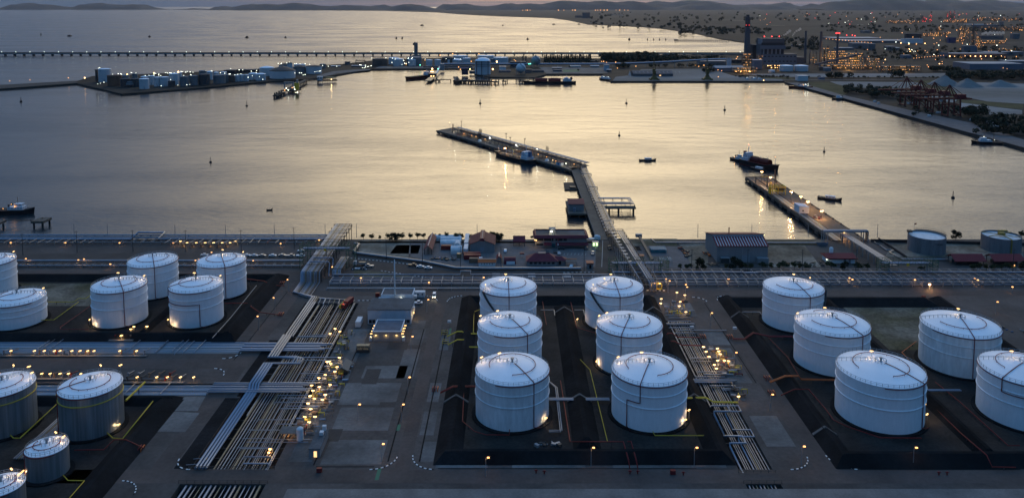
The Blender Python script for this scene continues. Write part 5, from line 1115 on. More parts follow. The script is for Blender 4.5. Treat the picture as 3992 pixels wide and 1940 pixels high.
def truck(label,x,y,rz,cabm,bedm,L_=8.5,load=None,crane=False,box=0):
 p=g(x,y);t=thing('truck',label,'truck',tuple(p),rz,None,world=False);h=L_/2
 MB().box(0,0,.75,L_,1.0,.3).build('chassis',steeld,t)
 MB().add([(h-2,sy*1.15,z)for sy in(-1,1)for z in(.6,2.7)]+[(h,sy*1.15,z)for sy in(-1,1)for z in(.6,)]+[(h-.3,sy*1.15,2.7)for sy in(-1,1)],[(0,1,6,4),(2,5,7,3),(1,3,7,6),(4,6,7,5),(0,2,3,1)]).build('cab',cabm,t)
 MB().box(h-.1,0,2.05,.12,1.9,.8).build('windscreen',glass,t)
 if box:MB().box(-1.2,0,1.0+box/2,L_-2.6,2.4,box).build('cargo_box',bedm,t)
 else:
  b=MB();b.box(-1.2,0,1.05,L_-2.6,2.4,.2);[b.box(-1.2,s_*1.2,1.5,L_-2.6,.1,.8)for s_ in(-1,1)];b.build('bed',bedm,t)
 if load:MB().box(-1.4,0,1.6,L_-3.6,1.9,.9).build('load',load,t)
 if crane:MB().bar((h-2.4,0,1),(h-2.4,0,3.4),.4).build('crane_post',steeld,t);MB().bar((h-2.4,0,3.4),(h-2.0,.4,7.6),.3).build('crane_boom',steeld,t)
 for sx in(-h+.9,-h+2.1,h-1.1):
  for sy in(-1,1):MB().hcyl((sx,sy*1.1-.15,.5),(sx,sy*1.1+.15,.5),.5,10).build('wheel',rubber,t)
 return t
truck('white crane truck loaded with timber by the left gantry',1403,1034,3.14,silver,greyst,7.5,MAT['tan_pipe'],True)
truck('dark red lorry with a pale cab roof beside the wide pipeway',1355,1192,4.45,reddk,reddk,9.5,None,False,2.2);point(bpy.data.objects['truck.001'],(4.9,0,2.9),120,(1,.6,.25),.2)
p=g(1328,1204);t=thing('yellow_tank','narrow yellow tank lying between the pipeway and the lorry','tank',tuple(p));MB().hcyl((p.x,p.y,1.2),(p.x+1.2,p.y+8,1.2),1.0,12).build('shell',yellow,t);[MB().bar((p.x+a,p.y+c,0),(p.x+a,p.y+c,.8),.3).build('leg',steeld,t)for a,c in((.2,1.5),(1,6.5))]
t=thing('flag_pole','flag pole with drooping flag in front of the office','flag',tuple(g(2173,975)));p=g(2173,975);MB().bar(p,p+Vector((0,0,7)),.12).build('pole',greyst,t);MB().box(p.x+.5,p.y,6.2,1.0,.08,.9,.4).build('flag',reddk,t);MB().box(p.x+.4,p.y,3.6,.8,.08,1.2,.4).build('banner',tarp,t)
p=g(3940,1290);pile('blue tarpaulin and silver panels on the yard at the right edge',3945,1290,8,4,14,[bluep,greyst,silver,steeld],'goods','goods_pile',9,.8)
# ================================================================ TREES, POLES, LAMP POSTS
def tree_proto(seed,h,rx,rz_,n,m,trunk_h):
 t=thing('tree','','tree',(0,0,0),0,None,world=False);q=random.Random(seed)
 tr=MB();tr.lathe(0,0,[(.16,0),(.12,trunk_h),(.05,h*.75)],7)
 for i in range(5):
  a=q.uniform(0,6.28);tr.bar((0,0,trunk_h*q.uniform(.8,1.2)),(rx*.7*math.cos(a),rx*.7*math.sin(a),h*q.uniform(.6,.85)),.08)
 tr.build('trunk',bark,t);c=MB();cz=(h+trunk_h)/2
 cl_=[(q.uniform(-1,1)*rx*.62,q.uniform(-1,1)*rx*.62,cz+q.uniform(-1,1)*rz_*.6,q.uniform(.35,.6))for _ in range(9)]
 for i in range(n):
  x,y,z,s_=q.choice(cl_)
  while True:
   d=Vector((q.uniform(-1,1),q.uniform(-1,1),q.uniform(-1,1)))
   if .35<d.length<1:break
  p=Vector((x,y,z))+Vector((d.x*rx*s_,d.y*rx*s_,d.z*rz_*s_));s2=q.uniform(.16,.34)*(h/4.5)**.5
  u=Vector((q.uniform(-1,1),q.uniform(-1,1),q.uniform(-.4,.9))).normalized();v=u.cross(Vector((q.uniform(-1,1),q.uniform(-1,1),1))).normalized();w=u.cross(v)
  c.add([p-v*s2,p+w*s2*.8,p+v*s2,p-w*s2*.8],[(0,1,2,3)])
 c.build('crown',m,t);return Proto(t)
TP=[tree_proto(1,4.6,1.9,1.8,620,leaf,1.4),tree_proto(2,6.2,3.1,2.7,1100,leafd,1.2),tree_proto(3,3.6,1.5,1.3,420,leafo,1.1),tree_proto(4,5.0,3.4,1.7,900,leaf,1.8)]
TG='trees along the sea wall'
k_=0
for i,(x,y,pr,sc)in enumerate([(1417,935,0,.9),(1450,937,0,.9),(1482,934,2,.8),(1512,938,0,1),(1530,938,1,.75),(1545,938,1,.8),(1567,937,0,1.05),(1598,936,0,.95),(1628,935,0,1),(1653,934,0,.9),(1691,930,3,.6),(1715,930,2,.9),(1739,930,0,.9),(1779,931,3,.75),(1800,932,2,1),(1833,938,0,.9),(1935,938,1,.85),(1948,944,1,.9),(1918,930,0,1),(2075,935,0,.6)]):
 p=g(x,y);nb=['first small tree along the sea wall from the left pipe rack','second small tree along the sea wall from the left pipe rack','thin bush between the second tree and the dark clump by the sea wall','leftmost tree of the dark clump behind the dry field','dark bushy tree in the middle of the clump behind the dry field','right hand dark tree of the clump behind the dry field','single tree just right of the dark clump','slim tree midway between the clump and the narrow maroon shed','slim tree near the left end of the long low tent','tree just left of the narrow maroon shed','low spreading bush behind the narrow maroon shed ridge','small olive bush behind the long low tent, left part','small tree behind the long low tent, middle','spreading bush behind the long low tent, right part','olive bush at the right end of the long low tent','tree at the left rear corner of the gabled workshop','big dark tree at the right rear corner of the gabled workshop','dark tree in front of the big one right of the gabled workshop','small tree behind the gabled workshop roof, right side','little tree between the pavilion and the office'][i]
 TP[pr].put((p.x,p.y,0),i*1.3,nb,TG,sc)
for i,(x,y,pr,sc)in enumerate([(2652,1050,2,.9),(2683,1051,3,.72),(2717,1054,2,.8),(2733,1052,1,1.12),(2831,1048,2,.9),(2865,1053,1,1.15),(2905,1052,3,.8),(2928,1050,2,1.0),(2974,1048,3,.75),(3007,1050,2,1.1),(3040,1048,3,.7),(3056,1048,3,.85),(3096,1050,0,1.0),(3118,1048,2,1),(3142,1052,3,.75),(3240,1050,3,.95),(3290,1054,1,.85),(3345,1052,3,.8),(3380,1053,0,.85),(3795,1055,3,.8),(3820,1056,0,1),(3845,1054,2,1.1),(3872,1056,3,.8),(3905,1056,0,.8),(3935,1054,3,.85),(3985,1056,1,.9),(3724,934,1,.95),(3982,930,0,1.1),(3588,1058,3,.6)]):
 p=g(x,y);nb=['smallest bush at the left end of the roadside row','spreading bush second from the left in the roadside row','low olive bush at the foot of the tall dark roadside tree','tall dark roadside tree left of the big warehouse door','olive shrub beside the lean-to at the warehouse','tall dark roadside tree in front of the warehouse front wall','spreading tree right of the tall one in front of the warehouse','olive shrub in front of the warehouse door','low spreading tree at the right part of the warehouse front','olive shrub just right of the warehouse corner','wide flat topped shrub in front of the dry field, left of a pair','wide flat topped tree in front of the dry field, right of a pair','upright tree before the timber heap','olive shrub right of the upright tree before the timber heap','spreading shrub at the right end of the timber heap','wide tree in front of the red roofed pump house, left','dark round tree in front of the red roofed pump house, right','spreading tree left of the right gantry','small upright tree nearest the right gantry tower','spreading tree first in the row before the dark red sheds','upright tree second in the row before the dark red sheds','olive shrub third in the row before the dark red sheds','spreading tree between the two dark red sheds','upright tree below the right dark red shed','spreading tree by the lit post before the right shed','dark tree cut by the right edge at the roadside','round dark tree on the sea wall between the open topped tanks','tree on the sea wall at the far right edge','low flat shrub under the right gantry'][i]
 TP[pr].put((p.x,p.y,0),i*2.1+1,nb,'trees along the public road',sc)
def pole_proto(h,m,arm=True):
 t=thing('utility_pole','','utility pole',(0,0,0),0,None,world=False);MB().lathe(0,0,[(.2,0),(.13,h)],7).build('pole',m,t)
 if arm:MB().bar((-1.1,0,h-.5),(1.1,0,h-.5),.14).build('crossarm',m,t)
 return Proto(t)
UP=pole_proto(13.5,steeld);UP2=pole_proto(9,greyst,False)
for i,(x,y)in enumerate([(90,996),(301,985),(519,981),(725,981),(941,981),(1147,970),(1506,1010),(1647,1030),(1795,1050),(1953,1050),(2277,1056),(2696,1062),(3127,1062),(3948,1062),(2914,1062),(3336,1062)]):
 p=g(x,y);UP.put((p.x,p.y,0),.1*(i%3),'tall dark utility pole '+['near the left edge behind the left tank','behind the left bund between two tanks','rising behind the rear left tank','beside the lit valve row of the sea wall rack','right of the lit valve row of the sea wall rack','left of the left gantry tower','in front of the dry field','in front of the narrow maroon shed','before the white tents','right of the gabled workshop','in the office car park','beside the orange buoys','before the timber heap','in front of the right dark red shed','before the warehouse door','left of the pump house trees'][i],'utility poles along the public road')
for i,x in enumerate([290,420,683,880,1070,1268,1390,1860,2720,2930,3150,3420]):
 p=g(x,926);UP2.put((p.x,p.y,0),0,'thin grey post on the sea wall '+['behind the first left slant pipes','left of the tall pipe loop','right of the tall pipe loop','above the lit valve row','above the end of the sea wall rack','left of the left pipe rack head','right of the left pipe rack head','behind the long low tent','left of the big warehouse','behind the big warehouse','right of the big warehouse','right of the second jetty'][i],'thin posts on the sea wall')
def lamp_proto(h,m,arm=.8):
 t=thing('lamp_post','','lamp post',(0,0,0),0,None,world=False);MB().lathe(0,0,[(.11,0),(.07,h)],6).build('pole',greyst,t);MB().bar((0,0,h),(arm,0,h+.15),.08).build('arm',greyst,t)
 MB().box(arm,0,h+.1,.75,.42,.3).build('lamp_head',m,t);point(t,(arm,0,h-.35),170,(1,.5,.16),.2);return Proto(t)
LP=lamp_proto(6.2,warm)
for i,(x,y)in enumerate([(2304,1815),(2706,1815),(1894,1855),(3560,1815),(3124,1810),(3002,1600),(1486,1800),(1395,1640),(1565,1640),(1590,1530),(1602,1365),(1664,1216),(2768,1270),(2862,1430),(1126,1136),(1072,1210),(1010,1285),(3880,1225),(2604,1140),(2672,1165)]):
 p=g(x,y);LP.put((p.x,p.y,0),0 if i not in(14,15,16)else 2.5,'lit lamp post '+['by the front bund below the nearest left centre tank','by the front bund below the yellow pipe loop','on the front verge left of the middle bund','below the foremost right hand tank','at the near end of the right road','beside the right road by the pale verge','on the big pale slab near the front road','between the pump clusters and the pale slabs','on the centre road beside the second pale slab','on the centre road beside the upper pale slab','in front of the low flat roofed block, right','right of the blue grey workshop','beside the right road at the far end','beside the right road near the lit pump station','at the far corner of the left bund','halfway along the left bund road','at the near end of the left bund road','on the yard at the far right','behind the lit pump station, left','behind the lit pump station, right'][i],'orange road lamp posts')
for i,(x,y)in enumerate([(95,1010),(300,1015),(322,1012),(757,1017),(772,1013),(982,1018),(3955,1036),(820,985),(1291,1042)]):
 p=g(x,y,4);LP.put((p.x,p.y,-2.2),1,'lit lamp '+['on the public road near the left edge','on the public road left of the rear left tank, left of a pair','on the public road left of the rear left tank, right of a pair','left of the rear right left-bund tank, lower of a pair','left of the rear right left-bund tank, upper of a pair','on the public road right of the left tanks','beside the right dark red shed','behind the rear left tanks by the valve row','under the left pipe rack beside its legs'][i],'orange lamps of the public road')
# ================================================================ JETTIES
def pile_row(mb,pts,r=.45,z0=-3.6,z1=-.6):
 for x,y in pts:mb.cyl(x,y,z0,z1,r,8,top=False)
def deckbox(t,poly,z0=-.9,z1=.3,name='deck',m=None):
 MB().prism(poly,z0,z1).build(name,m or deck,t)
def fender(t,x,y,rz,n=1,w=2.6):MB().box(x,y,-1.3,w,.5,2.6,rz).build('fender',steeld,t)
t=thing('main_jetty','long concrete jetty with an angled tanker berth at its far end','jetty',(58,600,0))
CX0,CX1,CY1=54.2,68.5,712.0
deckbox(t,[(CX0,490),(61.4,490),(61.4,CY1),(CX0,CY1)],name='causeway_deck')
b=MB();[b.bar((x,492,.45),(x,704,.45),.3,.35)for x in(CX0+.15,61.2)];b.build('kerb',MAT['slab_concrete'],t)
b=MB()
for k in range(27):y=500+k*8;b.b0(CX0+.3,CX1,y-.5,y+.5,-1.5,-.91);pile_row(b,[(55.4,y),(60.4,y),(67.4,y)])
b.build('pile_bent',decke,t)
HA,HB,HC,HD=(53.5,701),(-91,928),(-72,952),(70,722)
deckbox(t,[HA,HB,HC,HD],-1.4,.3,'berth_deck')
dv=Vector((HB[0]-HA[0],HB[1]-HA[1],0)).normalized();nv=Vector((dv.y,-dv.x,0));hl=math.hypot(HB[0]-HA[0],HB[1]-HA[1]);ang=math.atan2(dv.y,dv.x)
def hp(s_,o,z=.3):return Vector((HA[0],HA[1],0))+dv*s_+nv*o+Vector((0,0,z))
b=MB()
for k in range(30):s_=4+k*9;pile_row(b,[tuple(hp(s_,o)[:2])for o in(1.5,9,17)],.5,-3.6,-1.4)
b.build('pile_bent',decke,t)
for k in range(11):p=hp(12+k*25,-.35);fender(t,p.x,p.y,ang,w=7)
b=MB();b.bar(hp(2,.2,.5),hp(hl-1,.2,.5),.4,.4);b.build('kerb',MAT['slab_concrete'],t)
for k in range(12):
 p=hp(10+k*21,1.2);MB().cyl(p.x,p.y,.3,1.0,.35,8).build('bollard',steeld,t)
t=thing('pipe_rack','dark two storey pipe rack along the back of the tanker berth','pipe rack',tuple(hp(120,15,.3)))
fr=MB()
for k in range(33):
 s_=2+k*7.6
 for o in(12.5,17.5):fr.bar(hp(s_,o,.3),hp(s_,o,6.6),.35)
 for z in(3.4,6.2):fr.bar(hp(s_,12.3,z),hp(s_,17.7,z),.35)
for o in(12.5,17.5):
 for z in(3.4,6.2):fr.bar(hp(0,o,z),hp(246,o,z),.3)
fr.build('frame',steeld,t)
MB().add([hp(0,12.2,3.6),hp(232,12.2,3.6),hp(232,12.2,5.9),hp(0,12.2,5.9),hp(0,12.0,3.6),hp(232,12.0,3.6),hp(232,12.0,5.9),hp(0,12.0,5.9)],[(0,1,2,3),(7,6,5,4),(0,4,5,1),(2,6,7,3)]).build('side_cladding',mat('rack_cladding',(.06,.065,.08),.6),t)
for o,r,m,z in[(12.9,.3,pipeb,6.8),(13.8,.36,galv,6.8),(14.8,.3,pipeb,6.8),(15.7,.36,galv,6.8),(16.7,.3,greyst,6.8),(13.5,.3,galv,3.9),(15,.3,pipet,3.9),(16.4,.3,galv,3.9)]:
 MB().tube([hp(-6,o,z),hp(-2,o,z),hp(100,o,z),hp(240,o,z)],r,6).build('pipe',m,t)
t=thing('pipe_rack','pipe rack running beside the roadway of the main jetty','pipe rack',(65,600,.3))
for o,r,m in[(63.0,.22,galv),(63.8,.3,pipeb),(64.7,.36,galv),(65.6,.3,galv),(66.4,.26,pipet),(67.2,.3,galv),(67.9,.2,greyst)]:
 MB().tube([(o,497,2.4),(o,520,2.4),(o,700,2.4),(o+.8,718,3.6)],r,6).build('pipe',m,t)
fr=MB()
for k in range(34):
 y=500+k*6.2
 for o in(62.2,68.4):fr.bar((o,y,-1),(o,y,2.2),.25)
 fr.bar((62,y,2.0),(68.6,y,2.0),.3)
 if k%8==3:[fr.bar((o,y+q,2),(o,y+q,4.4),.25)for o in(61.6,68.8)for q in(0,2.5)];[fr.bar((61.6,y+q,4.4),(68.8,y+q,4.4),.3)for q in(0,2.5)]
fr.build('frame',greyst,t)
for k in range(26):
 y=506+k*7.4;MB().add([(61.7,y,1.2),(62.9,y,1.2),(62.9,y+3.6,1.2),(61.7,y+3.6,1.2),(61.7,y,1.35),(62.9,y,1.35),(62.9,y+3.6,1.35),(61.7,y+3.6,1.35)],[(3,2,1,0),(4,5,6,7),(0,1,5,4),(1,2,6,5),(2,3,7,6),(3,0,4,7)]).build('step_platform',greyst,t)
t=thing('pipe_rack','tall pipe rack with bright pipes from the main jetty over the yard to its gantry','pipe rack',(70,460,0))
T0,T1=g(2400,898,6.6),g(2520,1092,6.6)
wv=Vector((1,0,0))
for i,(o,r,m)in enumerate([(1.0,.5,galv),(2.2,.34,galv),(3.0,.3,galv),(-3.2,.2,pipeb),(3.8,.22,pipeb)]):MB().tube([T0+wv*o,T1+wv*o,T1+wv*o+Vector((.6,-2.4,-1.2)),T1+wv*o+Vector((.8,-3,-4.4))],r,6).build('pipe',m,t)
fr=MB();n=15
for k in range(n+1):
 c=T0.lerp(T1,k/n)
 for o in(-4.6,4.6):fr.bar((c.x+o,c.y,0),(c.x+o,c.y,7.4),.3);
 fr.bar((c.x-4.6,c.y,6.2),(c.x+4.6,c.y,6.2),.3);fr.bar((c.x-4.6,c.y,3.2),(c.x+4.6,c.y,3.2),.25)
 if k%5==0:fr.bar((c.x-4.6,c.y,7.4),(c.x+4.6,c.y,7.4),.25)
for o in(-4.6,4.6):fr.bar(T0+wv*o+Vector((0,0,.8)),T1+wv*o+Vector((0,0,.8)),.22);fr.bar(T0+wv*o+Vector((0,0,-.4)),T1+wv*o+Vector((0,0,-.4)),.25)
fr.build('frame',steeld,t)
for k in range(11):
 c=T0.lerp(T1,(k+.5)/15);MB().box(c.x-2.6,c.y,5.9,3.2,1.9,.12).build('rung_platform',greyst,t)
def arm(label,s_,o,n,h=8.5):
 p=hp(s_,o);t=thing('marine_loader',label,'loading arm',tuple(p),0,'loading arms on the tanker berth')
 for i in range(n):
  q=hp(s_+i*1.7,o);MB().lathe(q.x,q.y,[(.35,.3),(.3,h*.6)],7).build('riser',steeld,t);MB().bar((q.x,q.y,h*.5),(q.x+.5,q.y+.4,h),.35).build('inner_arm',steeld,t);MB().bar((q.x+.5,q.y+.4,h),(q.x+.9,q.y+.9,h*.35),.25).build('outer_arm',rust,t)
 return t
arm('pair of dark loading arms nearest the far tip of the berth',243,9,2,11);arm('four upright loading arms behind the berth rack',193,18.3,4,10.5);arm('four loading arms just left of the moored tanker bow',181,10,4,10);arm('three loading arms near the bend of the jetty',63,18.6,3,11)
for i,(s_,o,h)in enumerate([(236,16.5,14),(140,18.2,12.5),(132,18.4,9.5),(104,18.4,12),(74,8,9)]):
 p=hp(s_,o);t=thing('light_mast','dark light mast '+['with a flag at the far end of the berth rack','behind the middle of the moored tanker','short, behind the tanker bridge','with a flag right of the tanker','rust red, in front of the rack near the bend'][i],'mast',tuple(p),0,'masts on the tanker berth');MB().lathe(p.x,p.y,[(.35,.3),(.22,h)],7).build('pole',rust if i==4 else steeld,t);MB().box(p.x,p.y,h+.3,1.8,1.2,.6).build('lamp_rack',steeld,t)
 if i in(0,3):MB().bar((p.x+.4,p.y,h+.6),(p.x+1.6,p.y,h+2.0),.35,.12).build('flag',rust,t)
def dlamp(label,x,y,z,m,e,col,r=.45,group='lamps on the tanker berth',base=.3):
 p=g(x,y,z);t=thing('deck_lamp',label,'lamp',(p.x,p.y,base),0,group);MB().bar((p.x,p.y,base),(p.x,p.y,z),.14).build('pole',steeld,t);MB().lathe(p.x,p.y,[(.01,z-r),(r,z),(.01,z+r)],8).build('lamp_head',m,t);point(t,(p.x,p.y,z-r-.3),e,col,.3);return t
for i,q in enumerate([(1774,497,5,cool,900,(1,.95,.75)),(1909,536,6,cool,1200,(1,.97,.8)),(2011,565,6,cool,900,(1,.95,.75)),(2037,591,4.5,warm,700,(1,.75,.45)),(2047,601,4.5,warm,900,(1,.75,.4)),(1809,521,2.5,warm,700,(1,.55,.15)),(1839,528,2,warm,260,(1,.6,.15)),(1856,532,2,warm,260,(1,.6,.15)),(1891,542,2,warm,300,(1,.55,.15)),(2131,612,2.5,warm,300,(1,.6,.2)),(2155,624,3,fluo,300,(1,.85,.5)),(2167,628,2.5,warm,300,(1,.6,.2)),(2206,637,3.5,cool,600,(1,.9,.6)),(2238,640,3,warm,300,(1,.6,.2)),(2094,581,7.5,cool,300,(1,.95,.8)),(1763,503,2.5,warm,300,(1,.55,.2)),(1753,479,10,warm,300,(1,.6,.4)),(2098,602,2.5,warm,300,(1,.6,.2)),(2199,623,2.5,warm,300,(1,.6,.2))]):
 dlamp('lamp '+['white, at the far left end of the berth rack','white, large, left of the moored tanker','white, above the tanker deck','pale, right of the tanker bridge','pale, at the tanker stern','orange, glowing under the left part of the berth rack','small yellow, under the rack, left of two','small yellow, under the rack, right of two','orange, just left of the white dome tent','yellow, right of the rust red mast','white, above the second pale dome','yellow, beside the second pale dome','bright, beside the white hut at the bend','yellow, where the jetty road meets the berth','white, on top of the rack right of the tanker','orange, at the foot of the leftmost arms','pinkish, high on a thin pole at the far tip','yellow, low, right of the tanker stern','yellow, low, left of the white hut'][i],*q)
for i,(s_,o)in enumerate([(176,6.5),(47,6.5)]):
 p=hp(s_,o);t=thing('dome_tent',['white dome shelter on the berth left of the tanker','pale dome shelter on the berth near the bend'][i],'shelter',tuple(p));MB().lathe(p.x,p.y,[(2.2,.3),(2.1,1.0),(1.4,2.2),(.01,2.8)],12).build('cover',tarp,t)
p=hp(25,6);t=thing('hut','white hut with maroon roof near the bend of the jetty','hut',tuple(p));MB().box(p.x,p.y,1.7,6.5,4,2.8,ang).build('wall',wallw,t);MB().box(p.x,p.y,3.25,7.1,4.8,.35,ang).build('roof',maroon,t);q=hp(25,3.95);MB().box(q.x,q.y,1.5,2.4,.12,1.9,ang).build('door',bluep,t)
for i,s_ in enumerate((225,205,160,122,85,60)):
 p=hp(s_,7);t=thing('valve_stack','cluster of valves and hoses on the berth '+['by the leftmost arms','under the orange glow','behind the tanker bow','behind the tanker bridge','right of the tanker','by the rust red mast'][i],'valves',tuple(p));R.seed(70+i)
 for k in range(6):q=hp(s_+R.uniform(-6,6),7+R.uniform(-3,3));MB().tube([q,q+Vector((0,0,R.uniform(1,2.4))),q+Vector((R.uniform(1,3),R.uniform(-1,2),1.6)),q+Vector((3,0,0))],.2,5).build('pipe',R.choice([rust,steeld,galv,red]),t)
t=thing('office_block','dark low store under the pipe rack beside the moored tanker','store',tuple(hp(100,9)));p=hp(100,9);MB().box(p.x,p.y,1.6,9,4,2.6,ang).build('wall',MAT['tan_pipe'],t);MB().box(p.x,p.y,3.0,9.6,4.6,.2,ang).build('roof',steeld,t)
t=thing('pontoon','low grey pontoon moored left of the jetty road','pontoon',tuple(g(2225,708,-2.6)));deckbox(t,[(50.5-7,637),(53.8,637),(53.8,664),(44.5,664)],-3.4,-2.2,'hull',decke);MB().b0(48,53,640,645,-2.2,-.8).build('winch_house',steeld,t)
t=thing('hut_platform','small platform on piles left of the jetty road carrying a maroon roofed hut','platform',(46,572,0));deckbox(t,[(40.5,553),(53.9,553),(53.9,590),(41,590)]);b=MB();pile_row(b,[(x,y)for x in(42,48,53)for y in(555,566,577,588)],.4,-3.6,-.9);b.build('pile',decke,t)
gable('grey hut with a maroon roof on the platform beside the jetty road',41.6,52.6,561,577,5.2,1.8,'x',wallg,maroon,cap=False,name='hut');t=bpy.data.objects['hut.002']if 'hut.002' in bpy.data.objects else None
p=(45.5,558.6);t=thing('upright_tank','pale blue upright tank in front of the platform hut','tank',(p[0],p[1],.3));MB().cyl(p[0],p[1],.3,3.0,1.0,12).build('shell',MAT['blue_grey_pipe'],t)
t=thing('loop_platform','platform on piles right of the jetty road carrying a square pipe loop','platform',(80,575,0));deckbox(t,[(69,566),(91.5,566),(91.5,572),(69,572)],.2,1.2);b=MB();pile_row(b,[(x,y)for x in(72,79,90)for y in(567.5,570.5)],.5,-3.6,.2);b.build('pile',decke,t)
for k in range(4):MB().tube([(66+k*.6,590-k,2.8),(90.5-k*.8,590-k,2.8),(90.5-k*.8,571+k*1.6,2.8),(66,571+k*1.6,2.8)],.32,6).build('pipe',[pipeb,galv][k%2],t)
fr=MB();[fr.bar((x,y,1.2 if y<573 else-3.5),(x,y,2.5),.3)for x in(70,77,84,91)for y in(568,571,590)];[fr.bar((x,567.5,2.4),(x,591,2.4),.25)for x in(70,77,84,91)];fr.build('frame',steeld,t)
JX0,JX1=204.0,226.3
t=thing('second_jetty','straight jetty at the right with an amber lit deck','jetty',(215,580,0));deckbox(t,[(JX0,488),(JX1,488),(JX1,673.5),(JX0,673.5)],-1.2,.3)
b=MB()
for k in range(23):y=498+k*8;pile_row(b,[(JX0+1.2,y),(JX0+8,y),(JX1-8,y),(JX1-1.2,y)],.5,-3.6,-1.2);b.b0(JX0+.4,JX1-.4,y-.5,y+.5,-1.7,-1.21)
b.build('pile_bent',decke,t)
b=MB();[b.bar((x,490,.5),(x,673,.5),.35,.4)for x in(JX0+.2,JX1-.2,211.8)];b.bar((JX0,673.2,.5),(JX1,673.2,.5),.35,.4);b.build('kerb',decke,t)
for k in range(10):y=512+k*17.5;fender(t,JX0-.35,y,math.pi/2,w=6);fender(t,JX1+.3,y+4,math.pi/2,w=3.4)
for k in range(14):y=500+k*13;MB().box(JX1-.7,y,.75,.9,1.6,.9).build('bollard',steeld,t)
t=thing('jetty_pipes','bundle of pale pipes along the deck of the second jetty','pipes',(208.5,560,.3))
for i in range(6):MB().tube([(205.8+i*.85,486,1.0),(205.8+i*.85,640-i*2,1.0)],.24,6).build('pipe',[galv,pipeb,galv,pipet][i%4],t)
b=MB();[b.bar((205.2,y,.55),(211,y,.55),.3)for y in range(492,640,6)];b.build('pipe_support',steeld,t)
t=thing('loading_platform','yellow railed loading platform lit by amber lamps on the second jetty','platform',(210,612,.3))
b=MB();[b.bar((x,y,.3),(x,y,7.2),.4)for x in(206,210.5,216.4)for y in(608.5,615.5)]
for z in(3.2,6.2,7.2):
 for y in(608.5,615.5):b.bar((206,y,z),(216.4,y,z),.35)
 for x in(206,210.5,216.4):b.bar((x,608.5,z),(x,615.5,z),.35)
for k in range(12):b.bar((206+k*.94,608.4,6.2),(206+k*.94,608.4,7.2),.12)
b.build('frame',yellow,t);MB().b0(206,216.4,608.5,615.5,3.0,3.2).build('floor',yellow,t);MB().b0(211,216,610,615,3.3,5.6).build('control_room',steeld,t);MB().b0(204.6,206,611,614,.3,6.0).build('stair_tower',yellow,t)
t=thing('hut','white hut with a sloping lit roof on the second jetty','hut',(210,556,.3));MB().add([(206.2,551,.9),(213.4,551,.9),(213.4,561,.9),(206.2,561,.9),(206.2,551,6.3),(213.4,551,5.4),(213.4,561,5.4),(206.2,561,6.3)],[(3,2,1,0),(0,1,5,4),(1,2,6,5),(2,3,7,6),(3,0,4,7)]).build('wall',wallw,t);MB().add([(205.8,550.6,6.5),(213.8,550.6,5.5),(213.8,561.4,5.5),(205.8,561.4,6.5)],[(0,1,2,3)]).build('roof',tarp,t);MB().box(209,550.9,3,1,.14,1).build('window',glass,t);[MB().bar((x,y,.3),(x,y,.9),.4).build('leg',steeld,t)for x in(207,213)for y in(552,560)]
for i,(x,y,z,e)in enumerate([(2970,669,9,2600),(3004,691,6,2600),(3085,747,9,4200),(3122,766,6,2400),(3149,786,6,3400),(3204,822,6,3600),(3283,900,6,1500)]):
 p=g(x,y,z);t=thing('amber_lamp','amber floodlight '+['at the far end of the second jetty, on the tallest thin pole','at the far right corner of the second jetty','behind the yellow loading platform','just right of the yellow loading platform','right of the platform, above the deck edge','on the deck edge right of the white hut','near the shore end of the second jetty'][i],'lamp',(p.x,p.y,.3),0,'amber lamps of the second jetty');MB().bar((p.x,p.y,.3),(p.x,p.y,z),.16).build('pole',steeld,t)
 for q in(-.7,.7):MB().lathe(p.x+q,p.y,[(.01,z-.45),(.5,z),(.01,z+.45)],8).build('lamp_head',flood,t)
 point(t,(p.x,p.y-.3,z-.8),e,(1,.52,.16),.35)
p=(214.5,628);t=thing('marine_loader','tall dark loading arm standing behind the yellow platform','loading arm',(p[0],p[1],.3));MB().lathe(p[0],p[1],[(.5,.3),(.4,8)],8).build('riser',rust,t);MB().bar((p[0],p[1],7),(p[0]-.2,p[1],16.5),.7).build('inner_arm',rust,t);MB().bar((p[0]-.2,p[1],16.5),(p[0]+1.4,p[1],5),.45).build('outer_arm',steeld,t)
for i,(x,y,h)in enumerate([(206.2,622,10.5),(205.8,650,5.5),(209.5,640,8.5),(212,655,5)]):
 t=thing('light_mast','dark post on the second jetty '+['left of the yellow platform, with floodlights on top','short, near the far end at the left edge','thin, with a twin lamp head','thin, far end, middle of the deck'][i],'mast',(x,y,.3),0,'posts on the second jetty');MB().bar((x,y,.3),(x,y,h),.5 if i<2 else .16).build('pole',steeld,t);MB().box(x,y,h+.3,1.6 if i!=1 else .8,.7,.7).build('lamp_rack',steeld,t)
pile('valves and hoses along the left edge of the second jetty',3010,722,3,14,22,[rust,steeld,galv,MAT['yellow_paint']],'valves','valve_stack',91);pile('red and silver hose rack near the white hut of the second jetty',3186,850,2.4,5,14,[red,galv,steeld],'hoses','hose_rack',92)
p=g(2980,693,.3);t=thing('barrier','orange lit railing panel at the far end of the second jetty','barrier',tuple(p));b=MB();[b.bar((p.x-2.6+k*1.05,p.y,.3),(p.x-2.6+k*1.05,p.y,2.1),.15)for k in range(6)];[b.bar((p.x-2.6,p.y,z),(p.x+2.65,p.y,z),.15)for z in(1.2,2.1)];b.build('frame',yellow,t)
t=thing('pipe_bridge','blue grey pipe bridge spanning the root of the second jetty','pipe bridge',(220,490,0));xa,xb,yb_=g(3232,960).x,g(3408,960).x,487.5
for k in range(4):MB().tube([(xa,yb_-1.2+k*.8,7.2),(xb,yb_-1.2+k*.8,7.2),(xb,yb_-1.2+k*.8,.6)],.34,6).build('pipe',[pipeb,galv][k%2],t)
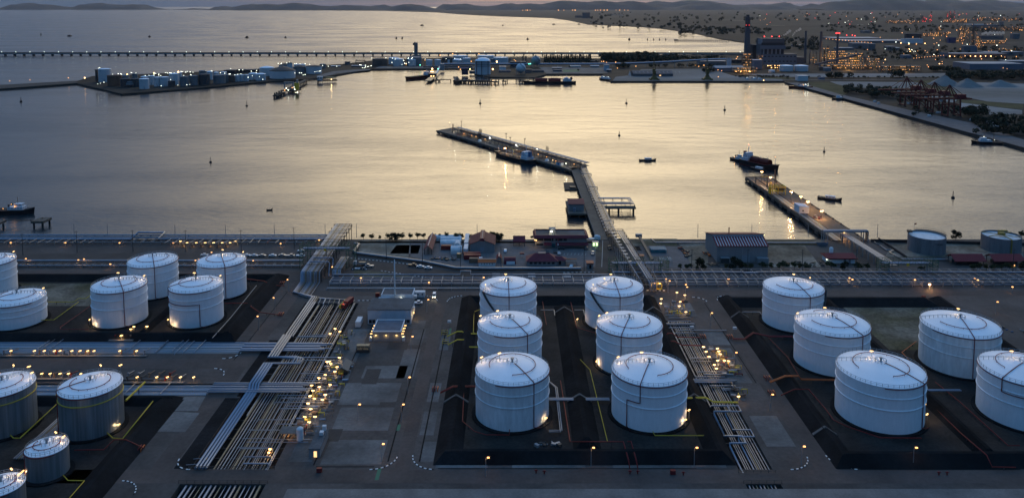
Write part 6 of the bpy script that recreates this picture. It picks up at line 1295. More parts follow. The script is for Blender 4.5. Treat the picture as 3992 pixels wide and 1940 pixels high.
b=MB();[b.bar((x,yb_+q,0),(x,yb_+q,7.0),.5)for x in(xa,xa+2.5,xa+12,xb-3,xb)for q in(-1.6,1.6)];[b.bar((xa,yb_+q,6.6),(xb,yb_+q,6.6),.5)for q in(-1.6,1.6)];b.build('frame',greyst,t)
t=thing('pipe_rack','elevated rack slanting from the second jetty to the right gantry','pipe rack',(222,460,0));a,c=g(3300,918,5),g(3450,1010,5)
for k in range(6):MB().tube([a+Vector((k*.8-2,6,0)),c+Vector((k*.8-2,0,0)),c+Vector((k*.8-2,-12,0))],.3,6).build('pipe',[pipeb,galv][k%2],t)
b=MB()
for k in range(8):p=a.lerp(c,k/7);[b.bar((p.x+q,p.y,0),(p.x+q,p.y,4.7),.35)for q in(-2.8,2.8)];b.bar((p.x-2.8,p.y,4.6),(p.x+2.8,p.y,4.6),.35)
b.build('frame',greyst,t)
line_over('pale pipe pair bending from the sea wall to the right gantry',bundpts([(3412,944,.8),(3458,975,.8),(3484,975,.8),(3470,984,.8),(3520,1010,.8),(3615,1010,.8),(3700,1012,.8)]),.3,galv,name='ground_pipe',group='ground pipes',pairs=1.1)
b=MB();wa,wb=g(3395,942),g(3990,948);b.bar((wa.x,wa.y,.9),(330,478,.9),.5,1.8);a_,c_=g(3425,935),g(3535,1008);b.bar((a_.x,a_.y,.8),(c_.x,c_.y,.8),.5,1.6);b.build('sea_wall',mat('sea_wall_dark',(.035,.034,.036),.9),None,None,'dark low wall around the two open topped tanks','wall')
lettering(bpy.data.objects['floating_roof_tank'],'TSK302',(256.4,458.72,6.3),1.5,steeld)
t=thing('mooring_dolphin','concrete mooring dolphin on four legs at the left','dolphin',tuple(g(160,860,0)));p=g(162,855,1.5);deckbox(t,[(p.x-4.6,p.y-5),(p.x+4.2,p.y-5),(p.x+4.2,p.y+5),(p.x-3.4,p.y+5)],0,1.6);b=MB();pile_row(b,[(p.x-3,p.y-4),(p.x+3,p.y-4),(p.x-2,p.y+4),(p.x+3,p.y+4)],.65,-3.6,0);b.build('leg',decke,t);MB().cyl(p.x-.5,p.y+2,1.6,2.4,.4,8).build('bollard',rust,t)
q=g(-30,864,1.5);t=thing('catwalk','thin catwalk reaching the left mooring dolphin','catwalk',(q.x,q.y,1));MB().bar((q.x-20,p.y-1,1.2),(p.x-4.6,p.y-1,1.2),1.2,.5).build('walk',decke,t)
t=thing('mooring_dolphin','second mooring dolphin cut by the left edge','dolphin',tuple(g(0,866,0)));p2=g(-6,862,1.5);deckbox(t,[(p2.x-6,p2.y-5),(p2.x+3,p2.y-5),(p2.x+3,p2.y+4),(p2.x-6,p2.y+4)],0,1.4);b=MB();pile_row(b,[(p2.x+1.5,p2.y-4),(p2.x+4.5,p2.y-2),(p2.x-2,p2.y-4)],.65,-3.6,0.3);b.build('leg',decke,t)
# ================================================================ SHIPS AND BOATS
def hull_mesh(L_,B_,dz,bowrise=1.4,sternrise=.6,flare=.86):
 b=MB();n=14;st=[]
 for i in range(n+1):
  f=i/n;x=-L_/2+L_*f
  hb=B_/2*(min(1,.72+f*2.2)if f<.13 else(1 if f<.68 else max(.02,1-((f-.68)/.32)**2.0)))
  z=dz+(bowrise*max(0,(f-.7)/.3)**1.5)+sternrise*max(0,(.16-f)/.16);st.append((x,hb,z))
 vs=[]
 for x,hb,z in st:
  xb=x-(L_*.03 if x>L_*.38 else 0)
  vs+=[(x,-hb,z),(xb,-hb*flare,0),(xb,-hb*.6,-1.2),(xb,hb*.6,-1.2),(xb,hb*flare,0),(x,hb,z)]
 fs=[]
 for i in range(n):
  for j in range(5):a=i*6+j;fs.append((a,a+1,a+7,a+6))
  fs.append((i*6+5,i*6,i*6+6,i*6+11))
 fs+=[tuple(range(5,-1,-1)),tuple(n*6+j for j in range(6))]
 return b.add(vs,fs)
def ship(label,x,y,rz,L_,B_,dz,hm,kind,cat='ship',name='tanker_ship',lights=(),band=None):
 p=g(x,y,WZ);t=thing(name,label,cat,(p.x,p.y,WZ),rz,None,world=False);hull_mesh(L_,B_,dz).build('hull',hm,t)
 if band:
  b=MB();[b.bar((-L_*.46,s_*B_*.508,.5),(L_*.18,s_*B_*.508,.5),.1,1.0)for s_ in(-1,1)];b.build('boot_stripe',band,t)
 MB().box(-L_*.05,0,dz+.06,L_*.72,B_*.84,.1).build('deck_plating',reddk if kind in('lpg','red')else decke,t)
 sx=-L_*.34
 def house(x,w,l,z0,h,m=shipw,nm='superstructure'):
  MB().box(x,0,z0+h/2,l,w,h).build(nm,m,t);k=max(2,int(l/2));b=MB()
  for s_ in(-1,1):
   for i in range(k):b.box(x-l/2+l*(i+.5)/k,s_*(w/2+.02),z0+h*.62,.7,.06,.6)
  for i in range(max(2,int(w/2))):b.box(x+l/2+.02,-w/2+w*(i+.5)/max(2,int(w/2)),z0+h*.62,.06,.8,.6)
  b.build('porthole',glass,t)['kind']='stuff'
 if kind in('lpg','tanker','red'):
  z=dz+.4;house(sx,B_*.86,L_*.16,z,2.6);house(sx+L_*.01,B_*.72,L_*.13,z+2.6,2.5);house(sx+L_*.02,B_*.8,L_*.07,z+5.1,2.2,nm='bridge')
  MB().box(sx-L_*.075,0,z+5.4,L_*.04,B_*.24,5.4).build('funnel',red if kind=='lpg' else(bluep if kind=='tanker' else steeld),t)
  MB().bar((sx+L_*.02,0,z+7),(sx+L_*.02,0,z+13),.35).build('mast',shipw,t);MB().bar((sx+L_*.02,-1.6,z+11),(sx+L_*.02,1.6,z+11),.2).build('mast_yard',shipw,t)
  MB().bar((L_*.4,0,dz+1),(L_*.4,0,dz+8),.3).build('fore_mast',shipw,t)
  for q in(.02,.2):MB().bar((L_*q,0,dz),(L_*q,0,dz+7),.3).build('deck_post',shipw,t)
  if kind in('lpg','red'):
   for q in(-.1,.15):
    MB().tube([(L_*q-L_*.115,0,dz+1.4),(L_*q-L_*.1,0,dz+1.4),(L_*q+L_*.1,0,dz+1.4),(L_*q+L_*.115,0,dz+1.4)],B_*.33,16).build('cargo_tank',hullr if kind=='lpg' else red,t);MB().box(L_*q,0,dz+1.4+B_*.33,L_*.14,1.2,.5).build('catwalk',steeld,t)
  else:
   for q in range(7):MB().box(-L_*.16+q*L_*.075,0,dz+.5,1.2,B_*.7,.7).build('hatch',MAT['tan_pipe'],t)
   for s_ in(-.15,.15):MB().bar((-L_*.2,s_*B_,dz+1),(L_*.36,s_*B_,dz+1),.35).build('deck_pipe',galv,t)
   MB().bar((-L_*.02,1,dz),(-L_*.02,1,dz+7),.4).build('crane_post',yellow,t);MB().bar((-L_*.02,1,dz+7),(L_*.1,3,dz+9),.3).build('crane_jib',yellow,t)
  MB().box(L_*.42,0,dz+1.2,L_*.1,B_*.5,.6).build('forecastle',hm,t)
 elif kind=='tug':
  house(L_*.08,B_*.62,L_*.36,dz,2.2);house(L_*.14,B_*.46,L_*.18,dz+2.2,2.2,nm='wheelhouse');MB().bar((L_*.1,0,dz+4.4),(L_*.1,0,dz+9),.25).build('mast',rust,t)
  for s_ in(-1,1):MB().box(-L_*.08,s_*B_*.22,dz+2.8,1.0,.9,2.6).build('funnel',steeld,t)
  for k in range(5):a=rad(-50+25*k);MB().lathe(L_*.47-.5,math.sin(a)*B_*.28,[(.01,dz+.1),(.55,dz+.6),(.01,dz+1.1)],8).build('tyre_fender',rubber,t)
  MB().cyl(-L_*.28,0,dz,dz+.9,.7,8).build('tow_winch',steeld,t)
 elif kind=='boat':
  house(L_*.02,B_*.6,L_*.38,dz-.1,1.7,nm='cabin');MB().bar((0,0,dz+1.6),(0,0,dz+4),.14).build('mast',steeld,t);MB().box(L_*.02,0,dz+1.75,L_*.42,B_*.7,.12).build('cabin_roof',shipw,t)
 for(lx,ly,lz,m,e,r)in lights:
  MB().lathe(lx,ly,[(.01,lz-r),(r,lz),(.01,lz+r)],8).build('lamp_head',m,t)
  if e:point(t,(lx,ly,lz+r+.3),e,tuple(m.node_tree.nodes['Principled BSDF'].inputs['Emission Color'].default_value)[:3],.3)
 return t
a,c=g(1926,604,WZ),g(2074,640,WZ);rz=math.atan2(a.y-c.y,a.x-c.x);L1=(a-c).length
ship('small tanker moored at the berth, deck glowing orange, white bridge at its right end',2003,622,rz,L1,10.5,3.4,hullk,'tanker',lights=[(L1*.22,0,9.5,flood,2600,.7),(L1*.22,1.4,9.5,flood,0,.7),(-L1*.2,-2,7,warm,500,.4),(-L1*.30,-4.8,6.5,cool,120,.35),(-L1*.36,-4.8,6.5,cool,100,.3),(-L1*.24,0,5,warm,600,.4)])
a,c=g(3034,668,WZ),g(2890,636,WZ);rz=math.atan2(a.y-c.y,a.x-c.x);L2=(a-c).length
s_=ship('gas carrier with dark red hull and red deck tanks under way near the second jetty',2962,652,rz,L2,11,4.4,hullk,'lpg',lights=[(-L2*.32,0,19.5,redl,0,.35),(L2*.4,0,12.6,warm,0,.35)],band=hullr)
lettering(s_,'LPG',(L2*.13,-3.5,6.2),2.6,shipw,0.0,'hull_lettering',62)
ship('dark tug pushing behind the gas carrier stern',2876,627,rz,17,6,1.9,hullk,'tug','tugboat','tugboat',[(-4,0,3,warm,60,.3)])
ship('pilot boat with white cabin alongside the gas carrier',2958,664,rz+.02,18,4.6,1.5,hullk,'boat','boat','work_boat')
ship('black tug with a white deckhouse at the left edge',55,832,.06,30,9,3.2,hullk,'tug','tugboat','tugboat',[(2,-2.8,5.5,warm,60,.3),(-6,-2.8,4.4,warm,60,.3),(0,-2.8,7.6,warm,40,.3)])
ship('small dark boat crossing the bay between the two jetties',2525,627,.05,17,4.6,1.2,hullk,'boat','boat','work_boat')
ship('small dark boat right of the second jetty, heading to the right',3235,778,-.55,18,5,1.3,hullk,'boat','boat','work_boat')
ship('green grey tug with two tall masts moored at the right quay',3850,561,2.96,34,9.5,2.6,hullk,'tug','tugboat','tugboat',[(4,0,8,cool,60,.3),(-6,2,5,cool,40,.25)]);t=bpy.data.objects['tugboat.002'];MB().bar((-6,0,2),(-6,0,12),.4).build('mast',rust,t);MB().bar((7,0,4),(7,0,10.5),.4).build('mast',rust,t)
ship('tug with a slim white wheelhouse moored at the right quay',3278,388,2.9,28,8,2.2,hullk,'tug','tugboat','tugboat')
ship('red hulled supply ship with a brightly lit bridge at the quay corner',3122,346,-.55,42,10,4.2,hullr,'tug','ship','supply_ship',[(9,-3.2,8.5,cool,300,.5),(13,-2.5,7,cool,160,.5),(5,-3.2,6.5,warm,120,.45),(12,1.5,9,cool,100,.4),(-14,0,5,fluo,120,.4)])
ship('red tanker lying along the far pipe trestle',2141,326,3.13,104,15,4.4,hullk,'red')
ship('ship seen bow on at the far left gas jetty, dotted with lamps',1632,308,-2.2,80,15,6,hullr,'tanker',lights=[(-30,3,9,warm,200,.7),(-24,4,12,cool,200,.7),(-33,-3,10,warm,100,.6),(-20,0,15,warm,100,.6),(-28,0,8,cool,100,.6)])
for i,(x,y,rz,L_,m)in enumerate([(2356,312,1.9,46,hullk),(2372,314,1.8,42,hullk),(2908,316,.1,22,hullk),(2935,316,.1,26,hullk),(2955,316,.1,24,hullr),(2968,316,3,20,hullk)]):
 ship('dark vessel '+['with lit deck at the left end of the far quay','second vessel at the left end of the far quay','first small tug at the right end of the far quay','second small tug at the right end of the far quay','red tug at the right end of the far quay','rightmost small boat at the far quay'][i],x,y,rz,L_,L_*.26,2.6,m,'tug','tugboat','tugboat',[(2,0,7,cool,0,.5)]if i<4 else())
for i,(x,y)in enumerate([(1095,822)]):ship('tiny rowing boat alone on the water in front of the left shore',1051,820,.2,4.4,1.8,.7,hullk,'none','boat','rowing_boat')
def buoy():
 t=thing('buoy','','buoy',(0,0,WZ),0,None,world=False);MB().lathe(0,0,[(.9,-.6),(1.25,.2),(1.25,.8),(.5,1.3),(.01,1.3)],12).build('float',hullk,t)
 b=MB();[b.bar((.7*math.cos(a),.7*math.sin(a),1.1),(.16*math.cos(a),.16*math.sin(a),4.2),.14)for a in(0,1.57,3.14,4.71)];b.build('cage',steeld,t);MB().lathe(0,0,[(.01,4.2),(.42,4.5),(.01,5.3)],8).build('top_mark',steeld,t);return Proto(t)
BY=buoy()
for i,(x,y,s_)in enumerate([(82,397,1.5),(962,414,1.5),(1872,404,1.5),(2442,404,1.5),(2825,430,1.4),(2414,529,1.1),(821,633,1),(3213,592,1),(3715,772,1.1)]):
 p=g(x,y,WZ);BY.put((p.x,p.y,WZ),i,'dark channel buoy '+['far left, below the breakwater','below the left tank peninsula','below the far gas jetties','above the middle of the bay, below the silo','right part of the bay, below the dock cranes','right of the far tip of the tanker berth','left part of the bay in front of the left shore','right of the gas carrier','far right in front of the open topped tanks'][i],'channel buoys',s_)
# ================================================================ FAR SHORE: LAND
def land(name,px,m,z=0.0,skirt=None,sm=None):
 pts=[g(x,y,z)for x,y in px];b=MB();a=sum(pts[i].x*pts[(i+1)%len(pts)].y-pts[(i+1)%len(pts)].x*pts[i].y for i in range(len(pts)))
 if a<0:pts=pts[::-1]
 b.poly(pts)
 if skirt:
  b.m=1;n=len(pts)
  for i in range(n):p,q=pts[i],pts[(i+1)%n];b.poly([p,Vector((p.x,p.y,-4)),Vector((q.x,q.y,-4)),q])
  return struct(name,b,[m,sm or decke])
 return struct(name,b,m)
COAST=[(300,325),(475,366),(760,344),(1050,317),(1210,307),(1330,289),(1400,277),(1450,270),(1700,268),(1845,268),(1850,286),(1905,300),(2080,303),(2130,290),(2350,290),(2382,317),(2720,317),(3056,316.5),(3063,322),(3300,385),(3992,577),(4500,720),(9000,700),(9000,46),(5200,38.6),(3992,38.6),(2400,38.6),(1500,38.8),(900,39.2),(900,41),(1300,41.5),(1500,43),(1700,49),(1820,58),(2000,66),(2150,70.5),(2220,80),(2290,95),(2400,100),(2550,108),(2700,128),(2800,150),(2900,165),(2945,183),(2945,206),(2800,212),(2500,214),(2340,228),(2000,223),(1700,226),(1480,233),(1330,250),(830,278),(360,297),(295,318)]
land('coast_land',COAST,farland,0.0,True)
land('breakwater',[(-400,336),(0,331),(300,315),(300,324),(0,346),(-400,368)],decke,0.2,True)
land('spit',[(1255,300),(1330,285),(1440,274),(1445,271),(1400,270),(1300,278),(1230,296)],MAT['slab_concrete'],.25)
def flat(name,px,m,z):return land(name,px,m,z)
flat('quay_apron',[(2388,316),(3052,315.6),(3046,303),(2990,300),(2860,296),(2770,268),(2500,270),(2470,292),(2400,300)],sandm,.3)
flat('quay_road',[(3068,323.5),(3300,386),(3992,575),(4300,662),(4300,610),(3992,545),(3790,480),(3560,432),(3310,376),(3180,340),(3110,322)],MAT['depot_paving'],.3)
for i,q in enumerate([[(3235,318),(3640,322),(3560,346),(3470,353),(3270,332)],[(2900,288),(3690,286.5),(3670,301),(3080,300),(2960,296)],[(3760,320),(4100,330),(4100,410),(3860,398),(3730,372),(3690,345)],[(3742,400),(3985,430),(3985,445),(3850,447),(3735,428)],[(3640,360),(3740,384),(3720,400),(3600,384)],[(2100,262),(2350,262),(2370,286),(2130,287)],[(1480,259),(1850,259),(1850,266),(1460,267)]]):flat('sand_flat',q,sandm if i<5 else MAT['slab_concrete'],.32)
flat('green_apron',[(2193,272),(2258,271),(2262,281),(2196,282)],mat('green_apron_paint',(.02,.11,.065),.8),.36)
for q in([(3150,320),(3230,320),(3330,346),(3290,372),(3170,337)],[(3560,315),(3650,312),(3700,340),(3760,390),(3990,405),(3990,428),(3760,402),(3640,352)],[(2960,300),(3080,302),(3100,310),(2960,306)]):flat('grass_strip',q,grassm,.34)
flat('far_road',[(2990,311),(3680,308),(3680,309.6),(3010,313)],MAT['slab_concrete'],.38)
for i in range(26):
 R.seed(200+i);x=R.uniform(2050,3900);y=R.uniform(48,190)if x>2950 else R.uniform(48,92);w=R.uniform(20,120);h=max(.6,(y-36)*.035)
 if x<2950 and y>100-(2950-x)*.06:continue
 flat('field',[(x,y),(x+w,y+h*.3),(x+w*1.1,y+h),(x-w*.05,y+h)],MAT[R.choice(['dry_soil','rough_grass','hill_forest','weedy_ground'])],.3)
def zat(x,y,D):
 u,w=x-PX,PY-y;dy=w*SP+FPX*CP;return u*D/dy,CAMH+(w*CP-FPX*SP)*D/dy
def hill(px,D,depth,seed):
 q=random.Random(seed);P_=[]
 for(xa,ya),(xb,yb)in zip(px[:-1],px[1:]):
  k=max(1,int((xb-xa)/9))
  for i in range(k):P_.append((xa+(xb-xa)*i/k,ya+(yb-ya)*i/k+(q.uniform(-.7,.7)if i else 0)))
 P_.append(px[-1]);b=MB();rows=8;n=len(P_);vs=[]
 for r in range(rows+1):
  f=r/rows
  for i,(x,y)in enumerate(P_):
   X,Z=zat(x,y,D);Z=max(Z,2);prof=math.sin(f*math.pi)**.8 if 0<f<1 else 0
   Y=D+(f-.5)*depth;sc=1.0
   wob=1+.22*math.sin(i*.6+r*1.7+seed)*(0 if abs(f-.5)<.01 else 1)
   vs.append((X,Y,-2 if prof==0 else Z*min(1.0 if abs(f-.5)<.01 else .97,prof*wob)))
 for r in range(rows):
  for i in range(n-1):a=r*n+i;b.add([],[]);b.f.append((a,a+1,a+n+1,a+n));b.sm.append(True);b.mi.append(0)
 b.v=[tuple(v)for v in vs];return struct('hill',b,hillm)
HILLS=[([(8,35),(55,22),(75,15),(115,12),(150,16),(230,23),(270,29),(288,35)],25500,1500),([(292,35),(320,25),(340,16),(375,13),(400,12),(420,16),(480,20),(520,17),(550,18),(580,25),(605,35),(645,37.5)],25500,1700),([(688,38.2),(760,33),(800,36),(826,38)],24800,700),([(838,38),(860,25),(875,25),(900,30),(930,26),(980,15),(1000,18),(1040,16),(1080,19),(1130,13),(1160,12),(1200,15),(1250,23),(1290,25),(1340,20),(1400,22),(1440,25),(1500,37)],24000,1800),([(1425,30),(1460,22),(1500,18),(1525,26),(1545,36)],25800,1200),([(1490,38),(1530,27),(1570,17.5),(1600,16),(1650,22),(1690,33),(1712,35),(1740,37)],22500,1600),([(1698,35),(1730,16),(1760,18),(1820,15),(1850,22),(1900,25),(1930,22),(1970,14),(2000,14),(2020,17),(2070,14),(2110,17),(2150,10),(2180,4),(2200,3),(2290,9),(2320,5),(2350,4),(2400,9),(2440,6),(2470,5),(2510,10),(2560,20),(2590,33)],24200,2200),([(2490,26),(2510,12),(2560,4),(2620,10),(2650,5),(2690,1),(2730,4),(2760,4),(2810,12),(2860,20),(2960,17),(3000,18),(3060,9),(3120,28)],30000,2000),([(2560,36),(2650,27),(2680,20),(2720,13),(2760,10),(2790,15),(2830,20),(2880,25),(2930,34)],24500,1800),([(2900,33),(2960,22),(3020,24),(3090,33)],24800,1300),([(3105,34),(3150,18),(3160,14),(3220,24),(3250,33)],24800,1200),([(3165,35),(3200,22),(3250,7),(3300,4),(3350,-1),(3450,-3),(3560,0),(3620,12),(3660,22),(3720,35)],22800,2200),([(3590,18),(3640,-3),(3700,-4),(3750,8),(3850,-1),(3920,7),(3992,15),(4150,12),(4300,28)],29000,2000),([(3660,35),(3680,23),(3740,11),(3790,12),(3850,25),(3920,30),(3990,36)],22600,1800),([(3900,36),(4050,22),(4200,14),(4400,20),(4600,34)],24000,1800),([(-420,34),(-300,20),(-150,16),(-60,34)],25500,1500)]
for i,(px,D,dp)in enumerate(HILLS):hill(px,D,dp,i+1)
# ================================================================ BRIDGE
YB=2370.0
t=thing('long_bridge','long low trestle bridge crossing the water behind the tank peninsula','bridge',(0,YB,0))
x0,x1=-1780,720
b=MB();b.b0(x0,x1,YB-6,YB+6,1.2,4.2);b.build('deck',greyst,t);b=MB();[b.b0(x0,x1,YB+s_-.3,YB+s_+.3,4.2,6.6)for s_ in(-5.6,5.6)];b.build('parapet',steeld,t)
for i in range(87):
 x=x0+14+i*28.6;MB().b0(x-1.6,x+1.6,YB-4,YB+4,-4,.2).b0(x-3.2,x+3.2,YB-5,YB+5,.2,1.2).build('pier',decke,t)
LB=MB()
for i in range(58):x=x0+20+i*43;LB.box(x,YB-5,9.2,1.0,1.0,.8);LB.bar((x,YB-5,6),(x,YB-5,9),.2)
LB.build('lamp_row',emit('bridge_lamp',(.85,1,.85),3.5),t)['kind']='stuff'
# ================================================================ TANKS AND PLANT ON THE PENINSULA
pal=dict(w=mat('far_tank_white',(.46,.47,.49),.6,noise=.08,scale=.05),g=mat('far_tank_grey',(.15,.16,.17),.7,noise=.12,scale=.05),d=mat('far_tank_dark',(.05,.052,.058),.7),b=mat('far_tank_brown',(.10,.075,.065),.7),r=mat('far_tank_rust',(.14,.075,.055),.7))
TG2='tanks of the far peninsula';tcount={}
def ftank(xl,xr,yb,yt,m,label,dome=.12,roof=None,rail=True):
 a,c=g(xl,yb),g(xr,yb);r=(c.x-a.x)/2;X=(a.x+c.x)/2;Y=a.y+r;k=ppm(Y);H=(yb-yt)/k
 H=max(4,H-0)
 t=thing('far_tank',label,'storage tank',(X,Y,0),0,TG2);MB().lathe(X,Y,[(r,0),(r,H)],28).build('shell',pal[m],t)
 MB().lathe(X,Y,[(r+.25,H-.4),(r+.25,H)]+[(r*(1-q/5),H+r*dome*math.sin(q/5*1.45))for q in range(1,5)]+[(.01,H+r*dome)],28).build('roof',roof or pal[m],t)
 if rail:MB().bar((X-r*.3,Y-r*.97,H),(X+r*.5,Y-r*.9,0),.5).build('stair',steeld,t)
 return(X,Y,r,H)
TK={}
spec=[(375,420.6,321,271,'w','tall pale tank at the left peninsula end with a dark tower beside it'),(408,461,337,296,'r','rust red lit tank beside the tall left end tank'),(445,492,330,296,'g','grey tank behind the rust red one'),(462,500,340,309,'d','dark wide tank left of the small round vessel'),(500,538,340,309,'d','dark tank behind the bright white corner tank'),(512,532,322,288,'g','slim grey tank behind the dark pair'),(537,573,348,309,'w','bright white tank at the near corner of the peninsula'),(544,571,328,300,'w','white domed tank directly behind the near corner tank'),(573,598,333,297,'w','pale tank first right of the near corner tank'),(596,620,338,302,'w','pale tank second right of the near corner tank'),(617.6,650.6,338,302,'w','wide pale tank third right of the near corner tank'),(651,677,340,317,'d','short dark tank at the quay edge'),(654,689,333,289,'w','tall pale tank behind the short dark one'),(697,728,338,300,'g','grey tank right of the short dark one'),(730,765,334,297,'g','grey tank with a diagonal stair right of the middle'),(680,705,318,284,'w','pale domed tank behind the two grey quay tanks'),(767,810,332,292,'d','broad dark tank in the middle of the peninsula'),(772,800,310,277,'g','grey tank at the back above the broad dark one'),(803,825,312,280,'w','white domed tank at the back right of the broad dark one'),(824,871,327,295,'g','broad grey tank at the quay right of the gap'),(830,850,306,283,'w','white domed tank behind the broad grey quay tank'),(872,890,321,292,'g','slim grey tank right of the broad grey one'),(858,880,303,281,'w','small white tank at the back, left of the dark flat roofs'),(890,912,321,296,'b','brown tank in the row of slim quay tanks'),(912,931,319,294,'w','pinkish white tank right of the brown one'),(931,950,318,293,'w','white tank fifth in the row of slim quay tanks'),(950,967,318,292,'w','white tank sixth in the row of slim quay tanks'),(964,1000,312,288,'w','white domed tank with two lamps left of the big dome'),(992,1030,315,290,'w','white domed tank with a stair lamp left of the big dome'),(1004,1061,298,266,'w','big white tank behind and left of the big grey dome'),(1038,1137,308,279,'w','largest white tank with a grey dome roof'),(1138,1185,289,264,'g','grey domed tank right of the largest dome'),(1185,1247,289,260,'w','wide pale tank with a dark stair at its left side'),(1082,1128,276,256,'w','white tank at the back above the largest dome'),(1117,1138,276,247,'w','tall slim tank at the back above the largest dome'),(1142,1166,270,252,'w','pale tank with rooftop lamps at the back, left of a pair'),(1164,1188,270,252,'w','pale tank with rooftop lamps at the back, right of a pair'),(1246,1266,268,251,'g','boxy grey tank at the right end of the back row'),(1446.6,1507,258,232,'b','big brown tank at the head of the inner basin'),(1512,1553,251,227,'w','white tank behind and right of the brown one'),(1529,1571,258,232,'w','white tank in front of its pale twin right of the brown one'),(1582,1641,257,226,'g','big grey tank below the tall tower'),(1590,1620,258,233,'w','white tank in front of the big grey one below the tower'),(1659,1685,258,235,'w','white tank with an orange glow right of the tower'),(1693,1718,258,234,'w','white tank left of the slanting conveyor'),(1718,1769,251,227,'b','broad brown domed tank behind the conveyor'),(1734,1759,251,234,'w','small white tank in front of the broad brown dome'),(1759,1800,251,234,'w','white tank with a dome left of the big flat ones'),(1774,1799,252,235,'w','small white tank right of its domed neighbour'),(1765,1823,246,219,'w','big flat white tank at the back near the bridge, left one'),(1802,1834,252,228,'w','white tank left of the big ringed tank'),(1860,1927,244,219,'w','big flat white tank at the back near the bridge, right one'),(1922,1981,250,226,'w','wide flat white tank right of the big ringed tank'),(1900,1926,250,231,'g','grey domed tank tucked beside the big ringed tank'),(1981,1993,243,227,'g','small grey tank at the right end of the flat ones'),(3048,3100,279,258,'w','left one of two white tanks before the power station'),(3106,3159,279,258,'w','right one of two white tanks before the power station'),(3200,3234,276,263,'d','dark blue tank right of the two white ones'),(3215,3248,278,266,'g','grey tank in front of the dark blue one'),(3000,3024,284,275,'w','low white tank left of the two white ones')]
for xl,xr,yb,yt,m,lb in spec:
 dome=.34 if 'largest' in lb else(.2 if 'dome' in lb else(.03 if 'flat' in lb else .12))
 TK[lb]=ftank(xl,xr,yb,yt,m,lb,dome,pal['b']if 'largest' in lb or lb.startswith('wide pale tank with a dark stair')else(roofw if m=='w' else None))
a,c=g(1850,292),g(1912,292);r=(c.x-a.x)/2;X,Y=(a.x+c.x)/2,a.y+(c.x-a.x)/2;H=53/ppm(Y)
t=thing('ringed_tank','very big pale tank with four dark rings and a red framed roof','storage tank',(X,Y,0));MB().lathe(X,Y,[(r,0),(r,H)],36).build('shell',pal['w'],t);MB().lathe(X,Y,[(r,H),(r*.8,H+3.5),(r*.45,H+6),(.01,H+7)],36).build('roof',roofw,t)
for f in(.62,.74,.86,.98):MB().lathe(X,Y,[(r,H*f-.5),(r+.7,H*f-.5),(r+.7,H*f+.3),(r,H*f+.3)],36,False).build('ring_beam',steeld,t)
for q in(-.75,-.1,.7):MB().bar((X+r*q,Y-r*math.sqrt(1-q*q)-.6,0),(X+r*q,Y-r*math.sqrt(1-q*q)-.6,H),1.2).build('stair_tower',red if q<-.5 else steeld,t)
MB().box(X-r*.35,Y-r*.3,H+3.6,14,5,1.6).build('roof_frame',orange,t)
for i,(x,y,rp,yb)in enumerate([(2031,268,19.5,292.5),(2089,237,18.5,263)]):
 p=g(x,yb);k=ppm(p.y);r=rp/k;zc_=(yb-y)/k;p=Vector((p.x,p.y+r,0))
 t=thing('gas_sphere',['white gas sphere on legs near the water, with a spiral stair','grey gas sphere on legs behind, in front of the pointed trees'][i],'gas sphere',tuple(p));MB().lathe(p.x,p.y,[(max(.01,r*math.sin(math.pi*j/16)),zc_-r*math.cos(math.pi*j/16))for j in range(17)],28).build('shell',tarp if i==0 else greyst,t)
 for j in range(12):aa=j*math.pi/6;MB().bar((p.x+r*.95*math.cos(aa),p.y+r*.95*math.sin(aa),0),(p.x+r*.95*math.cos(aa),p.y+r*.95*math.sin(aa),zc_),.7).build('leg',greyst,t)
 b=MB();n=14
 for j in range(n):
  f0,f1=j/n,(j+1)/n;pt=lambda f:(p.x+(r+.4)*math.sin(math.pi*(.12+f*.4))*math.cos(-1.9+f*1.3),p.y+(r+.4)*math.sin(math.pi*(.12+f*.4))*math.sin(-1.9+f*1.3),zc_+(r+.4)*math.cos(math.pi*(.12+f*.4)))
  b.bar(pt(f0),pt(f1),1.1,.5)
 b.build('stair',steeld,t);MB().cyl(p.x,p.y,zc_+r,zc_+r+1.6,1.6,8).build('top_platform',steeld,t)
p=g(502,341);t=thing('round_vessel','small dark round vessel with white rings in front of the dark tanks','vessel',(p.x,p.y,0));MB().lathe(p.x,p.y+6,[(5.6,0),(6.9,3),(6.9,5),(5.5,9),(2,11),(.01,11.3)],20).build('shell',pal['d'],t);[MB().lathe(p.x,p.y+6,[(rr,zz),(rr+.3,zz),(rr+.3,zz+.4),(rr,zz+.4)],20,False).build('ring',silver,t)for rr,zz in((6.3,7),(7,5.2),(4.6,9.4))]
p=g(372,320);t=thing('stair_tower','dark stair tower at the left side of the tall end tank','tower',(p.x,p.y,0));MB().box(p.x+.8,p.y+4,11.5,3.6,3.6,23).build('frame',steeld,t);MB().box(p.x+1,p.y+4,23.6,5.4,4.4,1).build('platform',steeld,t)
p=g(1622,226);k=ppm(p.y);t=thing('silo_tower','tall square concrete tower standing before the bridge','tower',tuple(p));hh=59/k;MB().box(p.x,p.y,hh/2,13/k,9,hh).build('shaft',MAT['grey_tank_wall'],t);MB().box(p.x-8/k,p.y,hh-5.5/k,6/k,7,9/k).build('side_head',steeld,t);MB().bar((p.x+5/k,p.y,hh),(p.x+5/k,p.y,hh+5/k),.6).build('antenna',steeld,t);MB().box(p.x-4/k,p.y,hh+1.2,4/k,5,2.4).build('roof_hut',steeld,t);MB().box(p.x+3/k,p.y+2,4,34/k,12,8).build('base_building',wallg,t)
t=thing('conveyor_tube','long blue grey conveyor tube on posts behind the docks','conveyor',tuple(g(2200,258)));pts=[]
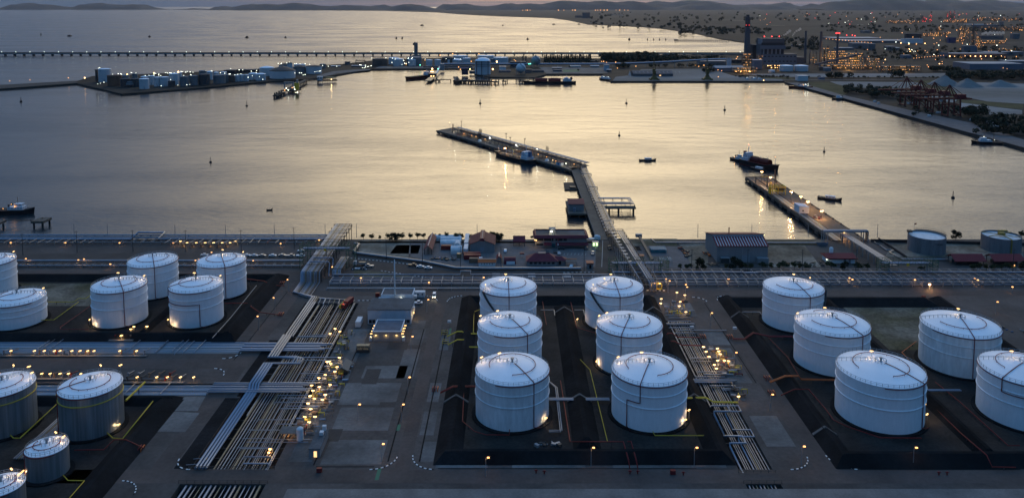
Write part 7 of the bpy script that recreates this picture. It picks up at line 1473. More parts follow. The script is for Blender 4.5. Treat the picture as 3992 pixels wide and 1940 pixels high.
for x,y in[(1720,250),(1850,250),(2100,250),(2350,249.4),(2480,247),(2600,242),(2700,236),(2770,232),(2830,230.5)]:
 gx=g(x,262);kk=ppm(gx.y);pts.append(Vector((gx.x,gx.y,(262-y)/kk)))
MB().tube(pts,2.3,8).build('tube',pipeb,t)
for i in range(1,8):
 for f in(.3,.8):p=pts[i-1].lerp(pts[i],f);MB().bar((p.x,p.y,0),(p.x,p.y,p.z-2),1.0).build('post',greyst,t)
t=thing('conveyor_house','pale transfer house at the right end of the conveyor tube','building',tuple(g(2842,258)));p=g(2842,258);MB().box(p.x,p.y,10,9,9,20).build('wall',wallb,t);MB().box(p.x,p.y,20.3,9.6,9.6,.6).build('roof',roofd,t)
t=thing('slant_conveyor','bright slanting conveyor running down to the gas jetty','conveyor',tuple(g(1713,262)));a,c=g(1714,262,8),g(1699,292,3);MB().bar(a,c,3.6,2.6).build('gallery',silver,t);MB().bar((a.x+6,a.y,0),(a.x+6,a.y,16),9,8).build('tower',greyst,t)
def trestle(label,pts,w,z,step,name='trestle',m=None,zb=-4):
 t=thing(name,label,'trestle',tuple(g(*pts[0],WZ)))
 P_=[g(x,y,z)for x,y in pts]
 for a,c in zip(P_[:-1],P_[1:]):
  MB().bar(a,c,w,1.4).build('deck',m or decke,t);n=max(1,int((c-a).length/step))
  for i in range(n+1):q=a.lerp(c,i/n);MB().box(q.x,q.y,(zb+z)/2,1.6,1.6,z-zb).build('pile',decke,t)
 return t
trestle('thin pipe trestle on piles before the gas spheres',[(1910,309),(2215,309)],4,3,17,m=steeld);trestle('catwalk from the left far dolphin to the gas jetty',[(1715,311),(1757,311)],2,2,40)
DLAST=[None]
def dolphin(label,x,y,w=9,d=8,post=True):
 p=g(x,y,1);t=thing('far_dolphin',label,'dolphin',(p.x,p.y,-3),0,'mooring dolphins of the far jetties');DLAST[0]=t;MB().box(p.x,p.y,1,w,d,2).build('cap',decke,t);[MB().cyl(p.x+a,p.y+c,-4,0,.9,8).build('pile',decke,t)for a in(-w*.3,w*.3)for c in(-d*.3,d*.3)]
 if post:MB().box(p.x-w*.2,p.y,4,2.2,2.2,4).build('bollard',steeld,t)
for x,y,lb in[(1705,313,'leftmost far dolphin at the end of the thin catwalk'),(1788,317,'far dolphin under the left side of the big ringed tank'),(1806,316,'second far dolphin under the big ringed tank'),(1833,318,'third far dolphin under the big ringed tank'),(1921,319,'far dolphin right of the big ringed tank'),(1937,320,'second far dolphin right of the big ringed tank'),(1966,317,'far dolphin left of the white sphere'),(2031,317,'far dolphin below the white sphere'),(2084,316,'far dolphin at the stern of the red tanker'),(2206,316,'rightmost far dolphin beyond the red tanker bow')]:dolphin(lb,x,y)
t=thing('gas_berth','dark cluttered loading berth in front of the big ringed tank','berth',tuple(g(1875,318)));R.seed(55)
a=g(1770,314,2);c=g(1910,316,2);MB().bar(a,c,16,2.4).build('deck',decke,t)
for i in range(26):f=R.random();q=a.lerp(c,f);h=R.uniform(3,14)if f>.45 else R.uniform(2,6);MB().bar((q.x,q.y+R.uniform(-6,6),2),(q.x,q.y,2+h),R.uniform(.5,1.2)).build('post',R.choice([steeld,steeld,greyst]),t)
for i in range(16):q=a.lerp(c,i/15);MB().box(q.x,q.y,-1.5,2,12,5).build('pile_bent',decke,t)
for i in range(10):q=a.lerp(c,.45+i*.055);MB().bar((q.x,q.y-5,R.uniform(5,12)),(q.x+7,q.y-5,R.uniform(5,12)),.6).build('beam',steeld,t)
trestle('roadway from the shore to the left gas berth',[(1775,300),(1785,316)],10,3,14);trestle('broad jetty deck beside the ship seen bow on',[(1668,316),(1692,296)],12,2,12,m=MAT['tan_pipe'])
t=thing('gas_jetty_house','dark jetty house with bright floodlights right of the bow on ship','building',tuple(g(1686,300)));p=g(1686,302);MB().box(p.x,p.y,4,16,12,7).build('wall',steeld,t);MB().box(p.x,p.y,7.8,18,13,.8).build('roof',steeld,t);[MB().box(p.x-2+q,p.y-6.2,2.6,2.2,.3,2.4).build('lit_window',flood,t)for q in(0,5)];MB().box(p.x-1,p.y,12,6,2,1.4).build('lamp_bank',flood,t);MB().bar((p.x-1,p.y,8),(p.x-1,p.y,12),.5).build('lamp_pole',steeld,t)
t=thing('loading_dolphin_berth','small lit offshore berth left of the inner basin with a yellow tower','berth',tuple(g(1145,345)));a,c=g(1110,354,1.5),g(1165,348,1.5);MB().bar(a,c,14,2.2).build('deck',decke,t);R.seed(81)
p=g(1157,350,2);MB().box(p.x,p.y,8,7,5,12).build('tower',yellow,t);MB().bar((p.x+1,p.y,14),(p.x+1,p.y,20),3).build('tower_top',greyst,t);a2=g(1110,345,2);[MB().bar((a2.x+q,a2.y,2),(a2.x+q,a2.y,14),2.2).build('portal_leg',greyst,t)for q in(0,15)];MB().bar((a2.x,a2.y,13),(a2.x+16,a2.y,13),2).build('portal_beam',greyst,t)
for i in range(14):q=a.lerp(c,R.random());MB().box(q.x,q.y+R.uniform(-4,4),3.6,2,2,R.uniform(1,3)).build('equipment',R.choice([steeld,rust,greyst]),t)
for i,(x,y,m)in enumerate([(1116,345,cool),(1110,352,warm),(1124,351,cool),(1139,343,warm),(1142,342,warm),(1147,340,cool),(1149,349,cool),(1162,327,cool)]):p=g(x,y,4);MB().lathe(p.x,p.y,[(.01,3),(1.0,4),(.01,5)],6).build('lamp_head',m,t);
point(t,(p.x,p.y-8,8),3000,(1,.9,.6),.5)
trestle('roadway from the offshore berth back to the peninsula',[(1125,346),(1195,311),(1240,312)],9,3,14)
for i,(x,y)in enumerate([(1075,373),(1083,370),(1092,366),(1101,362)]):dolphin('far dolphin with a lamp, '+['outermost','second from the outer end','third from the outer end','nearest the offshore berth'][i]+' of a row of four',x,y,8,7);p=g(x-3,y-8,4);MB().lathe(p.x,p.y,[(.01,3.4),(.9,4.3),(.01,5.2)],6).build('lamp_head',cool,DLAST[0])
t=thing('boat_house','long dark canopied landing stage with a white cabin, at the peninsula end','landing stage',tuple(g(1275,312)));a,c=g(1240,315,1.5),g(1312,312,1.5);MB().bar(a,c,14,2).build('deck',decke,t);MB().bar(Vector((a.x+12,a.y,7.5)),Vector((c.x-4,c.y,7.5)),14,1.6).build('canopy',mat('dark_green_canopy',(.02,.05,.04),.7),t);MB().box(a.x+4,a.y,6,10,9,8).build('cabin',silver,t);[MB().box(a.x+1.6+q,a.y-4.55,7,3,.2,2.2).build('window',glass,t)for q in(0,5)]
for i in range(12):q=a.lerp(c,i/11);MB().bar((q.x,q.y-6,-4),(q.x,q.y-6,7),.7).build('post',decke,t)
p=g(1295,309,4);MB().lathe(p.x,p.y-6,[(.01,3),(.9,4),(.01,5)],6).build('lamp_head',warm,t);point(t,(p.x,p.y-8,4),900,(1,.7,.3),.4)
def dockcrane(label,x):
 p=g(x,314);k=ppm(p.y);t=thing('dock_crane',label,'crane',tuple(p),0,'slewing cranes on the far quay')
 P_=[(-17/k,0),(-8/k,13/k),(-3.4/k,23/k)]
 b=MB();b.add([(p.x+s1*w,p.y+s2*w*.6+8,zz)for w,zz in((18/k,3/k),(9/k,13/k),(3.6/k,24/k))for s1,s2 in((-1,-1),(1,-1),(1,1),(-1,1))],[(i,(i+1)%4,4+(i+1)%4,4+i)for i in range(4)]+[(4+i,4+(i+1)%4,8+(i+1)%4,8+i)for i in range(4)]+[(8,9,10,11)]);[b.box(p.x+s1*16/k,p.y+s2*6+8,1.5,3,3,3.4)for s1 in(-1,1)for s2 in(-1,1)];b.build('portal',crano,t)
 MB().box(p.x,p.y+8,30/k,12/k,7,12/k).build('machinery_house',crano,t);MB().box(p.x-2/k,p.y+8,40/k,9/k,6,9/k).build('cab',crano,t)
 b=MB();[b.bar((p.x+q,p.y+8,38/k),(p.x-1.5/k+q*.2,p.y+10,86/k),.7)for q in(-2.4,2.4)];[b.bar((p.x-2.4+.2*j,p.y+8,(42+5*j)/k),(p.x+2.4-.25*j,p.y+8,(45+5*j)/k),.4)for j in range(8)];b.build('jib',crano,t)
dockcrane('left ochre slewing crane on the far quay, jib upright',2553);dockcrane('right ochre slewing crane on the far quay, jib upright',2761)
def shed(label,xl,xr,yb,hp_,dp,wm,rm,rise=.35,name='far_shed',axis='x',group=None,ribs=0):
 a,c=g(xl,yb),g(xr,yb);k=ppm(a.y);h=hp_/k;t=thing(name,label,'building',((a.x+c.x)/2,a.y,0),0,group)
 MB().b0(a.x,c.x,a.y,a.y+dp,0,h).build('wall',wm,t)
 r=MB();e=h*rise;ym=a.y+dp/2;xm=(a.x+c.x)/2
 if rise<=0:r.b0(a.x-1,c.x+1,a.y-1,a.y+dp+1,h,h+.6)
 elif axis=='x':r.add([(a.x-1,a.y-1,h),(c.x+1,a.y-1,h),(c.x+1,ym,h+e),(a.x-1,ym,h+e),(c.x+1,a.y+dp+1,h),(a.x-1,a.y+dp+1,h)],[(0,1,2,3),(3,2,4,5),(0,3,5),(1,4,2)])
 else:r.add([(a.x-1,a.y-1,h),(a.x-1,a.y+dp+1,h),(xm,a.y+dp+1,h+e),(xm,a.y-1,h+e),(c.x+1,a.y-1,h),(c.x+1,a.y+dp+1,h)],[(0,3,2,1),(3,4,5,2),(0,4,3),(1,2,5)])
 r.build('roof',rm,t);return t,a,c,h
bgr=mat('far_roof_grey',(.075,.08,.09),.7,noise=.15,scale=.03);pgr=mat('far_roof_pale',(.22,.235,.26),.6,noise=.12,scale=.02);wgr=mat('far_wall_grey',(.11,.118,.13),.8,noise=.1,scale=.03);wbl=mat('far_wall_blue',(.10,.13,.17),.7,noise=.1,scale=.03)
t,a,c,h=shed('long grey roofed transit shed between the two slewing cranes',2470,2624,299,11,40,wgr,bgr,.9)
MB().add([(a.x-5,a.y,0),(a.x-5,a.y+40,0),(a.x-5,a.y+20,h*1.9)],[(0,2,1)]).build('gable',silver,t);[MB().box(a.x+44+q,a.y-.3,2.4,3.2,.4,2).build('lit_door',litw,t)for q in(0,12)]
R.seed(77)
for i in range(24):MB().box(a.x+6+(i%12)*8.4,a.y+(5 if i<12 else 12),h*(1.16 if i<12 else 1.5)+.5,1.6,1.2,.4).build('roof_vent',silver,t)
for lb,xl,xr,yb,hp_,dp,wm,rm,rs in[('pale silo block behind the left vessels of the far quay',2356,2375,276,22,14,wallb,pgr,0),('low pale shed beside the silo block',2366,2383,281,8,14,wgr,pgr,.4),('shed with a lit white roof behind the green apron',2225,2263,263,4,16,wgr,silver,.5),('pair of long pale roofs above the green apron',2154,2190,270,5,18,wgr,pgr,.5),('low shed left of the green apron',2156,2190,280,7,16,wgr,bgr,.3),('white roofed shed near the lit lamps',2304,2335,263,5,18,wgr,silver,.5),('brown block above the conveyor tube',2305,2330,250,11,14,mat('far_wall_brown',(.13,.09,.08),.8),bgr,0),('white low buildings in the dark trees',2412,2446,240,4,14,wgr,pgr,.4),('building with stacks left of the grey sphere',1990,2050,262,20,20,mat('far_wall_slate',(.06,.065,.08),.8),bgr,0),('pale block left of the white sphere',1947,1972,273,12,20,wallw,pgr,0),('blue container row left of the white sphere',1945,1990,282,6,10,wbl,wbl,0),('grey plant block between the spheres',2048,2072,284,12,14,wgr,bgr,0),('low plant sheds right of the white sphere',2075,2120,282,7,14,wgr,bgr,.3),('long low shed on the inner quay',1650,1840,264,5,10,wgr,bgr,.2),('blue domed office at the gas jetty root',1800,1824,292,24,14,mat('far_wall_navy',(.03,.035,.07),.6),mat('far_roof_navy',(.03,.035,.08),.6),.2),('flat container stack beside the ringed tank',1830,1853,288,9,12,wbl,pgr,0),('storage hall behind the transfer house',2730,2830,254,15,40,wgr,pgr,.15),('low coal hall right of the slewing crane',2790,2900,279,14,30,wbl,pgr,.5),('dark flat roofed hall behind the coal hall',2850,2908,246,12,30,mat('far_wall_dark',(.03,.032,.04),.8),bgr,0),('dark flat roofs at the back of the left peninsula',873,915,287,12,20,MAT['far_wall_dark'],bgr,0),('second dark flat roof at the back of the left peninsula',925,1000,283,10,20,MAT['far_wall_dark'],bgr,0),('grey block at the neck of the peninsula',1246,1266,267,14,16,wgr,bgr,0),('small bright roofed store at the neck',1290,1325,262,4,14,wgr,silver,.3),('grey store on the neck behind the spit',1344,1362,252,10,12,wgr,bgr,0),('low shed behind the spit',1370,1420,262,5,18,wgr,pgr,.4)]:shed(lb,xl,xr,yb,hp_,dp,wm,rm,rs)
t=thing('twin_stacks','two short brown stacks behind the white sphere','stacks',tuple(g(2045,250)))
for x in(2038.5,2050):p=g(x,250);k=ppm(p.y);MB().cyl(p.x,p.y,0,32/k,3/k,10).build('stack',rust,t)
p=g(2602,238);k=ppm(p.y);t=thing('water_tower','slim white water tower in front of the dark wood','tower',tuple(p));MB().cyl(p.x,p.y,0,24/k,1.3/k,10).build('shaft',tarp,t);MB().lathe(p.x,p.y,[(1.5/k,22/k),(4.4/k,24/k),(4.4/k,30/k),(.01,31/k)],14).build('tank',pal['g'],t)
p=g(1388,250);k=ppm(p.y);t=thing('portal_frame','brown portal frame on the neck of the peninsula','frame',tuple(p));[MB().bar((p.x+q/k,p.y,0),(p.x+q/k,p.y,15/k),3/k).build('leg',steeld,t)for q in(0,35)];MB().bar((p.x,p.y,14/k),(p.x+36/k,p.y,14/k),3/k).build('beam',steeld,t)
FL=dict(c=cool,w=warm,g=greenl,r=redl,f=flood)
FLP={}
def farlamp(x,y,kind,rp=1.5,depth_y=None,ground=None):
 """a lamp on a thin post; ground = picture row of its foot"""
 yb=ground or y+8;p=g(x,yb);k=ppm(p.y);z=(yb-y)/k;r=rp/k
 key=(kind,)
 if key not in FLP:
  t=thing('far_lamp','','lamp',(0,0,0),0,None,world=False);MB().lathe(0,0,[(.01,-1),(.7,-.7),(1,0),(.7,.7),(.01,1)],8).build('lamp_head',FL[kind],t);MB().bar((0,0,-1),(0,0,-6),.18).build('pole',steeld,t);FLP[key]=Proto(t)
 nm=dict(c='tiny cool white lamp among the far tanks and plants',w='tiny orange lamp among the far tanks and plants',g='tiny green lamp among the far tanks and plants',r='tiny red beacon above the far plants',f='bright far floodlight with an orange halo')[kind]
 return FLP[key].put((p.x,p.y,z),0,nm,dict(c='far white lamps',w='far orange lamps',g='far green lamps',r='far red beacons',f='far floodlights')[kind],r)
R.seed(404)
for x,y in[(385,266),(390,264),(410,288),(393,281),(422,290),(426,288),(430,287),(440,290),(462,288),(471,288),(475,290),(512,283),(515,284),(531,286),(406,321),(393,325),(382,327),(567,295),(582,294),(601,293),(608,287),(603,289),(620,289),(620,293),(628,295),(646,284),(652,283),(655,286),(663,284),(668,285),(680,285),(690,285),(652,312),(666,311),(629,335),(707,279),(713,280),(725,282),(731,279),(742,281),(753,282),(759,294),(710,293),(717,295),(744,292),(746,293),(729,331),(740,330),(694,332),(795,275),(803,275),(823,276),(827,278),(838,283),(848,283),(860,284),(877,286),(894,289),(898,289),(916,292),(927,290),(940,288),(900,268),(933,273),(947,273),(980,278),(984,296),(1012,299),(1025,310),(968,302),(1001,275),(1000,283),(1085,248),(1097,248),(1115,250),(1119,246),(1130,243),(1150,249),(1156,248),(1170,249),(1190,249),(1208,252),(1146,264),(1150,285),(1168,285),(1176,285),(1190,291),(1228,280),(1236,279),(1245,278),(1250,277),(1182,293),(1258,256),(1280,259),(1313,259),(1403,253),(1408,254),(1425,255),(1437,259),(1447,257),(1425,262),(1433,261),(1420,265),(1413,265),(1450,227),(1505,226),(1530,228),(1541,231),(1573,236),(1575,237),(1593,227),(1608,226),(1590,229),(1594,244),(1528,244),(1577,247),(1605,229),(1740,229),(1773,229),(1795,231),(1658,231),(1567,252),(1583,248)]:farlamp(x,y,'c',R.uniform(.8,1.35),ground=max(y+4,262 if x>1260 else(y+22)))
for x,y in[(38,316),(117,312),(267,304),(331,304),(497,291),(602,285),(696,280),(497,313),(435,320),(1584,250),(1657,235),(1716,216),(1837,240),(1672,278),(2005,234),(2010,238),(1765,210),(1867,210),(1788,262),(1795,271),(2345,240),(2364,255),(2407,266),(2479,259),(2711,255),(2724,259),(2744,255),(2753,269),(2788,273),(2799,273),(2813,276),(2870,229),(2874,222),(2800,300),(2353,240),(2400,243),(2364,243)]:farlamp(x,y,'w',R.uniform(1.2,1.9),ground=max(y+6,318 if x<340 else 262))
for x,y,rp in[(1937,241,3.2),(1921,270,3.0),(1832,270,2.2),(1685,269,3.2),(331,304,2.4),(497,291,2.6),(602,285,2.6),(696,280,2.6)]:farlamp(x,y,'f',rp,ground=max(y+12,286 if x>1600 else 318))
for x,y in[(1638,254),(1708,269),(2062,250),(2068,249)]:farlamp(x,y,'g',1.8,ground=y+14)
def conifer(seed):
 t=thing('pointed_tree','','tree',(0,0,0),0,None,world=False);q=random.Random(seed);c=MB();MB().cyl(0,0,0,6,.35,6).build('trunk',bark,t)
 for i in range(260):
  z=q.uniform(1.5,17);rr=3.6*(1-z/18.2)**.8*q.uniform(.6,1.05);a=q.uniform(0,6.28);s_=q.uniform(.7,1.4);p=Vector((rr*math.cos(a),rr*math.sin(a),z));u=Vector((math.cos(a),math.sin(a),q.uniform(-.4,.8))).normalized();v=u.cross(Vector((q.uniform(-1,1),q.uniform(-1,1),.5))).normalized();w=u.cross(v);c.add([p-v*s_,p+w*s_,p+v*s_,p-w*s_],[(0,1,2,3)])
 c.build('crown',leafd,t);return Proto(t)
CN=[conifer(1),conifer(2)]
for i in range(26):
 x=2124+i*7.1;y=243+(i%3)*.8;p=g(x,y);k=ppm(p.y);h=[30,33,27,31][i%4];CN[i%2].put((p.x,p.y,0),i*1.1,'dark pointed tree in the straight row right of the grey gas sphere','pointed trees in a row',h/k/17.5)
def wood(name,pts,n,hmin,hmax,seed,kind='stuff',label=None):
 """a far-off wood that reads as one mass: leaf clumps over a strip of ground"""
 q=random.Random(seed);c=MB()
 for i in range(n):
  (xa,ya),(xb,yb)=pts;x,y=q.uniform(xa,xb),ya+(yb-ya)*q.random();p=g(x,y);k=ppm(p.y);h=q.uniform(hmin,hmax);r=h*q.uniform(.4,.62)
  for j in range(46):
   d=Vector((q.gauss(0,1),q.gauss(0,1),q.gauss(0,.8)));d.normalize();pp=Vector((p.x,p.y,h*.58))+Vector((d.x*r,d.y*r,d.z*h*.42))*q.uniform(.75,1.05);s_=r*q.uniform(.16,.34);v=d.cross(Vector((q.uniform(-1,1),q.uniform(-1,1),q.uniform(-1,1)))).normalized();w=d.cross(v)
   c.add([pp-v*s_,pp+w*s_,pp+v*s_,pp-w*s_],[(0,1,2,3)])
 return c.build(name,leafd,None,kind,label)
wood('dock_wood',((2350,246),(2560,232)),120,14,24,1);wood('dock_wood',((2545,246),(2640,228)),46,12,20,2);wood('dock_wood',((2120,250),(2330,246)),60,6,11,3);wood('dock_wood',((2400,268),(2450,256)),22,8,13,4);wood('dock_wood',((2650,236),(2830,232)),30,7,14,5);wood('dock_wood',((2500,258),(2800,264)),34,5,9,6);wood('dock_wood',((2735,280),(2790,286)),14,7,12,7)
wood('shore_wood',((2860,300),(3060,303)),40,3,6,8);wood('quay_wood',((3290,346),(3400,372)),34,7,12,9);wood('quay_wood',((3395,352),(3500,384)),36,8,14,10);wood('quay_wood',((3500,375),(3620,405)),26,5,10,11);wood('quay_wood',((3560,420),(3800,455)),34,3,8,12);wood('quay_wood',((3760,450),(3840,462)),12,12,17,13);wood('quay_wood',((3800,470),(4100,530)),90,7,13,14);wood('inland_wood',((3700,312),(4100,296)),150,9,16,15);wood('inland_wood',((3480,300),(3510,303)),6,14,18,16);wood('inland_wood',((3220,304),(3320,306)),14,9,14,17);wood('inland_wood',((3620,276),(3740,280)),40,8,13,18);wood('inland_wood',((3060,306),(3680,305)),40,3,6,19);wood('inland_wood',((2200,262),(2260,284)),2,3,5,20);wood('coast_wood',((2950,200),(3200,150)),150,10,16,21);wood('coast_wood',((3200,130),(3990,100)),160,12,22,22);wood('coast_wood',((2650,112),(3000,140)),110,14,24,23)
wood('coast_wood',((2300,88),(2760,118)),60,14,30,24);wood('coast_wood',((3350,190),(3990,240)),130,8,14,25);wood('plain_wood',((2300,52),(3990,88)),160,18,42,26)
# ================================================================ POWER STATION, REFINERY AND PLAIN AT THE RIGHT
def H_(yb,y,x=2900):return(yb-y)/ppm(g(x,yb).y)
def block(label,xl,xr,yb,yt,dp,m,name='far_building',cat='building',roof=None,wins=0,group=None):
 a,c=g(xl,yb),g(xr,yb);h=(yb-yt)/ppm(a.y);t=thing(name,label,cat,((a.x+c.x)/2,a.y,0),0,group);MB().b0(a.x,c.x,a.y,a.y+dp,0,h).build('wall',m,t);MB().b0(a.x-.4,c.x+.4,a.y-.4,a.y+dp+.4,h,h+.8).build('roof',roof or bgr,t)
 n=max(1,int((c.x-a.x)/9))
 for r in range(wins):
  for i in range(n):x=a.x+(c.x-a.x)*(i+.5)/n;MB().b0(x-2.4,x+2.4,a.y-.3,a.y+.05,h*(.25+.5*r),h*(.25+.5*r)+2.6).build('window',glass,t)
 return t,a,c,h
wst=mat('station_wall',(.085,.088,.10),.8,noise=.1,scale=.02)
p=g(2911,240);k=ppm(p.y);t=thing('chimney','very tall grey chimney with a dark top beside the power station','chimney',tuple(p));hh=181/k;MB().lathe(p.x,p.y,[(12.6/k,0),(10.5/k,hh*.6),(9.6/k,hh*.74)],24).build('shaft',wst,t);MB().lathe(p.x,p.y,[(9.6/k,hh*.74),(9.2/k,hh*.95),(6/k,hh*.955),(6/k,hh)],24).build('dark_top',MAT['far_wall_dark'],t);[MB().lathe(p.x+q/k,p.y-9/k,[(.01,-1+hh*.78),(.8,hh*.78),(.01,1+hh*.78)],6).build('beacon',redl,t)for q in(-8,3)]
t,a,c,h=block('tall power station boiler house with red beacons on its roof',2966,3055,250,152,40,wst)
def over_(t,xl,xr,yb,y0,y1,m,dy,nm):a,c=g(xl,yb),g(xr,yb);k=ppm(a.y);MB().b0(a.x,c.x,a.y-dy,a.y,(yb-y0)/k,(yb-y1)/k).build(nm,m,t)
over_(t,2962,3059,250,192,178,wbl,3,'cornice');over_(t,2966,3052,250,178,167,MAT['far_wall_dark'],.6,'open_floor');over_(t,2953,2970,250,172,152,pgr,.3,'side_block')
for i in range(5):x=2974+i*16;over_(t,x,x+4,250,213,192,pgr,1,'rib');over_(t,x+4,x+14,250,213,192,MAT['far_wall_dark'],.5,'bay')
for x in(2977,3006,3035):p=g(x,250);MB().lathe(p.x,p.y,[(.01,100/k),(1.6,100/k+1.6),(.01,100/k+3.2)],8).build('beacon',redl,t)
block('wide blue grey turbine hall with two rows of windows',2975,3105,251,213,40,wbl,wins=2);block('pale annex at the left foot of the turbine hall',2937,2971,270,235,14,wbl,roof=silver);block('dark annex right of the turbine hall',3105,3137,248,225,30,wst);block('dark steelwork left of the boiler house',2932,2966,245,176,20,MAT['far_wall_dark'],name='steel_frame')
t=thing('coal_conveyor','steep coal conveyor rising to the boiler house','conveyor',tuple(g(2900,240)));a,c=g(2880,240),g(2948,240);MB().bar((a.x,a.y-6,H_(240,232)),(c.x,c.y-6,H_(240,190)),5,4).build('gallery',wst,t)
t=thing('ash_conveyor','long dark conveyor rising through the lit process frames','conveyor',tuple(g(3250,262)));a,c=g(3172,262),g(3345,262);MB().bar((a.x,a.y-6,H_(262,252)),(c.x,c.y-6,H_(262,212)),5,4).build('gallery',wst,t)
for i,(x,yt,w,yb)in enumerate([(3138,121,5,246),(3198,124,6,250),(3262,133,5.2,256)]):
 p=g(x,yb);k=ppm(p.y);h=(yb-yt)/k;t=thing('stack','slim grey stack '+['right of the boiler house','second right of the boiler house','with red beacons behind the lit process frames'][i],'chimney',tuple(p),0,'slim power station stacks');MB().lathe(p.x,p.y,[(w/k,0),(w*.75/k,h)],14).build('shaft',wst,t)
 if i==2:[MB().lathe(p.x+q,p.y,[(.01,h),(1.7,h+1.7),(.01,h+3.4)],8).build('beacon',redl,t)for q in(-4,0,4)]
def frame_unit(label,xl,xr,yb,yt,n,seed,m='w',dens=1.0,name='process_frame',rp=.85,dim=steeld):
 """open steel process structure: floors, columns, vessels and a cluster of small lamps"""
 a,c=g(xl,yb),g(xr,yb);k=ppm(a.y);h=(yb-yt)/k;w=c.x-a.x;t=thing(name,label,'process plant',((a.x+c.x)/2,a.y,0),0,'lit process plants');q=random.Random(seed);b=MB();nf=max(2,int(h/6));d=min(18,max(6,w*.4))
 for i in range(max(2,int(w/7))+1):x=a.x+w*i/max(2,int(w/7));[b.bar((x,a.y+e,0),(x,a.y+e,h*q.uniform(.7,1)),.9)for e in(0,d)]
 for f in range(1,nf+1):b.b0(a.x,c.x,a.y,a.y+d,h*f/nf*.92-.3,h*f/nf*.92)
 b.build('frame',dim,t)
 for i in range(max(2,int(w/9))):x=a.x+w*q.random();MB().cyl(x,a.y+d*.5,0,h*q.uniform(.6,1.15),q.uniform(1,2),8).build('column',q.choice([wst,wbl,steeld]),t)
 l_=MB();rr=rp/k
 for i in range(n):
  x=a.x+w*q.random();f=q.randrange(nf);zz=h*(f+.75)/nf*.92;yy=a.y-.6;r=rr*q.uniform(.6,1.25);l_.lathe(x,yy,[(.01,zz-r),(r,zz),(.01,zz+r)],6)
 l_.build('lamp_cluster',FL[m],t)['kind']='stuff';p=Vector(((a.x+c.x)/2,a.y-14,h*.5));point(t,p,900+n*260,(1,.5,.14),1.5);return t
frame_unit('brightly lit process frame left of the beacon stack',3229,3258,252,196,46,1);frame_unit('lit process frame right of the beacon stack',3262,3290,252,194,36,2);frame_unit('widest brightly lit process frame',3291,3362,254,203,84,3);frame_unit('dark process tower left of the lit frames',3200,3230,250,182,14,4);frame_unit('low lit pipe racks below the lit frames',3200,3400,272,252,56,5);frame_unit('process tower behind the coal conveyor',2953,2972,256,214,16,6);frame_unit('lit pipework at the foot of the boiler house',2895,2935,262,205,22,7);frame_unit('lit column group right of the widest frame',3370,3430,268,225,30,8);frame_unit('low lit units beside the pale hall',3438,3590,280,256,40,9);frame_unit('grey boiler frame behind the middle stack',3158,3184,250,200,6,10)
frame_unit('refinery tower group in the centre of the right skyline',3740,3775,152,100,44,11);frame_unit('dark tall refinery tower with few lamps',3777,3805,178,100,8,12);frame_unit('row of lit low refinery units left of the tower group',3595,3700,142,125,46,13);frame_unit('lit refinery tower right of the dark tall tower',3804,3823,188,140,30,14);frame_unit('refinery column with lamps behind the left silos',3655,3668,130,104,9,15);frame_unit('lit refinery units below the blue cube',3690,3760,164,146,26,16)
frame_unit('distant refinery tower with red lamps, left one',3595,3612,86,66,10,17,'r');frame_unit('distant refinery tower with red lamps, tall one',3622,3632,88,54,9,18,'r');frame_unit('distant refinery tower with red lamps, right one',3690,3722,86,44,14,19,'r');frame_unit('far orange lit plant below the distant towers',3680,3780,89,74,42,20);frame_unit('far lit plant at the right skyline',3790,3980,82,68,40,21);frame_unit('far lit plant at the left of the distant towers',3455,3590,92,80,30,22);frame_unit('lit sheds right of the refinery towers',3820,3990,120,104,26,23);frame_unit('lit pipe racks before the steaming towers',3823,3920,172,158,34,24);frame_unit('lit low plant below the right hall',3860,3990,200,190,18,25);frame_unit('small lit depot in the dark woods',3530,3570,205,192,9,26,'c');frame_unit('lit plant left of the power station stacks',2860,2950,285,262,40,27);frame_unit('white lit switchyard before the turbine hall',2988,3050,270,253,14,28,'f',rp=1.5);frame_unit('white lit coal yard by the far quay',2868,2930,283,272,16,29,'f',rp=1.5)
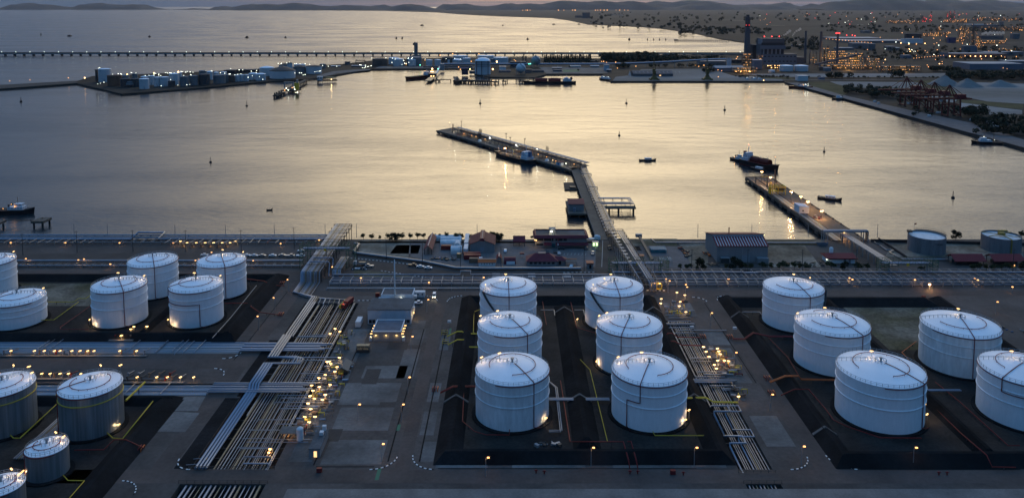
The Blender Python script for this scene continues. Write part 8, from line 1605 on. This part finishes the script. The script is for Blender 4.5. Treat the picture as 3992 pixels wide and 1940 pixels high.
for lb,xl,xr,yb,yt,dp,m,rf in[('long pale warehouse roof behind the stacks, rear bay',3250,3440,158,150,130,wgr,pgr),('long pale warehouse roof behind the stacks, middle bay',3300,3560,168,160,120,wgr,pgr),('white walled hall right of the long warehouse',3526,3598,170,152,30,silver,pgr),('row of dark silos above the white walled hall',3530,3592,152,133,12,MAT['far_wall_dark'],bgr),('blue cube shaped building among the refinery units',3700,3726,168,147,18,mat('far_wall_deep_blue',(.01,.03,.11),.6),bgr),('pale cylinder like block below the dark tall tower, left half',3757,3782,206,180,14,wgr,pgr),('blue block below the dark tall tower, right half',3782,3808,206,180,18,wbl,bgr),('long low hall with a row of bright lamps at the right',3695,3925,226,210,40,MAT['far_wall_brown'],pgr),('pale roofed halls behind the lamp row hall',3840,3990,216,204,40,wgr,pgr),('long pale sheds at the right edge above the wood',3780,3990,272,250,70,wbl,pgr),('gabled pale shed at the far right edge',3930,4060,258,240,40,wgr,pgr),('white house with bright lamps beside the right sheds',3747,3762,260,246,10,silver,pgr),('pale block at the right skyline edge',3948,3975,152,132,20,wgr,pgr),('grey twin silos at the right skyline',3898,3912,104,85,12,wgr,pgr),('low pale hall before the twin silos',3800,3890,110,98,40,wgr,pgr),('white long roof near the right skyline',3766,3842,97,95,30,silver,silver),('blue shed beside the conveyor line',3522,3553,228,217,20,wbl,pgr),('blue transfer tower at the right end of the lamp lined conveyor',3675,3696,226,206,18,wbl,bgr),('domed pale tank hall among the woods, left',3460,3490,196,182,26,wgr,pgr),('domed pale tank hall among the woods, right',3488,3508,195,187,22,wgr,silver),('angled pale roof behind the widest frame',3268,3330,196,188,40,wgr,pgr),('curved pale roof behind the widest frame',3325,3385,190,170,40,wgr,pgr),('pale box building with a funnel in front of the woods',3385,3412,196,172,20,wgr,pgr),('long pale roof left of the slim stacks',3094,3135,182,177,30,wgr,pgr),('hotel like block on the far shore',2272,2300,72,50,90,wst,bgr),('low block beside the hotel like block',2244,2272,70,62,90,wst,bgr),('white roofs on the far plain above the bay, left',2382,2405,60,57,90,wgr,silver),('white roofs on the far plain above the bay, right',2412,2432,60,57,90,wgr,silver),('pale house on the far plain right of the chimney',3365,3395,130,120,40,wgr,pgr),('small pale office beside the corner ship',3110,3150,316,297,14,silver,silver),('blue hut on the grass behind the corner ship',3195,3216,310,303,10,wbl,wbl),('low white house at the right quay wood',3862,3900,489,476,9,silver,bgr),('white launch shed in front of the low white house',3862,3896,503,494,6,silver,silver)]:block(lb,xl,xr,yb,yt,dp,m,roof=rf,wins=1 if 'hotel' in lb else 0)
t=bpy.data.objects[[o.name for o in bpy.data.objects if 'row of bright lamps' in o.get('label','')][0]];R.seed(5)
for i in range(11):p=g(3699+i*20,227);MB().lathe(p.x,p.y-4,[(.01,8/2.2),(1.7,12/2.2),(.01,16/2.2)],8).build('lamp_head',flood,t)
t=thing('lamp_lined_conveyor','conveyor lined with yellow lamps climbing to the blue transfer tower','conveyor',tuple(g(3600,230)));a,c=g(3560,236),g(3675,236);MB().bar((a.x,a.y,2),(c.x,a.y,H_(236,216)),4,3).build('gallery',wst,t);b=MB();[b.lathe(a.x+(c.x-a.x)*i/11,a.y-3,[(.01,5+i*.72),(.8,6+i*.72),(.01,7+i*.72)],6)for i in range(12)];b.build('lamp_row',warm,t)['kind']='stuff'
stm=bpy.data.materials.new('steam');stm.use_nodes=True;nt_=stm.node_tree;nt_.nodes.clear();o_=nt_.nodes.new('ShaderNodeOutputMaterial');v_=nt_.nodes.new('ShaderNodeVolumePrincipled');v_.inputs['Color'].default_value=(.95,.93,.92,1);v_.inputs['Density'].default_value=.09;v_.inputs['Anisotropy'].default_value=.3;nt_.links.new(v_.outputs[0],o_.inputs[1])
def steam(pts,yb,r0,r1,seed):
 q=random.Random(seed);b=MB();n=len(pts)
 for i,(x,y)in enumerate(pts):
  p=g(x,yb);k=ppm(p.y);z=(yb-y)/k;r=(r0+(r1-r0)*i/max(1,n-1))/k
  b.lathe(p.x+q.uniform(-.3,.3)*r,p.y+q.uniform(-.3,.3)*r,[(max(.01,r*math.sin(math.pi*j/8)*q.uniform(.8,1.15)),z-r*math.cos(math.pi*j/8))for j in range(9)],10)
 b.build('steam',stm,None,'stuff')
steam([(3036,144),(3044,141),(3052,138),(3060,134),(3066,128),(3074,122)],250,2.2,6,1);steam([(3086,140),(3090,134),(3094,128),(3100,122),(3108,118),(3114,114)],250,3,5.5,2);steam([(3830+i*6,133-(i%3)*2)for i in range(6)],160,5,6,3);steam([(3866+i*6,131-(i%2)*2)for i in range(8)],160,6,6,4)
block('cooling tower bank under the steam at the right',3822,3912,152,141,16,wst,name='cooling_tower',cat='cooling tower')
def heap(label,x,y,w,h,d,seed):
 q=random.Random(seed);p=g(x,y);k=ppm(p.y);W_,Hh=w/k/2,h/k;t=MB();n,m=22,8;vs=[];fs=[]
 for j in range(m+1):
  f=j/m
  for i in range(n):a=2*math.pi*i/n;rr=(1-f)*(1+.16*math.sin(3*a+seed)+q.uniform(-.04,.04));vs.append((p.x+W_*rr*math.cos(a),p.y+d+d*rr*math.sin(a),Hh*f*(1 if j==m else 1+q.uniform(-.08,.08))))
 for j in range(m):
  for i in range(n):fs.append((j*n+i,j*n+(i+1)%n,(j+1)*n+(i+1)%n,(j+1)*n+i))
 t.add(vs,fs,True).build('sand_heap',sandm,None,None,label,'sand heap')
heap('largest grey sand heap with a steep left flank',3712,338,120,40,26,1);heap('second sand heap right of the largest one',3800,344,110,34,24,2);heap('low sand heap at the right edge behind the wood',3930,342,130,26,24,3)
def quay_crane(label,x,y):
 p=g(x,y);t=thing('quay_crane',label,'crane',tuple(p),0,'red container cranes');X,Y=p.x,p.y;b=MB()
 for sx in(0,17):
  for sy in(0,15):b.bar((X+sx,Y+sy,1.5),(X+sx+(1 if sx==0 else-1),Y+sy,25),1.5)
  b.bar((X+sx,Y,2.5),(X+sx,Y+15,2.5),1.5);b.bar((X+sx,Y,17),(X+sx,Y+15,17),1.3)
 for sy in(0,15):b.bar((X,Y+sy,17),(X+17,Y+sy,17),1.3);b.bar((X,Y+sy,25),(X+17,Y+sy,25),1.3)
 for sy in(0,15):b.bar((X+17,Y+sy,2),(X,Y+sy,17),.8)
 b.build('portal',craner,t);b=MB();ax,az_=X+5,43
 for sy in(1,14):b.bar((X+1,Y+sy,25),(ax,Y+7.5,az_),1.1);b.bar((X+16,Y+sy,25),(ax,Y+7.5,az_),1.0)
 b.build('mast',craner,t);b=MB();[b.bar((X-36,Y+sy,24.5),(X+34,Y+sy,24.5),1.3,2.0)for sy in(5,10)];[b.bar((X-36+i*10,Y+5,24.5),(X-36+i*10,Y+10,24.5),.8)for i in range(8)];b.build('boom',craner,t)
 b=MB();[b.bar((ax,Y+7.5,az_),q,.55)for q in((X-24,Y+7.5,25),(X-8,Y+7.5,25),(X+30,Y+7.5,25))];b.build('tie_bar',craner,t);MB().box(X+20,Y+7.5,28,12,7,5).build('machinery_house',reddk,t);MB().box(X-6,Y+7.5,22,3,3,3).build('cab',silver,t)
 b=MB();[b.box(X+sx,Y+sy,.8,2,5,1.4)for sx in(0,17)for sy in(0,15)];b.build('bogie',steeld,t)
for i,(x,y)in enumerate([(3527,416),(3582,430),(3636,442),(3694,458)]):quay_crane('red container crane '+['farthest of four on the right quay','second farthest of four on the right quay','second nearest of four on the right quay','nearest of four on the right quay'][i],x,y)
for i,(x,y,w)in enumerate([(3622,455,5),(3410,398,4),(3425,405,3.5),(3790,470,6),(3546,405,8),(3660,442,8)]):p=g(x,y);container(['white van sized box on the right quay road','white box at the end of the quay wood, left','white box at the end of the quay wood, right','pale container beside the quay wood','pale container under the farthest red crane','white container under the nearer red cranes'][i],p.x,p.y,w,.3,silver,2.4,2.4)
t=thing('long_pier','thin pier on piles reaching from the far right shore','pier',tuple(g(2730,158)));a,c=g(2632,158,2),g(2840,158,2);MB().bar(a,c,5,1.6).build('deck',steeld,t);MB().box(a.x+4,a.y,3,16,8,6).build('pier_head',steeld,t)
for i in range(30):q=a.lerp(c,i/29);MB().box(q.x,q.y,-1,1.6,3,6).build('pile',steeld,t)
def raft(label,x,y,w,h,n='fishing_raft'):p=g(x,y,WZ);t=thing(n,label,'raft',tuple(p),0,'small marks on the far sea');MB().box(p.x,p.y,WZ+h*.3,w,w*.6,h*.6).build('float',hullk,t);MB().box(p.x,p.y,WZ+h*.8,w*.5,w*.4,h*.5).build('cabin',hullk,t)
for x,y,w,h,lb in[(271,142,18,6,'dark raft on the far left sea, larger'),(160,139,4,12,'dark stake on the far left sea'),(583,145,9,7,'small dark raft left of the middle on the far sea'),(963,148,13,8,'dark raft midway on the far sea'),(1113,149,8,8,'dark mark left of the twin marks'),(1545,152,7,9,'left one of twin dark marks above the tower'),(1568,152,7,9,'right one of twin dark marks above the tower'),(2057,156,9,9,'dark square mark above the white sphere'),(2453,157,9,9,'dark square mark above the dock wood'),(2524,157,4,8,'first stake left of the long pier'),(2548,157,4,8,'second stake left of the long pier'),(2571,157,4,8,'third stake left of the long pier'),(2595,157,4,8,'fourth stake left of the long pier'),(1645,101,26,9,'far dark boat with a faint wake'),(2159,97,24,8,'far dark boat near the right shore'),(2257,96,22,6,'low dark reef by the right shore'),(1960,101,12,7,'tiny far boat in the bright water')]:raft(lb,x,y,w,h)
R.seed(909)
def flab(x,y,kind,rp,gr,zone):o=farlamp(x,y,kind,rp,ground=gr);o['label']='tiny '+dict(w='orange',c='white',r='red',f='glaring',g='green')[kind]+' lamp '+zone;o['group']='lamps '+zone
for x in(2038,2050,2056,2066,2177,2198,2232,2242,2321,2330,2341,2355,2367,2402,2416,2435,2448):flab(x,40.5,'w',R.uniform(1.0,1.9),43,'in the far row below the central hills')
for i in range(70):x=R.uniform(2960,3980);y=R.uniform(50,98);flab(x,y,R.choice('wwcwr'),R.uniform(.6,1.1),y+3,'on the dark plain under the right hills')
for i in range(95):x=R.uniform(3380,3985);y=R.uniform(100,272);flab(x,y,R.choice('wwwwc'),R.uniform(.9,1.5),y+7,'among the woods and plants at the right')
for i in range(15):flab(3221+i*12.5,152+i*1.1,'w',1.2,166+i,'along the long warehouse roofs')
for x,y in((3300,138),(3332,140),(3322,138)):flab(x,y,'r',1.8,160,'beyond the beacon stack')
for x,y in((3544,192),(3548,201),(3512,168),(3543,172),(3606,170),(3451,233),(3662,249),(3774,251),(3392,357),(2977,314)):flab(x,y,'f',1.7,y+9,'standing alone among the right woods')
# ================================================================ AIR
hz=bpy.data.materials.new('haze_air');hz.use_nodes=True;nt_=hz.node_tree;nt_.nodes.clear();o_=nt_.nodes.new('ShaderNodeOutputMaterial');v_=nt_.nodes.new('ShaderNodeVolumePrincipled')
v_.inputs['Color'].default_value=(.92,.90,.92,1);v_.inputs['Density'].default_value=1.0e-5;v_.inputs['Anisotropy'].default_value=.25;nt_.links.new(v_.outputs[0],o_.inputs[1])
b=MB();b.b0(-40000,40000,-1500,36000,-9,900);b.build('haze',hz,None,'stuff')
